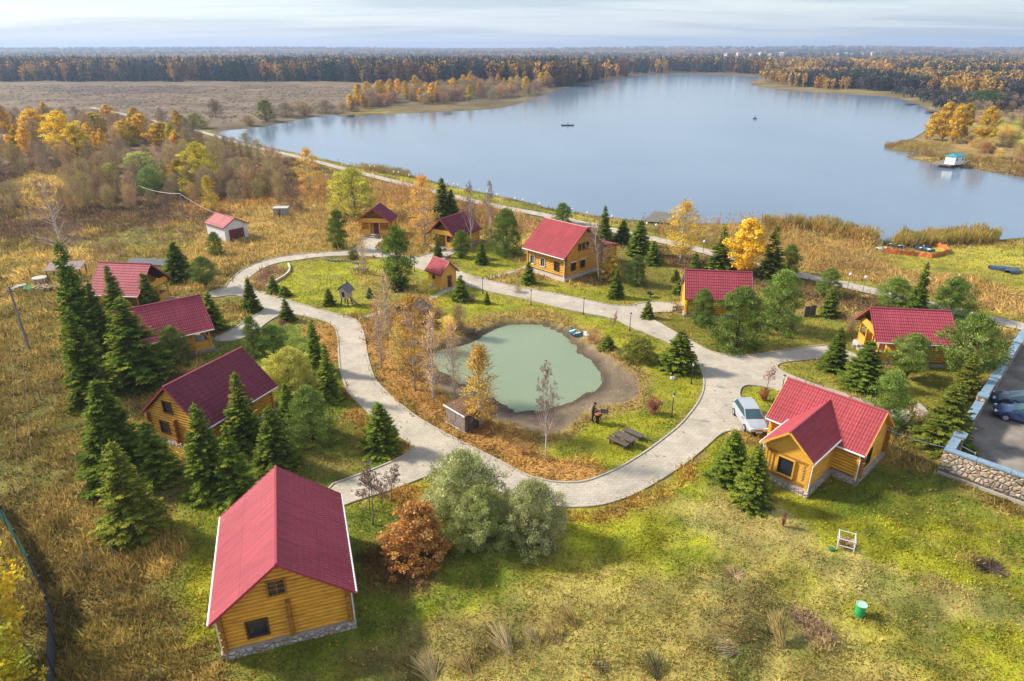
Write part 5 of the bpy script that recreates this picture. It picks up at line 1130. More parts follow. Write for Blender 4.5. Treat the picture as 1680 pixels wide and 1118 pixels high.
def brush(name, label, polys, n, h, cols, seed, per=26, size=.42, asp=.12, up=1.4, spread=.5, cat='undergrowth', hpow=1.0):
    rng = np.random.default_rng(seed); X = []
    for poly in polys:
        P = W(poly); lo, hi = P.min(0), P.max(0); k = 0; A = abs((P[:, 0] * np.roll(P[:, 1], -1) - np.roll(P[:, 0], -1) * P[:, 1]).sum()) / 2
        want = int(n * A); got = []
        while len(got) < want:
            q = rng.uniform(lo, hi, (max(500, want * 2), 2)); q = q[inside(q, P)]; q = q[fbm(q[:, 0] / 3, q[:, 1] / 3, seed, 2) > rng.uniform(.25, .55, len(q)) * (.5 if name == 'reeds' else 1)]; got += list(q)
        X += got[:want]
    X = np.array(X); z = height(X[:, 0], X[:, 1]); X = X[sdf(X, LAKE, 9) < 4] if name == 'reeds' else X[sdf(X, LAKE, 9) < -.5]; X = X[~near_paths(X)]
    z = height(X[:, 0], X[:, 1]); m = len(X); hh = h * rng.uniform(.5, 1.05, m) * (.55 + .9 * fbm(X[:, 0] / 2.2, X[:, 1] / 2.2, seed + 3, 2)) ** hpow
    off = rng.normal(0, 1, (m * per, 3)) * [.5, .5, 0]; H_ = np.repeat(hh, per); off *= (spread * np.minimum(1.2, H_))[:, None]; t = rng.random(m * per) ** .8
    C = np.repeat(np.c_[X, z], per, 0) + off * (.35 + t[:, None]); C[:, 2] += t * H_ * .92
    A = norm(rng.normal(0, .45, (m * per, 3)) + [0, 0, up] + off * .8); B = norm(np.cross(A, rand_dirs(rng, m * per))); s = size * rng.uniform(.6, 1.4, m * per) * np.minimum(1.2, .4 + H_ * .5)
    V, F = leaf_quads(C, A, B, s, s * asp); pick = rng.integers(0, len(cols), m); pn = fbm(X[:, 0] / 6, X[:, 1] / 6, seed + 8, 2); pick = np.clip((pn * 1.6 - .3) * len(cols) + rng.normal(0, .6, m), 0, len(cols) - 1).astype(int)
    cc = np.repeat(np.array(cols)[pick] * rng.uniform(.75, 1.25, (m, 1)), per, 0) * rng.uniform(.8, 1.2, (m * per, 1)); cl = Cloud(); cl.add(V, F, cc)
    o = cl.mesh(name, M_GRASS); tag(o, label, cat, kind='stuff'); return o
HOUSE_Q = [(-12.56,28.37,.32,8.45,6.9),(-24.13,46.48,-.42,7.71,6.6),(-35.05,61.03,2.24,7.95,6.67),(-44.85,73.37,1.47,6.27,6.68),(-22.17,107.03,-.09,4.7,5.77),(-8.98,100.9,-.57,6.97,5.45),(7.24,87.81,.77,7.7,8.9),(10.4,90.2,.77,5,8),(23.51,71.81,1.45,7.45,4.8),(38.88,59.98,-1.7,7.41,6.02),(23.65,42.41,.762,7.2,5.6),(20.9,39.9,-.8,6.4,3.7),(-9.05,81.32,.77,3.3,3.0),(-46.35,105.37,.893,5.94,4.46)]
DAM_S = smooth_loop(DAM, 2, False)
def near_paths(X, kerb_gap=.12):
    r = sdf(X, ROAD_OUT, 5) > -kerb_gap; r &= ~((sdf(X, ISLE, 5) > kerb_gap) | (sdf(X, ISLE2, 5) > kerb_gap))
    r |= inside(X, PARK); r |= seg_dist(X, DAM_S, False) < 1.5
    for cx, cy, a, L_, W_ in HOUSE_Q:
        dx, dy = X[:, 0] - cx, X[:, 1] - cy; u = dx * math.cos(a) + dy * math.sin(a); v = -dx * math.sin(a) + dy * math.cos(a); r |= (np.abs(u) < W_/2 - .25) & (np.abs(v) < L_/2 - .2)
    return r
BR = [(.46,.25,.10),(.58,.37,.12),(.38,.23,.10),(.66,.46,.14),(.36,.27,.12)]
brush('undergrowth', 'rust brown scrub on the bank between dam road and lake', [[(985,371),(1040,372),(1125,374),(1145,370),(1250,370),(1340,374),(1420,390),(1450,402),(1440,440),(1400,462),(1310,446),(1231,432),(1165,412),(1110,398),(1055,386),(1000,374)],
    [(640,302),(760,336),(860,358),(850,372),(760,352),(700,345),(650,345),(600,320)], [(640,330),(700,345),(705,380),(650,372),(640,352)], [(740,345),(850,372),(900,380),(850,385),(790,385),(760,365)]], .85, 2.7, BR, 31)
brush('undergrowth', 'olive brown rough growth below the right part of the dam road', [[(1080,404),(1165,426),(1310,462),(1440,492),(1430,505),(1380,500),(1300,480),(1180,448),(1090,420)], [(1560,520),(1660,545),(1640,580),(1600,575),(1570,535)]], .5, .8, [(.16,.13,.05),(.24,.16,.06),(.13,.12,.03),(.30,.16,.06)], 32, per=20)
brush('undergrowth', 'tawny scrub below the far part of the dam', [[(430,262),(560,300),(640,322),(600,345),(540,340),(500,350),(430,330),(380,300),(350,270)], [(455,345),(545,335),(550,385),(500,372),(450,372)]], .30, 1.5, [(.50,.30,.09),(.36,.22,.09),(.26,.17,.08),(.55,.37,.12)], 33)
brush('undergrowth', 'dark brushwood along the brook in the left hollow', [[(-60,350),(0,345),(140,372),(250,345),(330,330),(420,335),(500,345),(400,352),(300,362),(200,380),(100,392),(0,400),(-60,400)], [(-60,220),(40,290),(100,300),(240,320),(330,322),(240,335),(120,350),(60,332),(0,345),(-60,345)]], .34, 1.3, [(.09,.065,.045),(.14,.10,.07),(.17,.12,.07),(.11,.09,.05)], 34)
brush('undergrowth', 'pinkish brown twiggy scrub in the dry meadow near the garage', [[(225,372),(330,345),(345,395),(260,405),(215,400)], [(70,395),(150,385),(215,405),(200,450),(110,462),(80,440)]], .42, 1.4, [(.30,.19,.14),(.38,.25,.15),(.25,.17,.13)], 35)
brush('reeds', 'tall golden reeds standing at the water edge', [[(575,276),(600,270),(650,273),(675,282),(672,290),(640,287)], [(1440,400),(1470,392),(1468,402)],
[(1448,238),(1480,234),(1560,240),(1550,247),(1480,247)], [(1480,253),(1530,258),(1620,272),(1700,290),(1700,283),(1620,264),(1540,252)]], 2.6, 1.5, [(.42,.31,.09),(.50,.37,.13),(.30,.25,.06),(.34,.20,.08)], 36, per=30, size=.55, asp=.06, up=2.5, spread=.35, cat='reeds')
brush('reeds', 'high golden reed bed standing in the lake beside the drawn up boats', [[(1462,402),(1480,388),(1540,383),(1600,383),(1640,391),(1636,398),(1560,402),(1480,406)], [(1250,368),(1340,371),(1400,380),(1440,394),(1436,404),(1390,392),(1330,380),(1250,376)]], 6.0, 2.3, [(.46,.34,.08),(.50,.37,.12),(.30,.26,.06),(.44,.28,.10)], 41, per=30, size=.7, asp=.07, up=2.5, spread=.3, cat='reeds')
brush('reeds', 'straw coloured sedge round the pond', [[(668,575),(725,548),(800,520),(860,512),(925,522),(985,556),(1050,606),(1064,636),(1056,660),(1045,650),(1030,610),(975,568),(940,543),(905,527),(850,524),(810,531),(757,556),(700,578)],
    [(1040,664),(965,678),(945,705),(938,722),(915,716),(935,700),(950,680),(1000,666)], [(700,630),(745,660),(800,688),(840,700),(835,712),(780,697),(720,660)]], 5.5, .42, [(.46,.34,.12),(.40,.27,.09),(.52,.40,.17)], 37, per=16, size=.34, asp=.09, up=1.4, spread=.5, cat='reeds')
brush('undergrowth', 'brushwood and dead leaves between the thin birches by the pond', [[(604,505),(640,492),(690,500),(740,515),(760,540),(700,560),(680,590),(650,600),(612,590),(600,545)], [(700,640),(745,668),(800,695),(830,706),(800,722),(740,700),(690,660)]], 1.1, .75, [(.42,.24,.07),(.34,.19,.08),(.50,.30,.07),(.28,.18,.09)], 38, per=18, size=.3, asp=.4, up=.5)

brush('undergrowth', 'olive and tawny weeds growing over the left field', [[(-10,470),(100,490),(135,560),(140,640),(150,760),(190,900),(300,960),(340,1060),(330,1118),(110,1118),(95,1000),(60,930),(20,860),(-20,800)], [(240,800),(330,760),(300,730),(250,740)]], 1.0, .6, [(.15,.15,.03),(.36,.27,.08),(.22,.17,.06),(.48,.38,.13),(.11,.095,.03),(.26,.26,.045)], 42, per=26, size=.2, asp=.22, up=.5, spread=.9)
brush('undergrowth', 'straw and olive weed clumps in the rough front meadow', [[(700,1118),(790,1040),(880,1000),(1060,960),(1180,905),(1300,950),(1330,1010),(1300,1040),(1400,1118)], [(1300,1070),(1390,1080),(1500,1118),(1300,1118)], [(1470,800),(1600,850),(1680,870),(1680,930),(1560,930),(1440,880)]], 1.1, .95, [(.52,.40,.15),(.18,.15,.04),(.40,.27,.10),(.30,.22,.08),(.15,.11,.05),(.28,.25,.06)], 43, per=34, size=.3, asp=.13, up=1.0, spread=.7)
brush('undergrowth', 'tawny weeds in the dry meadow above the cabins', [[(0,360),(110,395),(330,350),(420,345),(560,335),(560,385),(430,410),(330,440),(180,470),(0,460)]], .16, .75, [(.55,.40,.13),(.34,.24,.10),(.46,.34,.10),(.30,.20,.10)], 44, per=16, size=.35, asp=.12, up=1.1, spread=.7)
brush('field_scrub', 'low dark scrub and tussocks over the wide brown field', [[(-250,140),(540,142),(620,150),(590,172),(540,180),(460,190),(360,205),(300,200),(150,180),(-250,190)]], .03, .6, [(.13,.095,.06),(.18,.13,.075),(.23,.17,.09),(.115,.08,.06)], 45, per=12, size=.8, asp=.4, up=.5, spread=1.6)
def floating_leaves():
    rng = np.random.default_rng(5); lo, hi = POND.min(0), POND.max(0); X = rng.uniform(lo, hi, (9000, 2)); d = sdf(X, POND); X = X[(d > 0) & (rng.random(9000) < np.exp(-d / 1.1) * .55 + .012)]; n = len(X); a = rng.uniform(0, 6.28, n); A = np.c_[np.cos(a), np.sin(a), np.zeros(n)]; B = np.c_[-np.sin(a), np.cos(a), np.zeros(n)]
    V, F = leaf_quads(np.c_[X, np.full(n, POND_Z + .012)], A, B, rng.uniform(.07, .14, n), .07); cl = Cloud(); pal = np.array([(.55,.42,.16),(.50,.30,.10),(.62,.55,.30)]); cl.add(V, F, pal[rng.integers(0, 3, n)]); tag(cl.mesh('floating_leaves', M_GRASS), 'yellow leaves floating along the edge of the pond', 'fallen leaves', kind='stuff')
floating_leaves()
def tufts():
    rng = np.random.default_rng(77); N = 420000; u = rng.uniform(-1.12, 1.12, N); y = 10 * np.exp(rng.random(N) ** .82 * math.log(19)); x = u * (y + 12); X = np.stack([x, y], 1)
    m = (sdf(X, RIM, 1) < -.1) & (sdf(X, LAKE, 9) < -1) & ~near_paths(X); X = X[m]; n = len(X); x, y = X.T; z = height(x, y); c = ground_color(X)
    lawn = c[:, 1] > c[:, 0] * .78; litter = (c[:, 0] > c[:, 1] * 1.75) & (c[:, 0] > .2); wild = ~lawn & ~litter
    clump = fbm(x / 1.1, y / 1.1, 61, 3); d = np.hypot(x, y)
    hh = np.where(lawn, .085, np.where(litter, .05, .24)) * (.25 + 1.7 * clump ** 1.5) * rng.uniform(.6, 1.4, n) * (1 + d / 140)
    left = sstep(-12, -22, x + (y - 40) * -.15); hh *= 1 + .35 * left * wild
    per = 3; M = n * per; wind = np.stack([np.cos(4.2 * fbm(x / 5, y / 5, 8, 2) + .6), np.sin(4.2 * fbm(x / 5, y / 5, 8, 2) + .6), np.zeros(n)], 1)
    A = norm(rng.normal(0, .55, (M, 3)) + np.array([0, 0, .75]) + np.repeat(wind * (wild[:, None] * .35), per, 0)); A[:, 2] = np.abs(A[:, 2]) + .1; A = norm(A)
    H_ = np.repeat(hh, per) * rng.uniform(.7, 1.3, M); wd = np.repeat(np.where(lawn, .05, np.where(litter, .06, .06)) * (1 + d / 60), per) * rng.uniform(.6, 1.3, M)
    base = np.repeat(np.c_[X, z - .01], per, 0) + rng.normal(0, 1, (M, 3)) * np.array([.14, .14, 0]) * (1 + np.repeat(d, per)[:, None] / 80)
    B = norm(np.cross(A, rand_dirs(rng, M))); V = np.stack([base - B * (wd / 2)[:, None], base + B * (wd / 2)[:, None], base + A * H_[:, None] * 1.15], 1).reshape(-1, 3)
    F = np.arange(M * 3).reshape(-1, 3); tone = 1 + rng.normal(0, .24, (n, 1)) + (clump[:, None] - .5) * .9; cc = np.repeat(np.clip(c * tone * (1.12 + .12 * wild[:, None]), .01, 1), per, 0); cc = np.clip(cc * (1 + rng.normal(0, .13, (M, 1))), .01, 1)
    o = np_mesh('grass', V, F, M_GRASS, np.repeat(cc, 3, 0)); tag(o, 'short lawn and rough dry grass covering the settlement', 'grass', kind='stuff')
tufts()
def litter():
    rng = np.random.default_rng(78); N = 260000; u = rng.uniform(-1.0, 1.0, N); y = 18 * np.exp(rng.random(N) * math.log(6)); x = u * (y + 5); X = np.stack([x, y], 1); c = ground_color(X)
    p = np.where((c[:, 0] > c[:, 1] * 1.7) & (c[:, 0] > .2), 1.0, .035); kerbzone = ~near_paths(X); rd = ~kerbzone & (rng.random(N) < .012) & (fbm(x/3, y/3, 3, 2) > .52)
    keep = (kerbzone & (rng.random(N) < p) & (sdf(X, POND, 1) < 0) & (sdf(X, LAKE, 9) < -1)) | (rd & (sdf(X, ROAD_OUT) > 0)); X = X[keep]; n = len(X); z = height(X[:, 0], X[:, 1]); z = np.where(sdf(X, ROAD_OUT, 3) > 0, .045, z + .03)
    A = norm(rng.normal(0, 1, (n, 3)) * [1, 1, .35]); B = norm(np.cross(A, rng.normal(0, .35, (n, 3)) + [0, 0, 1.])); s = rng.uniform(.07, .15, n) * (1 + X[:, 1] / 90); P = np.c_[X, z + s * .25]
    V, F = leaf_quads(P, A, B, s, s * .7); pal = np.array([(.52,.29,.07),(.46,.21,.05),(.60,.42,.14),(.34,.18,.08),(.55,.34,.08)]); cc = pal[rng.integers(0, 5, n)] * rng.uniform(.75, 1.2, (n, 1)); cl = Cloud(); cl.add(V, F, cc)
    tag(cl.mesh('leaf_litter', M_GRASS), 'fallen orange leaves strewn over lawns and banks', 'fallen leaves', kind='stuff')
litter()

# ------------------------------------------------------------------ walls, fences, lamps, poles
M_COPE = mat('blue_grey_metal', (.26,.36,.46), .38, .22, 2.5, metal=.25, dark=(.17,.26,.36))
M_POST = mat('lamp_iron', (.03,.035,.035), .5, .2, 3); M_GLOBE = mat('lamp_globe', (.85,.85,.82), .3, .03, 3)
M_GREENP = mat('green_paint', (.03,.20,.07), .5, .15, 3); M_OLDWOOD = mat('weathered_wood', (.26,.22,.20), .85, .3, 3, .3, 14, stretch=(1,1,5), dark=(.12,.10,.095))
M_OLDDARK = mat('old_dark_wood', (.115,.085,.075), .8, .3, 4); M_CONC = mat('concrete', (.46,.44,.40), .85, .15, 3); M_BLACK = mat('black_matte', (.015,.015,.018), .6, .3, 4)
M_WHITE = mat('white_paint', (.78,.78,.76), .5, .06, 4)
M_STONE = stone_mat('field_stone', 2.9, ((.22,.17,.14),(.62,.50,.36),(.46,.34,.23),(.52,.36,.27),(.36,.34,.33)))
def strip_box(b, p, q, w, z0, z1, side=1, n=None):
    """upright slab from p to q, w thick towards side"""
    p = np.array(p); q = np.array(q); d = (q - p) / np.linalg.norm(q - p); nn = np.array([-d[1], d[0]]) * w * side
    b.prism([tuple(p), tuple(q), tuple(q + nn), tuple(p + nn)], z0, z1)
def stone_walls():
    t = empty('stone_wall', (*WALL_C, 0), 0, 'field stone wall with long blue grey metal coping facing the front meadow', 'wall'); T = lambda p: np.array(p) - WALL_C
    b = MB(); strip_box(b, (0, 0), D_F * 38, .45, -.3, 1.9, 1); b.build('wall', M_STONE, t)
    b = MB(); k = 0.0
    while k < 37.9: strip_box(b, D_F * k - np.array([0, 0]), D_F * (k + 1.97), .55, 1.9, 2.02, 1); k += 2
    o = b.build('coping', M_COPE, t); off = np.array([D_F[1], -D_F[0]]) * .05; o.location = (off[0], off[1], .002)
    b = MB(); strip_box(b, (0, 0), D_F * 38, .14, -.3, .22, -1); b.build('plinth', M_KERB, t)
    # left wall towards the lake, in steps between capped pillars
    g0 = 2.3; s = empty('stone_wall', (*WALL_C, 0), 0, 'stepped stone wall with blue grey caps between the car park and the garden', 'wall')
    b = MB(); strip_box(b, (0, 0), D_L * g0, .5, -.3, 1.9, -1); b.build('wall', M_STONE, s); b = MB(); strip_box(b, D_L * .5, D_L * g0, .6, 1.9, 2.03, -1); b.build('coping', M_COPE, s)
    b = MB(); strip_box(b, D_L * g0, D_L * (g0 + .7), .7, -.3, 2.15, -1); b.build('pillar', M_STONE, s); b = MB(); strip_box(b, D_L * (g0 - .06), D_L * (g0 + .76), .82, 2.15, 2.27, -1); b.build('pillar_cap', M_COPE, s)
    a = g0 + 2.3; seg = (LEN_L - a) / 5
    for i in range(5):
        z = 2.0 + (.16 if i % 2 else 0); p, q = D_L * (a + i * seg), D_L * (a + (i + 1) * seg)
        b = MB(); strip_box(b, p, q, .5, -.3, z, -1); b.build('wall', M_STONE, s)
        b = MB(); strip_box(b, p + D_L * .55, q - D_L * .1, .62, z, z + .12, -1); b.build('coping', M_COPE, s)
        b = MB(); strip_box(b, p - D_L * .05, p + D_L * .5, .6, z, z + .35, -1); b.build('pillar', M_STONE, s); b = MB(); strip_box(b, p - D_L * .12, p + D_L * .57, .74, z + .35, z + .47, -1); b.build('pillar_cap', M_COPE, s)
    x0 = WALL_C + D_L * (a - .1); x1 = np.array(gpix(1508, 668, .5)); c = empty('retaining_wall', (*x0, 0), 0, 'low stone retaining wall running from the gap in the car park wall to the cross shaped house', 'wall')
    b = MB(); strip_box(b, (0, 0), x1 - x0, .4, -.3, .8, 1); b.build('wall', M_STONE, c); b = MB(); strip_box(b, (0, 0), x1 - x0, .46, .8, .86, 1); b.build('capstone', M_KERB, c)
    g = MB(); pa = WALL_C + D_L * (g0 + .6); pbb = WALL_C + D_L * (g0 + .4) + D_F * 1.6
    for z in (.9, 1.35): g.tube([(*pa, z), (*pbb, z - .25)], .035, 6)
    g.tube([(*pbb, .35), (*pbb, 1.2)], .04, 6); tag(g.build('handrail', M_WHITE), 'white tube handrail at the gap in the car park wall', 'handrail')
stone_walls()

def mesh_fence():
    P = np.array([ground(a, b)[:2] for a, b in [(-14,830),(16,873),(38,910),(61,953),(78,985),(88,1017),(91,1060),(92,1118),(92,1200)]]); t = empty('mesh_fence', (*P[0], 0), 0, 'green and dark grey sheet fence beside the yellow bushes at the lower left', 'fence'); o = P[0]
    for i, (a, c) in enumerate(zip(P[:-1], P[1:])):
        b = MB(); L_ = np.linalg.norm(c - a); n = max(4, int(L_ / .09)); d = (c - a) / L_; nn = np.array([-d[1], d[0]]); vs = []
        for k in range(n + 1):
            q = a - o + d * L_ * k / n + nn * (.025 if k % 2 else -.025); vs += [(*q, .05), (*q, 1.55)]
        b.add(vs, [(2*k, 2*k+2, 2*k+3, 2*k+1) for k in range(n)]); b.build('panel', mat('fence_green', (.10,.28,.22), .5, .2, 2) if i < 3 else mat('fence_slate', (.07,.095,.13), .45, .2, 2), t)
        b = MB(); b.box((*(a - o), .85), (.08, .08, 1.8)); b.build('post', M_POST, t)
mesh_fence()

def lamp_post(px, py, ty, label):
    x, y, z = ground(px, py); h = top_z(x, y, z, ty) - z; t = empty('street_lamp', (x, y, z), 0, label, 'street lamp', 'lamps along the paved loop')
    b = MB(); b.lathe([(.09, 0), (.09, .12), (.05, .2), (.04, .5), (.032, h - .3), (.05, h - .28)], n=8); b.build('post', M_POST, t)
    b = MB(); b.lathe([(.05, h - .28), (.12, h - .08), (.11, h - .05)], n=6); b.build('lantern', M_GLOBE, t); b = MB(); b.lathe([(.14, h - .05), (.10, h + .02), (.02, h + .08)], n=6); b.build('lantern_cap', M_POST, t)
for a in [(680,446,423,'lamp on the play lawn corner, left of the tiny hut'),(792,482,457,'lamp on the verge right of the tiny hut'),(871,501,476,'lamp on the pond side verge opposite the big house'),(957,517,490,'lamp on the pond side verge below the slim spruce'),
          (1033,543,514,'lamp on the pond side verge at the low cabin fork'),(1134,630,596,'lamp beside the dense spruce on the pond lawn'),(1101.7,684.7,647,'lamp near the reddish shrub on the pond lawn'),(1283,640,616,'lamp standing behind the roof end of the cross shaped house')]: lamp_post(*a)
def dam_lamp():
    t = empty('globe_lamp', (0,0,0)); b = MB(); b.lathe([(.06, 0), (.05, .1), (.035, .25), (.03, 1.75), (.07, 1.78)], n=6); b.build('post', M_GREENP, t)
    b = MB(); b.lathe([(.06, 1.78), (.13, 1.88), (.17, 2.0), (.13, 2.12), (.05, 2.21)], n=10); b.build('globe', M_GLOBE, t, True); return t
dl = dam_lamp(); first = True
for i, (px, py) in enumerate([(556,272),(575,278),(608,286),(616,287),(647,296),(655,297),(672,302),(735,314),(745,318),(752,319),(787,328),(800,331),(816,336),(845,343),(858,345),(885,352),(938,362),(963,368),(1003,374),(1060,386),(1075,389),(1153,418),(1390,475),(1415,480)]):
    x, y, z = ground(px, py); o = dl if first else copy_tree(dl); first = False; o.location = (x, y, z)
    l = 'white globe lamp on the verge of the dam road'
    if px == 1390: l = 'white globe lamp, upper of the pair beside the dam road behind the round pines'
    if px == 1415: l = 'white globe lamp, lower of the pair beside the dam road behind the round pines'
    if px == 1153: l = 'lone white globe lamp by the dam road right of the orange birch'
    tag(o, l, 'lamp', 'globe lamps along the dam road')
def post_at(px, py, h, m, label, cat='post', name='fence_post', r=.05, lean=(0,0), group=None):
    x, y, z = ground(px, py); b = MB(); b.tube([(0,0,-.2), (lean[0]*h, lean[1]*h, h)], [r, r*.85], 6); b.tube([(lean[0]*h, lean[1]*h, h), (lean[0]*h, lean[1]*h, h + .02)], [r*1.15, r*.6], 6); o = b.build(name, m); o.location = (x, y, z); return tag(o, label, cat, group)
# wire fence with green posts on the near side of the dam road
def wire_fence():
    pix = [(1600,545),(1620,549),(1640,554),(1660,559),(1680,565),(1560,534),(1540,528)]; pix = sorted(pix); P = [ground(a, b) for a, b in pix]; o = P[0]; t = empty('wire_fence', o, 0, 'green wire fence with thin posts beside the lower dam road', 'fence')
    for x, y, z in P: b = MB(); b.tube([(x-o[0], y-o[1], z-o[2]-.1), (x-o[0], y-o[1], z-o[2]+1.7)], .035, 5); b.build('post', M_GREENP, t)
    b = MB()
    for k in range(6): b.tube([(x-o[0], y-o[1], z-o[2]+.3+k*.27) for x, y, z in P], .008, 3)
    b.build('wire', M_GREENP, t)
wire_fence()
post_at(148, 936, 1.25, M_OLDWOOD, 'left weathered post of a pair in the left field', lean=(-.12,0)); post_at(193, 922, 1.45, M_OLDWOOD, 'right weathered post of a pair in the left field', lean=(-.1,0))
def wire(p, q, sag, r, m, label, name='cable', n=10):
    p, q = Vector(p), Vector(q); b = MB(); b.tube([p.lerp(q, t / n) - Vector((0, 0, sag * 4 * (t / n) * (1 - t / n))) for t in range(n + 1)], r, 4); return tag(b.build(name, m), label, 'cable')
xa, ya, za = ground(148, 936); xb, yb, zb = ground(193, 922); wire((xa - .14, ya, za + 1.1), (xb - .14, yb, zb + 1.2), .1, .008, M_OLDWOOD, 'thin wire between the two weathered posts in the left field', 'wire')
post_at(66, 655, 1.0, M_OLDWOOD, 'grey stake among the left field weeds, left one of two', 'stake', 'stake'); post_at(91, 645, 1.0, M_OLDWOOD, 'grey stake among the left field weeds, right one of two', 'stake', 'stake')
post_at(1622, 545, 1.0, M_WHITE, 'short white post below the dam road fence', 'post', 'marker_post')
def pole(px, py, ty, label, r=.13, arms=True, brace=None):
    x, y, z = ground(px, py); h = top_z(x, y, z, ty) - z; t = empty('utility_pole', (x, y, z), 0, label, 'utility pole')
    b = MB(); b.tube([(0,0,-.3), (0,0,h*.5), (0,0,h)], [r, r*.85, r*.7], 8); b.build('pole', M_OLDWOOD, t)
    if brace: b = MB(); b.tube([(brace, .1, 0), (.02, 0, h * .9)], [r*.9, r*.7], 6); b.build('brace', M_OLDWOOD, t)
    if arms:
        b = MB(); b.box((0, 0, h - .5), (.8, .07, .07)); b.build('crossarm', M_OLDDARK, t)
        for s in (-.35, 0, .35): b = MB(); b.lathe([(.03, 0), (.05, .05), (.03, .12), (.05, .16), (.02, .2)], (s, 0, h - .45), 6); b.build('insulator', M_WHITE, t)
    return Vector((x, y, z + h))
p1 = pole(48, 574, 470, 'dark wooden utility pole leaning by itself in the left field'); p2 = pole(303, 357, 318, 'pale utility pole left of the white garage', .16, False); p3 = pole(206, 305, 292, 'utility pole in the bare trees of the hollow', .14, False)
p4 = pole(60, 400, 345, 'thin grey utility pole at the upper left, by the large bare birch', .12, True)
for s, sn in ((-.45, 'left'), (.45, 'right')):
    wire(p1 + Vector((s, 0, -.3)), Vector((-27 + s, 30, 5.5)), .7, .006, M_GREYBARK, sn + ' one of two power wires hanging over the left field')
    wire(p1 + Vector((s, 0, -.3)), p4 + Vector((s, 0, -.3)), .7, .006, M_GREYBARK, sn + ' one of two wires between the two left utility poles')
wire(p2, p3, 1.0, .05, M_CONC, 'pale power cable sagging across the wooded hollow'); wire(p3, p3 + Vector((-34, 42, 1)), 1.2, .05, M_CONC, 'pale power cable entering the hollow from the far left'); wire(p2, (-45.6, 105.9, 2.9), .5, .035, M_CONC, 'pale cable running down to the white garage')
wire((26.9, 41.3, 2.9), (*(WALL_C + D_L * .1), 2.1), .15, .02, M_COPE, 'thin pale cable between the cross shaped house and the stone wall')

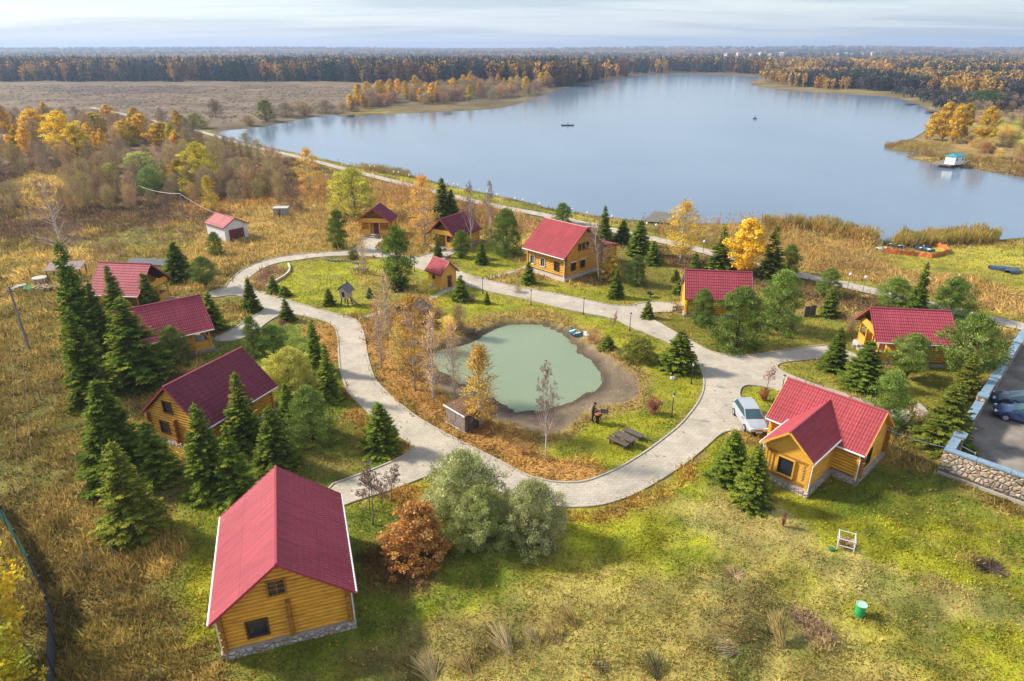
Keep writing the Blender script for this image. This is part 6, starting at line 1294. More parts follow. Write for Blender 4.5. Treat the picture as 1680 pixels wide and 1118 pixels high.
# ------------------------------------------------------------------ cars
M_SILVER = mat('silver_paint', (.52,.56,.60), .28, .04, 2, metal=.45, coat=.6); M_BLUE = mat('blue_paint', (.025,.055,.17), .25, .1, 2, metal=.3, coat=.7); M_NAVY = mat('slate_paint', (.05,.085,.15), .25, .1, 2, metal=.3, coat=.7)
M_CARGLASS = mat('car_glass', (.035,.08,.10), .06, .2, 1, spec=.8); M_TYRE = mat('tyre', (.02,.02,.02), .85, .2, 5); M_RIM = mat('alloy', (.55,.56,.58), .35, .1, 5, metal=.7); M_HEADL = mat('headlight_glass', (.70,.74,.78), .1, .05, 5); M_PLATE = mat('number_plate_white', (.75,.75,.75), .5, .02, 3)
def car(x, y, z, rz, paint, label, hatch=True):
    t = empty('parked_car', (x, y, z), rz, label, 'car')
    st = [(-2.12,.42,.62,.74),(-2.06,.30,.86,.80),(-1.75,.22,.98,.84),(-1.2,.20,1.0,.865),(0,.20,.985,.87),(.85,.20,.95,.865),(1.3,.22,.88,.85),(1.75,.24,.78,.82),(2.05,.28,.66,.74),(2.17,.36,.52,.62)]
    if not hatch: st = [(-2.25,.42,.70,.72),(-2.18,.30,.90,.80)] + [(-1.75,.22,.96,.84)] + st[3:]
    vs = []
    for (sx, zb, zt, hw) in st:
        vs += [(sx, -hw*.88, zb), (sx, -hw, zb + .12), (sx, -hw*1.0, (zb+zt)/2 + .05), (sx, -hw*.95, zt - .06), (sx, -hw*.8, zt), (sx, 0, zt + .03), (sx, hw*.8, zt), (sx, hw*.95, zt - .06), (sx, hw*1.0, (zb+zt)/2 + .05), (sx, hw, zb + .12), (sx, hw*.88, zb)]
    k = 11; n = len(st); fs = [(i*k+j, i*k+(j+1)%k, (i+1)*k+(j+1)%k, (i+1)*k+j) for i in range(n-1) for j in range(k)] + [tuple(range(k)), tuple((n-1)*k + j for j in range(k-1, -1, -1))]
    b = MB(); b.add(vs, fs)
    rb, rf = (-1.72, .15) if hatch else (-.95, .15); bb, bf = (-2.06, 1.05) if hatch else (-1.7, 1.05); zr = 1.46 if hatch else 1.40; hb, hr = .78, .62; zb = .97
    bot = [(bb, -hb, zb), (bf, -hb*.97, .92), (bf, hb*.97, .92), (bb, hb, zb)]; top = [(rb, -hr, zr - .04), (rb + .5, -hr, zr), (rf - .3, -hr, zr), (rf, -hr, zr - .05), (rf, hr, zr - .05), (rf - .3, hr, zr), (rb + .5, hr, zr), (rb, hr, zr - .04)]
    b.add([bot[0], bot[1], bot[2], bot[3]] + top, [(0,1,7,6,5,4), (1,2,8,7), (2,3,11,10,9,8), (3,0,4,11), (4,5,10,11), (5,6,9,10), (6,7,8,9)]); bo = b.build('body', paint, t, False); bv = bo.modifiers.new('bevel', 'BEVEL'); bv.width = .035; bv.segments = 2; bv.limit_method = 'ANGLE'; bv.angle_limit = .5
    def quad(nm, pts, m=M_CARGLASS): q = MB(); P_ = [Vector(p) for p in pts]; nr = (P_[1]-P_[0]).cross(P_[2]-P_[0]).normalized(); c = sum(P_, Vector())/4 - Vector((0,0,1.0)); nr = nr if nr.dot(c) > 0 else -nr; q.slab([tuple(p + nr*.006) for p in P_], nr*.012); q.build(nm, m, t)
    def L(a, c, u): return tuple(a[i] + (c[i] - a[i]) * u for i in range(3))
    a, c, d, e = (bf, -hb*.9, .94), (bf, hb*.9, .94), (rf, hr*.92, zr - .06), (rf, -hr*.92, zr - .06); quad('windscreen', [L(a,e,.05), L(c,d,.05), L(c,d,.95), L(a,e,.95)])
    a, c, d, e = (bb, -hb*.88, zb+.01), (bb, hb*.88, zb+.01), (rb, hr*.9, zr - .05), (rb, -hr*.9, zr - .05); quad('rear_window', [L(a,e,.15), L(c,d,.15), L(c,d,.9), L(a,e,.9)])
    for s in (-1, 1):
        xm = -.45
        for x0b, x1b, x0t, x1t in ((xm + .05, bf - .22, xm + .05, rf - .1), (bb + .3, xm - .05, rb + .22, xm - .05)):
            def pt(xx, u): return (xx, s * (hb + (hr - hb) * u), .95 + (zr - .95) * u)
            quad('side_window', [pt(x0b, .12), pt(x1b, .12), pt(x1t, .88), pt(x0t, .88)])
        for wxp in (-1.28, 1.32):
            w = MB(); w.tube([(wxp, s*.70, .31), (wxp, s*.90, .31)], .315, 18); wo = w.build('wheel', M_TYRE, t); w = MB(); w.tube([(wxp, s*.90, .31), (wxp, s*.915, .31)], .20, 14); w.build('rim', M_RIM, wo)
        h = MB(); h.box((2.03, s*.58, .62), (.22, .28, .12), s*-.25); h.build('headlight', M_HEADL, t); h = MB(); h.box((.78, s*.95, .98), (.1, .16, .12)); h.build('mirror', paint, t); h = MB(); h.box((-2.06, s*.64, .78), (.1, .2, .16)); h.build('tail_light', M_REDDOOR, t)
    h = MB(); h.box((2.15, 0, .36), (.1, 1.2, .12)); h.build('grille', M_BLACK, t); h = MB(); h.box((2.225, 0, .40), (.02, .5, .1)); h.build('number_plate', M_PLATE, t)
    h = MB(); h.box((2.10, 0, .56), (.16, .6, .05)); h.build('air_intake', M_BLACK, t); return t
wr_, wf_ = np.array(gpix(1204, 683)), np.array(gpix(1218.5, 706)); dv = wf_ - wr_; ang = math.atan2(dv[1], dv[0]); nl = np.array([-math.sin(ang), math.cos(ang)]); cc_ = (wr_ + wf_) / 2 + nl * .87
car(cc_[0], cc_[1], .034, ang, M_SILVER, 'silver hatchback parked on the paving beside the cross shaped house')
wf_ = np.array(gpix(1648, 691, PARK_Z)); wr2 = np.array(gpix(1712, 706, PARK_Z)); dv = wf_ - wr2; ang = math.atan2(dv[1], dv[0]); dn = dv / np.linalg.norm(dv); nl = np.array([dn[1], -dn[0]])
c_ = wf_ - dn * 1.32 + nl * .87; car(c_[0], c_[1], PARK_Z, ang, M_BLUE, 'blue saloon in the car park, nearer one of two', False)
c_ = wf_ - dn * 1.32 + nl * 3.45 - dn * -.1; car(c_[0], c_[1], PARK_Z, ang, M_NAVY, 'slate blue saloon in the car park, farther one of two', False)

# ------------------------------------------------------------------ person, grill, garden furniture
M_CLOTH = mat('dark_clothes', (.02,.024,.034), .9, .3, 6); M_SKIN = mat('skin', (.50,.28,.19), .6, .08, 8); M_HAIR = mat('cap_black', (.012,.012,.014), .9, .2, 6); M_TROUS = mat('grey_trousers', (.07,.075,.09), .9, .2, 6)
def skinned(name, pts, edges, radii, m, parent=None, sub=2):
    me = bpy.data.meshes.new(name); me.from_pydata(pts, edges, []); me.materials.append(m); o = bpy.data.objects.new(name, me); col.objects.link(o)
    sk = o.modifiers.new('skin', 'SKIN'); sk.use_smooth_shade = True; lay = me.skin_vertices[0] if me.skin_vertices else None
    if lay is None:
        bpy.context.view_layer.objects.active = o; bpy.ops.mesh.customdata_skin_add(); lay = me.skin_vertices[0]
    for i, r in enumerate(radii): lay.data[i].radius = r if hasattr(r, '__len__') else (r, r)
    lay.data[0].use_root = True; s = o.modifiers.new('sub', 'SUBSURF'); s.levels = sub; s.render_levels = sub
    if parent: o.parent = parent
    return o
def person():
    x, y, z = ground(972, 692); rz = -.15; t = empty('person', (x, y, z), rz, 'person in black jacket and cap tending the grill on the pond lawn', 'person')
    # body faces +x (towards the grill)
    P = [(0,0,.92),(0,0,1.12),(.03,0,1.35),(.06,0,1.47),(.10,0,1.56),(.115,0,1.66), (0,.10,.88),(.03,.11,.48),(-.01,.12,.08),(.14,.13,.03), (0,-.10,.88),(-.02,-.12,.48),(-.05,-.12,.08),(.10,-.13,.03),
         (.04,.19,1.40),(.12,.24,1.14),(.36,.16,1.06),(.44,.14,1.05), (.04,-.19,1.40),(.14,-.24,1.15),(.38,-.16,1.10),(.46,-.14,1.10), (.13,0,1.73)]
    E = [(0,1),(1,2),(2,3),(3,4),(4,5),(5,22),(0,6),(6,7),(7,8),(8,9),(0,10),(10,11),(11,12),(12,13),(2,14),(14,15),(15,16),(16,17),(2,18),(18,19),(19,20),(20,21)]
    R = [(.15,.12),(.145,.115),(.16,.12),(.06,.06),(.075,.07),(.09,.085),(.095,.09),(.065,.065),(.05,.05),(.045,.04),(.095,.09),(.065,.065),(.05,.05),(.045,.04),(.07,.065),(.05,.05),(.035,.035),(.032,.03),(.07,.065),(.05,.05),(.035,.035),(.032,.03),(.06,.055)]
    body = skinned('body', P, E, R, M_CLOTH, t)
    b = MB(); b.lathe([(.02,-.13),(.06,-.11),(.085,-.03),(.09,.03),(.07,.06)], (.125,0,1.63), 12); b.lathe([(.012,-.02),(.02,0),(.008,.02)], (.222,0,1.62), 6); b.build('face', M_SKIN, t, True)
    b = MB()
    for s in (-1, 1): b.lathe([(.008,-.008),(.012,0),(.008,.008)], (.20, s*.035, 1.66), 6)
    b.build('eyes', M_HAIR, t)
    b = MB(); b.lathe([(.10,0),(.105,.05),(.09,.11),(.04,.15)], (.115,0,1.68), 12); b.box((.22,0,1.695), (.12,.14,.015)); b.build('cap', M_HAIR, t, True)
    for s, (hx, hy, hz) in ((1, (.46,.135,1.045)), (-1, (.48,-.135,1.10))):
        pts = [(hx-.03,hy,hz),(hx+.03,hy,hz)]; ed = [(0,1)]; rr = [(.03,.018),(.035,.018)]
        for k in range(4):
            n = len(pts); yy = hy - .027 + k*.018; l = (.030,.035,.033,.026)[k]; pts += [(hx+.05,yy,hz),(hx+.05+l,yy,hz-.012),(hx+.05+l*1.6,yy,hz-.035)]; ed += [(1,n),(n,n+1),(n+1,n+2)]; rr += [(.009,.009)]*2 + [(.007,.007)]
        n = len(pts); pts += [(hx+.01,hy-s*.04,hz-.01),(hx+.05,hy-s*.05,hz-.025)]; ed += [(0,n),(n,n+1)]; rr += [(.011,.011),(.009,.009)]; skinned('hand', pts, ed, rr, M_SKIN, t, 1)
person()
def grill():
    x, y, z = ground(980, 695); t = empty('barbecue_grill', (x, y, z), -.15, 'black barbecue grill with raised lid and orange inside, before the person', 'grill')
    b = MB(); b.lathe([(.05,.62),(.22,.66),(.33,.78),(.36,.92),(.34,.92),(.3,.80)], n=16); b.build('bowl', M_BLACK, t, True)
    for a in (.5, 2.6, 4.7): b = MB(); b.tube([(.2*math.cos(a), .2*math.sin(a), .68), (.36*math.cos(a), .36*math.sin(a), 0)], .025, 6); b.build('leg', M_BLACK, t)
    b = MB(); b.box((0,0,.90), (.5,.5,.03)); b.build('coals', mat('ember_orange', (.55,.14,.05), .8, .4, 12), t)
    b = MB(); b.box((.52,.05,1.16), (.62,.6,.05), 0); o = b.build('lid', M_BLACK, t); 
    b = MB(); b.box((.12,0,1.04), (.34,.5,.04)); b.build('side_tray', mat('copper_tray', (.45,.17,.09), .5, .2, 6), t)
    b = MB(); b.box((0,.0,.35), (.3,.3,.5)); b.build('ash_box', M_BLACK, t)
grill()
def slab_table(px, py, kind, label, ang):
    top = .72 if kind == 'table' else .45; x, y = gpix(px, py, top); L_, w = (1.75, .78) if kind == 'table' else (1.75, .55); t = empty('picnic_table' if kind == 'table' else 'bench', (x, y, 0), ang, label, 'table' if kind == 'table' else 'bench')
    b = MB(); n = 5 if kind == 'table' else 3
    for k in range(n): b.box((0, -w/2 + w*(k+.5)/n, top - .03), (L_, w/n - .012, .06))
    b.build('top' if kind == 'table' else 'seat', M_OLDDARK, t)
    for s in (-1, 1):
        b = MB(); b.box((s*L_*.36, -w*.32, (top-.06)/2), (.1,.1,top-.06)); b.build('leg', M_OLDDARK, t); b = MB(); b.box((s*L_*.36, w*.32, (top-.06)/2), (.1,.1,top-.06)); b.build('leg', M_OLDDARK, t)
        b = MB(); b.box((s*L_*.36, 0, top*.45), (.07, w*.9, .07)); b.build('stretcher', M_OLDDARK, t)
q0, q1 = np.array(gpix(1008, 722, .45)), np.array(gpix(1024, 729, .45)); ta = math.atan2(*(q1 - q0)[::-1])
slab_table(1014.5, 723, 'bench', 'dark wooden bench, left one of the picnic group on the pond lawn', ta); slab_table(1025, 715.5, 'table', 'dark wooden picnic table between its two benches', ta); slab_table(1039, 709, 'bench', 'dark wooden bench, right one of the picnic group', ta)
slab_table(768, 541, 'bench', 'lone dark bench on the far pond bank', .25)
def chair(px, py, label):
    x, y, z = ground(px, py); t = empty('garden_chair', (x, y, z), 2.4, label, 'chair'); b = MB(); b.box((0,0,.43), (.46,.44,.04)); b.build('seat', M_WHITE, t); b = MB(); b.box((0,.23,.68), (.46,.03,.5)); b.build('backrest', M_WHITE, t)
    for s in (-1, 1):
        for q in (-1, 1): b = MB(); b.box((s*.2, q*.19, .21), (.04,.04,.42)); b.build('leg', M_WHITE, t)
        b = MB(); b.box((s*.24, 0, .62), (.04,.44,.03)); b.build('armrest', M_WHITE, t)
chair(962, 556, 'white plastic chair on the pond bank beside the blue boat'); chair(1402, 571, 'pale garden chair at the steps of the yellow gable porch')
def boat(px, py, ang, m_out, m_in, label, L_=3.0, flip=False, z=None, w=.62, group=None):
    x, y, zz = ground(px, py); zz = zz if z is None else z; t = empty('rowing_boat', (x, y, zz), ang, label, 'boat', group); b = MB(); n = 12; vs = []
    for i in range(n + 1):
        u = i / n; hw = w * math.sin(math.pi * min(1, .12 + u * .88)) ** .6 * (1 if u < .95 else .4) + .03; xx = -L_/2 + L_*u; sh = .40 + .14 * (2*u - 1) ** 2
        vs += [(xx, -hw, sh), (xx, -hw*.78, .10), (xx, 0, 0.0), (xx, hw*.78, .10), (xx, hw, sh), (xx, hw - .05, sh), (xx, hw*.7, .16), (xx, 0, .07), (xx, -hw*.7, .16), (xx, -hw + .05, sh)]
    k = 10; fs = [(i*k+j, i*k+(j+1)%k, (i+1)*k+(j+1)%k, (i+1)*k+j) for i in range(n) for j in range(k)] + [tuple(range(k)), tuple(n*k + j for j in range(k))]
    if flip: vs = [(a, c, .52 - d) for a, c, d in vs]
    b.add(vs, fs); b.build('hull', m_out, t, False)
    if not flip:
        for s in (-.25, .2): b = MB(); b.box((L_*s, 0, .33), (.22, w*1.75, .03)); b.build('seat', m_in, t)
    return t
M_BBLUE = mat('boat_blue', (.04,.20,.30), .4, .15, 4); M_BGREEN = mat('boat_green', (.22,.42,.26), .5, .15, 4); M_BDARK = mat('boat_slate', (.05,.07,.09), .4, .2, 4); M_BPALE = mat('boat_pale', (.55,.60,.52), .5, .1, 4)
boat(943, 551, -.95, M_BBLUE, M_WHITE, 'small blue boat pulled up on the pond bank', 1.9, w=.55)
SG = 'boats drawn up on the lake shore by the orange net'
boat(1449, 401, .15, M_BGREEN, M_WHITE, 'pale green boat at the shore, left of the reeds', 3.2, group=SG); boat(1466, 405, 2.2, M_BDARK, M_WHITE, 'dark boat leaning beside the pale green one', 3.0, group=SG); boat(1446, 411, .4, M_BPALE, M_WHITE, 'small pale overturned dinghy on the grass', 2.0, True, group=SG); boat(1474, 402, 2.4, M_BGREEN, M_WHITE, 'green boat against the reeds', 3.0, True, group=SG)
boat(1506, 406, -.5, M_BDARK, M_WHITE, 'black boat with open top inside the orange net', 3.6, group=SG); boat(1517, 412, -.9, M_NAVY, M_WHITE, 'slate boat end on inside the orange net', 2.8, group=SG)
boat(1645, 443, -.35, M_NAVY, M_WHITE, 'slate blue boat lying in the green shore meadow', 3.4, True); boat(1661, 447, .5, M_BDARK, M_WHITE, 'dark tarpaulined boat beside the slate one in the shore meadow', 2.6, True, w=.8)
t = boat(931, 217, 0, M_BDARK, M_OLDDARK, 'dark rowing boat with an angler far out on the lake', 5.2, z=LAKE_Z - .1, w=.8); t2 = boat(1237, 205, 1.4, M_BDARK, M_OLDDARK, 'tiny dark boat seen end on in the middle of the lake', 3.6, z=LAKE_Z - .1, w=.8)
def angler(boat_, label, dx=0):
    x, y = boat_.location.x + dx, boat_.location.y; t = empty('person', (x, y, LAKE_Z + .2), 0, label, 'person')
    P = [(0,0,.30),(0,0,.55),(.02,0,.80),(.03,0,.90),(.04,0,1.02),(.25,.1,.28),(.30,.1,-.02),(.25,-.1,.28),(.30,-.1,-.02),(.05,.17,.74),(.20,.2,.55),(.36,.12,.56),(.05,-.17,.74),(.20,-.2,.55),(.36,-.12,.56)]; E = [(0,1),(1,2),(2,3),(3,4),(0,5),(5,6),(0,7),(7,8),(2,9),(9,10),(10,11),(2,12),(12,13),(13,14)]
    skinned('body', P, E, [.15,.14,.16,.06,.10,.09,.06,.09,.06,.06,.05,.04,.06,.05,.04], M_CLOTH, t, 1); b = MB(); b.lathe([(.11,0),(.10,.07),(.03,.12)], (.04,0,1.03), 8); b.build('cap', M_HAIR, t)
angler(t, 'seated angler in dark clothes in the far rowing boat'); angler(t2, 'hunched dark figure in the tiny boat in the middle of the lake')
def net_fence():
    P = [ground(a, b) for a, b in [(1447,415),(1475,418),(1505,421),(1528,424),(1556,416),(1552,409),(1528,404),(1510,397)]]; o = P[0]; t = empty('net_fence', o, 0, 'sagging orange plastic net fence round the boats', 'fence'); b = MB(); vs = []; fs = []; Q = []
    for a, c in zip(P[:-1], P[1:]):
        for k in range(6): Q.append([a[i] + (c[i] - a[i]) * k / 6 - o[i] for i in range(3)])
    for i, q in enumerate(Q): s = .9 - .35 * abs(math.sin(i * 1.9)) ; vs += [(q[0], q[1], q[2] + .02), (q[0] + .06*math.sin(i*2.1), q[1] - .05*math.cos(i*1.3), q[2] + s)]
    fs = [(2*i, 2*i+2, 2*i+3, 2*i+1) for i in range(len(Q) - 1)]; b.add(vs, fs); m = mat('orange_net', (.62,.16,.05), .7, .25, 6); b.build('net', m, t)
    for p in P: b = MB(); b.tube([(p[0]-o[0], p[1]-o[1], p[2]-o[2]-.1), (p[0]-o[0], p[1]-o[1], p[2]-o[2]+1.05)], .03, 5); b.build('stake', M_OLDWOOD, t)
net_fence()
M_OLDGREY = mat('grey_planks', (.20,.185,.165), .9, .35, 1.2, .3, 9, stretch=(1,4,1), dark=(.09,.08,.07))
def deck(name, label, pts, z, m, legs=True, cat='pier', rail=False):
    P = [gpix(a, b, z) for a, b in pts]; o = P[0]; t = empty(name, (o[0], o[1], 0), 0, label, cat); Q = [np.array(p) - o for p in P]; n = max(6, int(np.linalg.norm(Q[1] - Q[0]) / .35)); b = MB()
    for k in range(n):
        u0, u1 = k / n + .004, (k + 1) / n - .012; a, c = Q[0] + (Q[1]-Q[0])*u0, Q[0] + (Q[1]-Q[0])*u1; d, e = Q[3] + (Q[2]-Q[3])*u0, Q[3] + (Q[2]-Q[3])*u1; b.prism([tuple(a), tuple(c), tuple(e), tuple(d)], z - .08, z + .01 * (k % 3))
    b.build('deck', m, t)
    if legs:
        for q in Q: b = MB(); b.tube([(*(q*.96), -2), (*(q*.96), z - .08)], .08, 6); b.build('pile', M_OLDDARK, t)
    return t
deck('landing_stage', 'wide weathered plank landing stage in the lake behind the big house', [(1055,363),(1098,366),(1113,351),(1073,346)], .25, M_OLDGREY); deck('landing_stage', 'narrow grey plank gangway beside the wide landing stage', [(1101,367),(1108,367),(1119,352),(1115,351)], .1, M_OLDGREY)
deck('pier', 'dark plank pier at the tip of the right shore point', [(1474,233),(1500,233),(1507,230),(1479,229.5)], .5, M_OLDDARK); deck('pier', 'dark flat pier on the far right shore, upper one', [(1484,170.5),(1502,170.5),(1502,168.5),(1486,168.5)], .3, M_OLDDARK); deck('pier', 'small dark pier just above the golden poplars', [(1518,183),(1536,183.5),(1537,181),(1520,181)], .3, M_OLDDARK)
deck('pier', 'dark little pier on the far left shore', [(727,184.5),(740,184.5),(741,182.8),(729,182.8)], .3, M_OLDDARK); deck('pier', 'low dark jetty at the left end of the far shore', [(566,190),(580,189.5),(580,187.5),(567,188)], .3, M_OLDDARK); deck('pier', 'short pier with a skiff at the far right shore, lower one', [(1526,192),(1532,192),(1532,190),(1527,190)], .3, M_BPALE)
def houseboat():
    t = deck('houseboat', 'white cabin with teal roof on a wooden raft at the right shore', [(1528,269),(1560,272),(1575,266),(1545,263)], .35, M_OLDWOOD, cat='houseboat'); gx, gy = gpix(1566, 270, .4); ox, oy = t.location.x, t.location.y; q = np.array(gpix(1578, 267.5, .4)) - np.array(gpix(1553, 271, .4)); a = math.atan2(q[1], q[0])
    c, s = math.cos(a), math.sin(a); L_, w, h = 4.3, 2.6, 2.0; cx, cy = gx - ox + .4, gy - oy + 1.0
    b = MB(); b.box((cx, cy, .4 + h/2), (L_, w, h), a); wl = b.build('cabin_wall', M_WHITE, t)
    b = MB(); e = [(-L_/2-.25, -w/2-.25), (L_/2+.25, -w/2-.25), (L_/2+.25, w/2+.25), (-L_/2-.25, w/2+.25)]; R_ = lambda x, y, z: (cx + x*c - y*s, cy + x*s + y*c, z); z = .4 + h
    b.add([R_(*p, z) for p in e] + [R_(*p, z + .12) for p in e] + [R_(-L_*.3, 0, z + .75), R_(L_*.3, 0, z + .75)], [(0,3,2,1), (0,1,5,4), (1,2,6,5), (2,3,7,6), (3,0,4,7), (4,5,9,8), (5,6,9), (6,7,8,9), (7,4,8)]); b.build('roof', mat('roof_teal', (.02,.28,.32), .5, .1, 3), t)
    for u, nm in ((-.34, 'window'), (.30, 'window')): b = MB(); p = R_(L_*u, -w/2 - .02, 1.7); b.box(p, (.55, .05, .6), a); b.build(nm, M_GLASS, t)
    b = MB()
    for k in range(6): p = R_(-L_/2 - .4 - k*.7, -w/2 - .2, 0); b.tube([(p[0], p[1], .36), (p[0], p[1], 1.3)], .03, 5)
    p, q2 = R_(-L_/2 - .2, -w/2 - .2, 1.28), R_(-L_/2 - 4.1, -w/2 - .2, 1.28); b.tube([p, q2], .03, 5); b.build('railing', M_OLDWOOD, t)
houseboat(); deck('gangway', 'pale plank gangway from the white houseboat to land', [(1578,268),(1602,263),(1604,260.5),(1580,265)], .5, M_OLDWOOD, cat='gangway')

# ------------------------------------------------------------------ small buildings and things of the yard
def plank_shed():
    a, b_, c = np.array(gpix(733, 692)), np.array(gpix(764, 711)), np.array(gpix(788, 701)); u = (b_ - a); L_ = np.linalg.norm(u); u /= L_; v = c - b_; v -= u * (v @ u); w = np.linalg.norm(v); ang = math.atan2(u[1], u[0]); ctr = (a + b_) / 2
    t = empty('plank_shed', (*ctr, 0), ang, 'flat roofed grey plank shed covered with fallen leaves on the pond bank', 'shed'); h = 1.5
    for s in (-1, 1): b = MB(); b.box((s*L_/4, 0, h/2 + .05), (L_/2 - .06, .06, h)); b.build('door', M_OLDWOOD, t)
    b = MB(); b.box((-L_/2 + .03, w/2 + .03, h/2), (.06, w, h)); b.box((L_/2 - .03, w/2 + .03, h/2), (.06, w, h)); b.box((0, w, h/2), (L_, .06, h)); b.build('wall', M_OLDDARK, t)
    b = MB(); b.box((0, w/2, h + .08), (L_ + .25, w + .3, .07)); rf = b.build('roof', mat('leafy_roof', (.17,.085,.06), .9, .4, 14, .6, 30), t); b = MB(); b.box((0, -.17, h + .08), (L_ + .3, .05, .12)); b.build('fascia', M_WHITE, rf)
    b = MB(); b.box((0, -.05, .0), (L_ + .1, .18, .14)); b.build('sill_beam', M_KERB, t)
plank_shed()
def playhouse():
    x, y, z = ground(569, 500); t = empty('stilt_playhouse', (x, y, z), -.35, 'tiny grey roofed playhouse on log stilts on the play lawn', 'playhouse')
    for sx in (-.45, .45):
        for sy in (-.4, .4): b = MB(); b.tube([(sx*1.15, sy*1.15, 0), (sx*.8, sy*.8, 1.0)], [.09, .07], 6); b.build('stilt', M_OLDDARK, t)
    b = MB(); b.slab([(-.55,-.5,.95),(.55,-.5,.95),(.55,-.5,1.9),(0,-.5,2.45),(-.55,-.5,1.9)], (0,1.0,0)); b.build('wall', mat('pale_plank', (.50,.42,.36), .8, .2, 4), t)
    b = MB(); 
    for s in (-1, 1): b.slab([(0,-.75,2.58),(s*.85,-.75,1.78),(s*.85,.75,1.78),(0,.75,2.58)], (0,0,.07))
    b.build('roof', mat('shingle_grey', (.17,.17,.18), .8, .25, 6), t); b = MB(); b.box((0,-.52,1.45), (.34,.04,.6)); b.build('door', M_BLACK, t)
    b = MB(); b.tube([(.1,.3,2.4),(.1,.3,2.95),(.2,.3,3.05)], .07, 6); b.build('chimney', M_OLDDARK, t); b = MB(); b.tube([(.5,0,1.0),(1.3,-.1,.35),(2.0,-.1,.05)], .05, 5); b.tube([(.5,.2,1.0),(1.3,.12,.35),(2.0,.12,.05)], .05, 5); b.build('slide', M_OLDDARK, t)
playhouse()
def frame_swing():
    x, y, z = ground(550, 474); t = empty('swing_frame', (x, y, z), -.3, 'thin grey swing frame behind the stilt playhouse', 'swing')
    for sx in (-.9, .9):
        for sy in (-.55, .55): b = MB(); b.tube([(sx, sy, 0), (sx*.9, sy*.4, 1.7)], .03, 5); b.build('post', M_OLDWOOD, t)
    b = MB(); b.tube([(-.85,-.22,1.7),(.85,-.22,1.7)], .03, 5); b.tube([(-.85,.22,1.7),(.85,.22,1.7)], .03, 5); b.build('top_bar', M_OLDWOOD, t); b = MB(); b.box((0,0,.5), (.5,.25,.04)); b.tube([(-.22,0,.5),(-.22,0,1.7)], .012, 4); b.tube([(.22,0,.5),(.22,0,1.7)], .012, 4); b.build('swing_seat', M_OLDDARK, t)
frame_swing()
def bath_hut():
    x, y, z = ground(668, 534); t = empty('bath_hut', (x, y, z), -.62, 'small old log bath hut behind an orange birch near the pond', 'hut'); b = MB(); zz = .15
    while zz < 1.7:
        for s in (-1, 1): log_row(b, True, -1.5, 1.5, s*1.05 + 1, zz, .1); log_row(b, False, -.2, 2.25, s*1.3, zz + .09, .1)
        zz += .19
    b.build('log_wall', mat('grey_pink_log', (.36,.22,.16), .8, .25, 3), t); b = MB()
    for s in (-1, 1): b.slab([(0,-.4,2.55),(s*1.75,-.4,1.7),(s*1.75,2.4,1.7),(0,2.4,2.55)], (0,0,.08))
    b.build('roof', M_OLDDARK, t); b = MB(); b.slab([(-1.3,-.04,1.7),(1.3,-.04,1.7),(0,-.04,2.45)], (0,.06,0)); b.build('gable', M_OLDDARK, t)
bath_hut()
def grey_cabin():
    x, y, z = ground(463, 356); t = empty('utility_cabin', (x, y, z), .1, 'small grey metal cabin alone in the dry meadow behind the garage', 'cabin'); b = MB(); b.box((0,0,.8), (2.5,1.8,1.6)); b.build('wall', mat('grey_metal', (.30,.31,.33), .6, .15, 3), t); b = MB(); b.box((0,0,1.66), (2.7,2.0,.1)); b.build('roof', M_CONC, t); b = MB(); b.box((-.2,-.92,.75), (.5,.04,1.3)); b.build('door', M_BLACK, t)
grey_cabin()
def pink_building():
    x, y, z = ground(-6, 250); q = (x - 3, y + 4, 1.2, 15, 8.5, 3.0, 5.2, .4, .4); o = house('farm_building', 'long farm building with pale pink roof at the left frame edge beyond the hollow', 'farm building', q, style='flat', z0=.1, roofm=roof_mat('roof_farm', (.55,.36,.34)), gutters=False, wallm=M_OLDWOOD, wins=[('A', 2, 1.6, 1, 1)], rib=.6); o.location.z = z
pink_building()
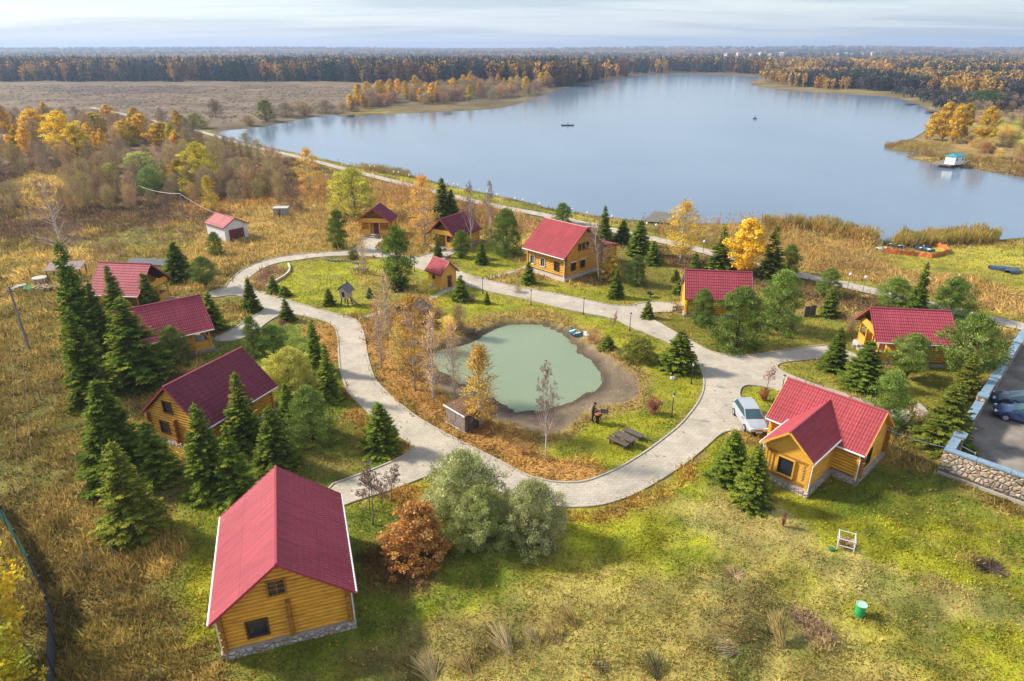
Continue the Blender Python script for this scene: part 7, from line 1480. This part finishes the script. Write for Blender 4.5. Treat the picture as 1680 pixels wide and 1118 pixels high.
def rubble():
    x, y, z = ground(85, 474)
    t = empty('brick_pile', (x + 1.5, y, z), .25, 'jumbled pile of red bricks and rubble beside the green tarpaulin', 'brick pile'); rng = random.Random(3); b = MB()
    for k in range(170): u = rng.uniform(-3.2, 3.2); w = rng.uniform(-.5, .5) + .15*u; b.box((u, w, .06 + rng.random()*.55*(1 - abs(w)/.9)), (.28,.16,.12), rng.uniform(0, 3), rng.uniform(-.5, .5))
    b.build('bricks', mat('old_brick', (.40,.17,.10), .9, .5, 2, dark=(.55,.42,.33)), t)
    t = empty('tarpaulin', (x - 1.4, y - .5, z), .2, 'bright green tarpaulin spread on the dry grass at the upper left', 'tarpaulin'); b = MB(); n = 12; vs = [( -1.6 + 3.2*i/n, -.9 + 1.8*j/n, .08 + .16*math.sin(i*1.3 + j)*math.cos(j*1.7) + .18) for j in range(n+1) for i in range(n+1)]; b.add(vs, [(j*(n+1)+i, j*(n+1)+i+1, (j+1)*(n+1)+i+1, (j+1)*(n+1)+i) for j in range(n) for i in range(n)]); b.build('sheet', mat('tarp_green', (.08,.42,.17), .6, .2, 2), t)
    t = empty('concrete_ring', (x - 2.4, y + 1.6, z), 0, 'reddish concrete well ring with pale lid in the rubble yard', 'well ring'); b = MB(); b.lathe([(.8,0),(.8,.8),(.72,.8)], n=16); b.build('ring', mat('pink_concrete', (.40,.25,.20), .85, .2, 3), t); b = MB(); b.lathe([(.86,.8),(.86,.9),(.1,.93)], n=16); b.build('lid', M_CONC, t)
    t = empty('slab_stack', (x - 4.3, y - .3, z), .5, 'tilted pale concrete slabs left of the green tarpaulin', 'concrete slabs')
    for k in range(3): b = MB(); b.box((k*.3, 0, .12 + k*.12), (1.0,.6,.09), k*.2, .12); b.build('slab', M_CONC, t)
    x, y, z = ground(112, 455); t = empty('lean_to', (x, y, z), .2, 'low brown lean-to shelter behind the brick pile', 'shelter'); b = MB(); b.slab([(-2.2,-1.2,1.3),(2.2,-1.2,1.3),(2.2,1.2,1.8),(-2.2,1.2,1.8)], (0,0,.07)); b.build('roof', mat('rusty_sheet', (.27,.19,.18), .8, .2, 3), t)
    for s in (-1, 1):
        for q_ in (-1, 1): b = MB(); b.box((s*2, q_*1.0, .7), (.1,.1,1.4)); b.build('post', M_OLDDARK, t)
    x, y, z = ground(247, 437); t = empty('sheet_stack', (x, y, z), -.05, 'low heap covered by dark sheets on pale beams behind the left porch cabin', 'covered stack'); b = MB(); b.slab([(-3,-.9,.5),(3,-.9,.35),(3,.9,.75),(-3,.9,.8)], (0,0,.08)); b.build('cover', mat('dark_sheet', (.10,.10,.115), .6, .3, 3), t); b = MB(); b.box((0,-.7,.18), (6.2,.2,.3)); b.box((0,.7,.25), (6.2,.2,.4)); b.build('beams', M_CONC, t)
    post_at(53, 455, 1.2, M_OLDDARK, 'dark stake behind the concrete ring', 'stake', 'stake', .06, (-.15, 0))
rubble()
def barrel():
    x, y, z = ground(1409, 1010); t = empty('trash_barrel', (x, y, z), 0, 'bright green metal barrel standing alone in the front meadow', 'barrel'); b = MB(); b.lathe([(.29,0),(.31,.02),(.29,.06),(.29,.32),(.305,.35),(.29,.38),(.29,.62),(.305,.65),(.29,.68),(.29,.92),(.27,.92),(.27,.2)], n=24); b.build('body', mat('barrel_green', (.02,.34,.10), .45, .15, 3), t); b = MB(); b.lathe([(.29,.915),(.325,.93),(.325,.965),(.285,.965),(.285,.93)], n=24); b.build('rim', mat('pale_green_rim', (.35,.60,.45), .5, .1, 3), t); b = MB(); b.lathe([(.28,.90),(.10,.915),(.02,.92)], n=24); b.build('lid', mat('lid_teal', (.03,.30,.17), .5, .1, 3), t); t.scale = (.86, .86, .84)
barrel()
def metal_frame():
    x, y, z = ground(1386, 898); t = empty('metal_frame', (x, y, z), -.45, 'white tubular metal frame round a clump of straw in the front meadow', 'metal frame'); hw, hd, h = .45, .43, .88
    for sx in (-1, 1):
        for sy in (-1, 1): b = MB(); b.box((sx*hw, sy*hd, h/2), (.05,.05,h)); b.build('post', M_WHITE, t)
    for nm, z0_ in (('rail', h - .04), ('rail', .35)):
        for sx in (-1, 1): b = MB(); b.box((sx*hw, 0, z0_), (.035, 2*hd - .06, .035)); b.build(nm, M_WHITE, t)
        for sy in (-1, 1): b = MB(); b.box((0, sy*hd, z0_), (2*hw - .06, .035, .035)); b.build(nm, M_WHITE, t)
    b = MB(); b.lathe([(.10,0),(.17,.02),(.15,.16),(.10,.17)], n=12); o = b.build('plant_pot', mat('pot_green', (.03,.17,.10), .5, .2, 4)); gx, gy, gz = ground(1364, 903); o.location = (gx, gy, gz); tag(o, 'small dark green pot beside the white metal frame', 'pot')
metal_frame()
def twig_bundle(px, py, label, L_, ang, lean, colr, n=70, name='reed_bundle', cat='reed bundle', spread=.35):
    x, y, z = ground(px, py); rng = np.random.default_rng(int(px)); segs = []
    for k in range(n):
        a = ang + rng.normal(0, spread); l = L_ * rng.uniform(.6, 1.05); el = lean + rng.normal(0, .12); p0 = rng.normal(0, .05, 3) * [1, 1, .3]; d = np.array([math.cos(a) * math.cos(el), math.sin(a) * math.cos(el), math.sin(el)]); segs.append((p0, p0 + d * l * .6, .018, .015)); segs.append((p0 + d * l * .6, p0 + d * l + np.array([0, 0, -.06 * l]), .015, .008))
    V, F = np_tubes(segs, 3); V[:, 2] = np.maximum(V[:, 2], .01); o = np_mesh(name, V, F, M_TWIG, np.repeat(jit(rng, colr, len(segs), .2, .04), 6, 0)); o.location = (x, y, z); tag(o, label, cat, 'bundles and tufts of dry stalks in the front meadow')
for a in [(712,1118,'pale stalk bundle at the bottom edge right of the front house',1.7,2.2,.5,(.56,.44,.22)),(775,1110,'brown stalk bundle fanning out at the bottom edge',1.6,2.3,.4,(.42,.30,.12)),(838,1075,'pale straight stalk bundle left of the middle',1.9,2.1,.5,(.60,.49,.25)),(918,1058,'thin brown stalk tuft in the lower middle',1.6,2.2,.5,(.50,.37,.15)),(945,1030,'brown stalk tuft just above another in the lower middle',1.6,2.2,.55,(.48,.34,.13)),
    (886,1060,'grey stalk tuft left of two brown ones',1.3,2.3,.5,(.46,.36,.17)),(1080,1115,'dark greenish stalk bundle at the bottom edge',1.6,1.9,.6,(.20,.18,.08)),(1240,1050,'long straw bundle lying towards the left in the rough grass',2.6,2.7,.15,(.50,.36,.14)),(1215,1070,'splayed pale twigs beside the straw bundle',1.4,2.9,.1,(.50,.40,.26)),(1278,1060,'upright golden grass plume beside the bare soil patch',2.0,1.6,1.1,(.60,.45,.18)),(1285,1062,'second golden plume close to the soil patch',1.9,1.9,1.0,(.55,.42,.16))]: twig_bundle(*a)
twig_bundle(1625, 935, 'dark brushwood heap in the right meadow', 1.1, 0, .2, (.12,.085,.07), 260, 'brush_heap', 'brush heap', 3.1); twig_bundle(1205, 945, 'greyish straw heap in the middle of the front meadow', .8, 0, .25, (.48,.35,.17), 240, 'straw_heap', 'straw heap', 3.1); twig_bundle(1385, 897, 'clump of straw inside the white metal frame', .75, 1, .9, (.50,.36,.18), 200, 'straw_clump', 'straw', 3.0); twig_bundle(985, 1092, 'round grey nest of dry stems in the rough grass', .45, 0, .3, (.22,.18,.11), 200, 'stem_nest', 'dry stems', 3.1)
def panel_fence():
    p, q = np.array(gpix(1318, 520)), np.array(gpix(1336, 517)); L_ = np.linalg.norm(q - p); t = empty('panel_fence', (*p, 0), math.atan2(*(q - p)[::-1]), 'short dark plank screen with pale posts beside the round pines', 'fence'); b = MB(); n = 12
    for k in range(n): b.box((L_*(k+.5)/n, 0, .62), (L_/n - .02, .03, 1.2))
    b.build('boards', M_OLDDARK, t)
    for u in (0, .5, 1): b = MB(); b.box((L_*u, -.05, .65), (.09,.06,1.3)); b.build('post', M_OLDWOOD, t)
panel_fence()
def gate_bits():
    x, y, z = ground(1113, 512); t = empty('porch_fence', (x, y, z), .2, 'little grey picket fence at the entrance of the low cabin', 'fence'); b = MB()
    for k in range(9): b.box((-.7 + k*.18, 0, .4), (.09,.03,.8))
    b.build('pickets', M_OLDWOOD, t); b = MB(); b.box((0,.03,.6), (1.6,.04,.08)); b.box((0,.03,.25), (1.6,.04,.08)); b.build('rail', M_OLDWOOD, t)
    x, y, z = ground(1067, 488); t = empty('fire_bowl', (x, y, z), 0, 'black fire bowl on the lawn before the low cabin', 'fire bowl'); b = MB(); b.lathe([(.12,.3),(.4,.42),(.5,.6),(.46,.6),(.3,.45)], n=14); b.build('bowl', M_BLACK, t); b = MB(); b.lathe([(.25,0),(.06,.05),(.06,.32)], n=8); b.build('foot', M_BLACK, t)
gate_bits()
def boulder(px, py, s, label, m=None):
    x, y, z = ground(px, py); rng = np.random.default_rng(int(px * 7 + py)); b = MB(); b.lathe([(s*.5,-.1),(s*.62,s*.15),(s*.5,s*.4),(s*.22,s*.55)], n=9); o = b.build('boulder', m or M_CONC)
    for v in o.data.vertices: v.co *= 1 + rng.uniform(-.18, .18)
    o.location = (x, y, z); tag(o, label, 'boulder')
for a in [(1103,622,.45,'white stone under the dense pond lawn spruce'),(586,440,.6,'pale boulder at the far end of the play lawn'),(1236,673,.5,'stone edging the bed behind the silver car, left one'),(1246,678,.45,'stone edging the bed behind the silver car, right one'),]: boulder(*a)
slab_table(690, 498, 'bench', 'dark little bench among shrubs left of the tiny hut', .3); slab_table(595, 441, 'bench', 'small bench beside the pale boulder on the play lawn', 0)
def yard_edging():
    P = W([(472,435),(476,445),(466,455),(457,460),(446,466),(435,473)]); b = MB(); P = smooth_loop(P, 2, False)
    for a, c in zip(P[:-1], P[1:]): strip_box(b, a, c, .22, 0, .32)
    o = b.build('stone_edging', M_FOUNDW); tag(o, 'curved low stone edging of the bed at the left road bend', 'edging')
    b = MB(); P = smooth_loop(W([(530,425),(545,430),(570,428),(585,434),(600,432)]), 2, False)
    for k, p in enumerate(P): b.lathe([(.22,-.05),(.28,.1),(.15,.28)], (p[0], p[1], 0), 6)
    tag(b.build('stone_row', M_SOILROCK), 'row of rough stones at the far end of the play lawn', 'stone row')
M_SOILROCK = mat('earthy_rock', (.26,.19,.13), .9, .4, 3); yard_edging()
def far_village():
    rng = random.Random(4); pal = [(.75,.75,.76),(.66,.62,.58),(.55,.50,.46)]
    for k, (px, d) in enumerate([(1162,2300),(1180,2350),(1200,2280),(1213,2400),(1228,2300),(1246,2350),(1330,2300),(1342,2350),(1352,2280),(1367,2300),(1383,2400)]):
        dx = (px - 840) / FOC * d; z = float(height(dx, d)[0]); t = empty('village_house', (dx, d, z + 10), rng.uniform(0, 3), 'tiny pale house in the distant village beyond the lake', 'house', 'houses of the distant village'); w, l, h = rng.uniform(7, 10), rng.uniform(8, 14), rng.uniform(2.5, 4)
        b = MB(); b.slab([(-w/2,-l/2,-10),(w/2,-l/2,-10),(w/2,-l/2,h),(0,-l/2,h+3),(-w/2,-l/2,h)], (0,l,0)); b.build('wall', mat('village_wall_%d' % (k % 3), pal[k % 3], .8, .05, 1), t); b = MB()
        for s in (-1, 1): b.slab([(0,-l/2-.5,h+3.5),(s*(w/2+.6),-l/2-.5,h-.1),(s*(w/2+.6),l/2+.5,h-.1),(0,l/2+.5,h+3.5)], (0,0,.3))
        b.build('roof', M_CONC if k % 2 else mat('village_roof', (.38,.30,.30), .8, .1, 1), t)
far_village()
def haze():
    b = MB(); b.box((0, 5600, 60), (17000, 12800, 152)); m = bpy.data.materials.new('haze_air'); m.use_nodes = True; nt = m.node_tree; nt.nodes.clear(); out = nt.nodes.new('ShaderNodeOutputMaterial'); v = nt.nodes.new('ShaderNodeVolumePrincipled')
    v.inputs['Color'].default_value = (.55,.71,1,1); v.inputs['Density'].default_value = HAZE_D; v.inputs['Anisotropy'].default_value = .2; nt.links.new(v.outputs[0], out.inputs['Volume']); o = b.build('haze', m); tag(o, kind='stuff')
HAZE_D = .00019
haze()
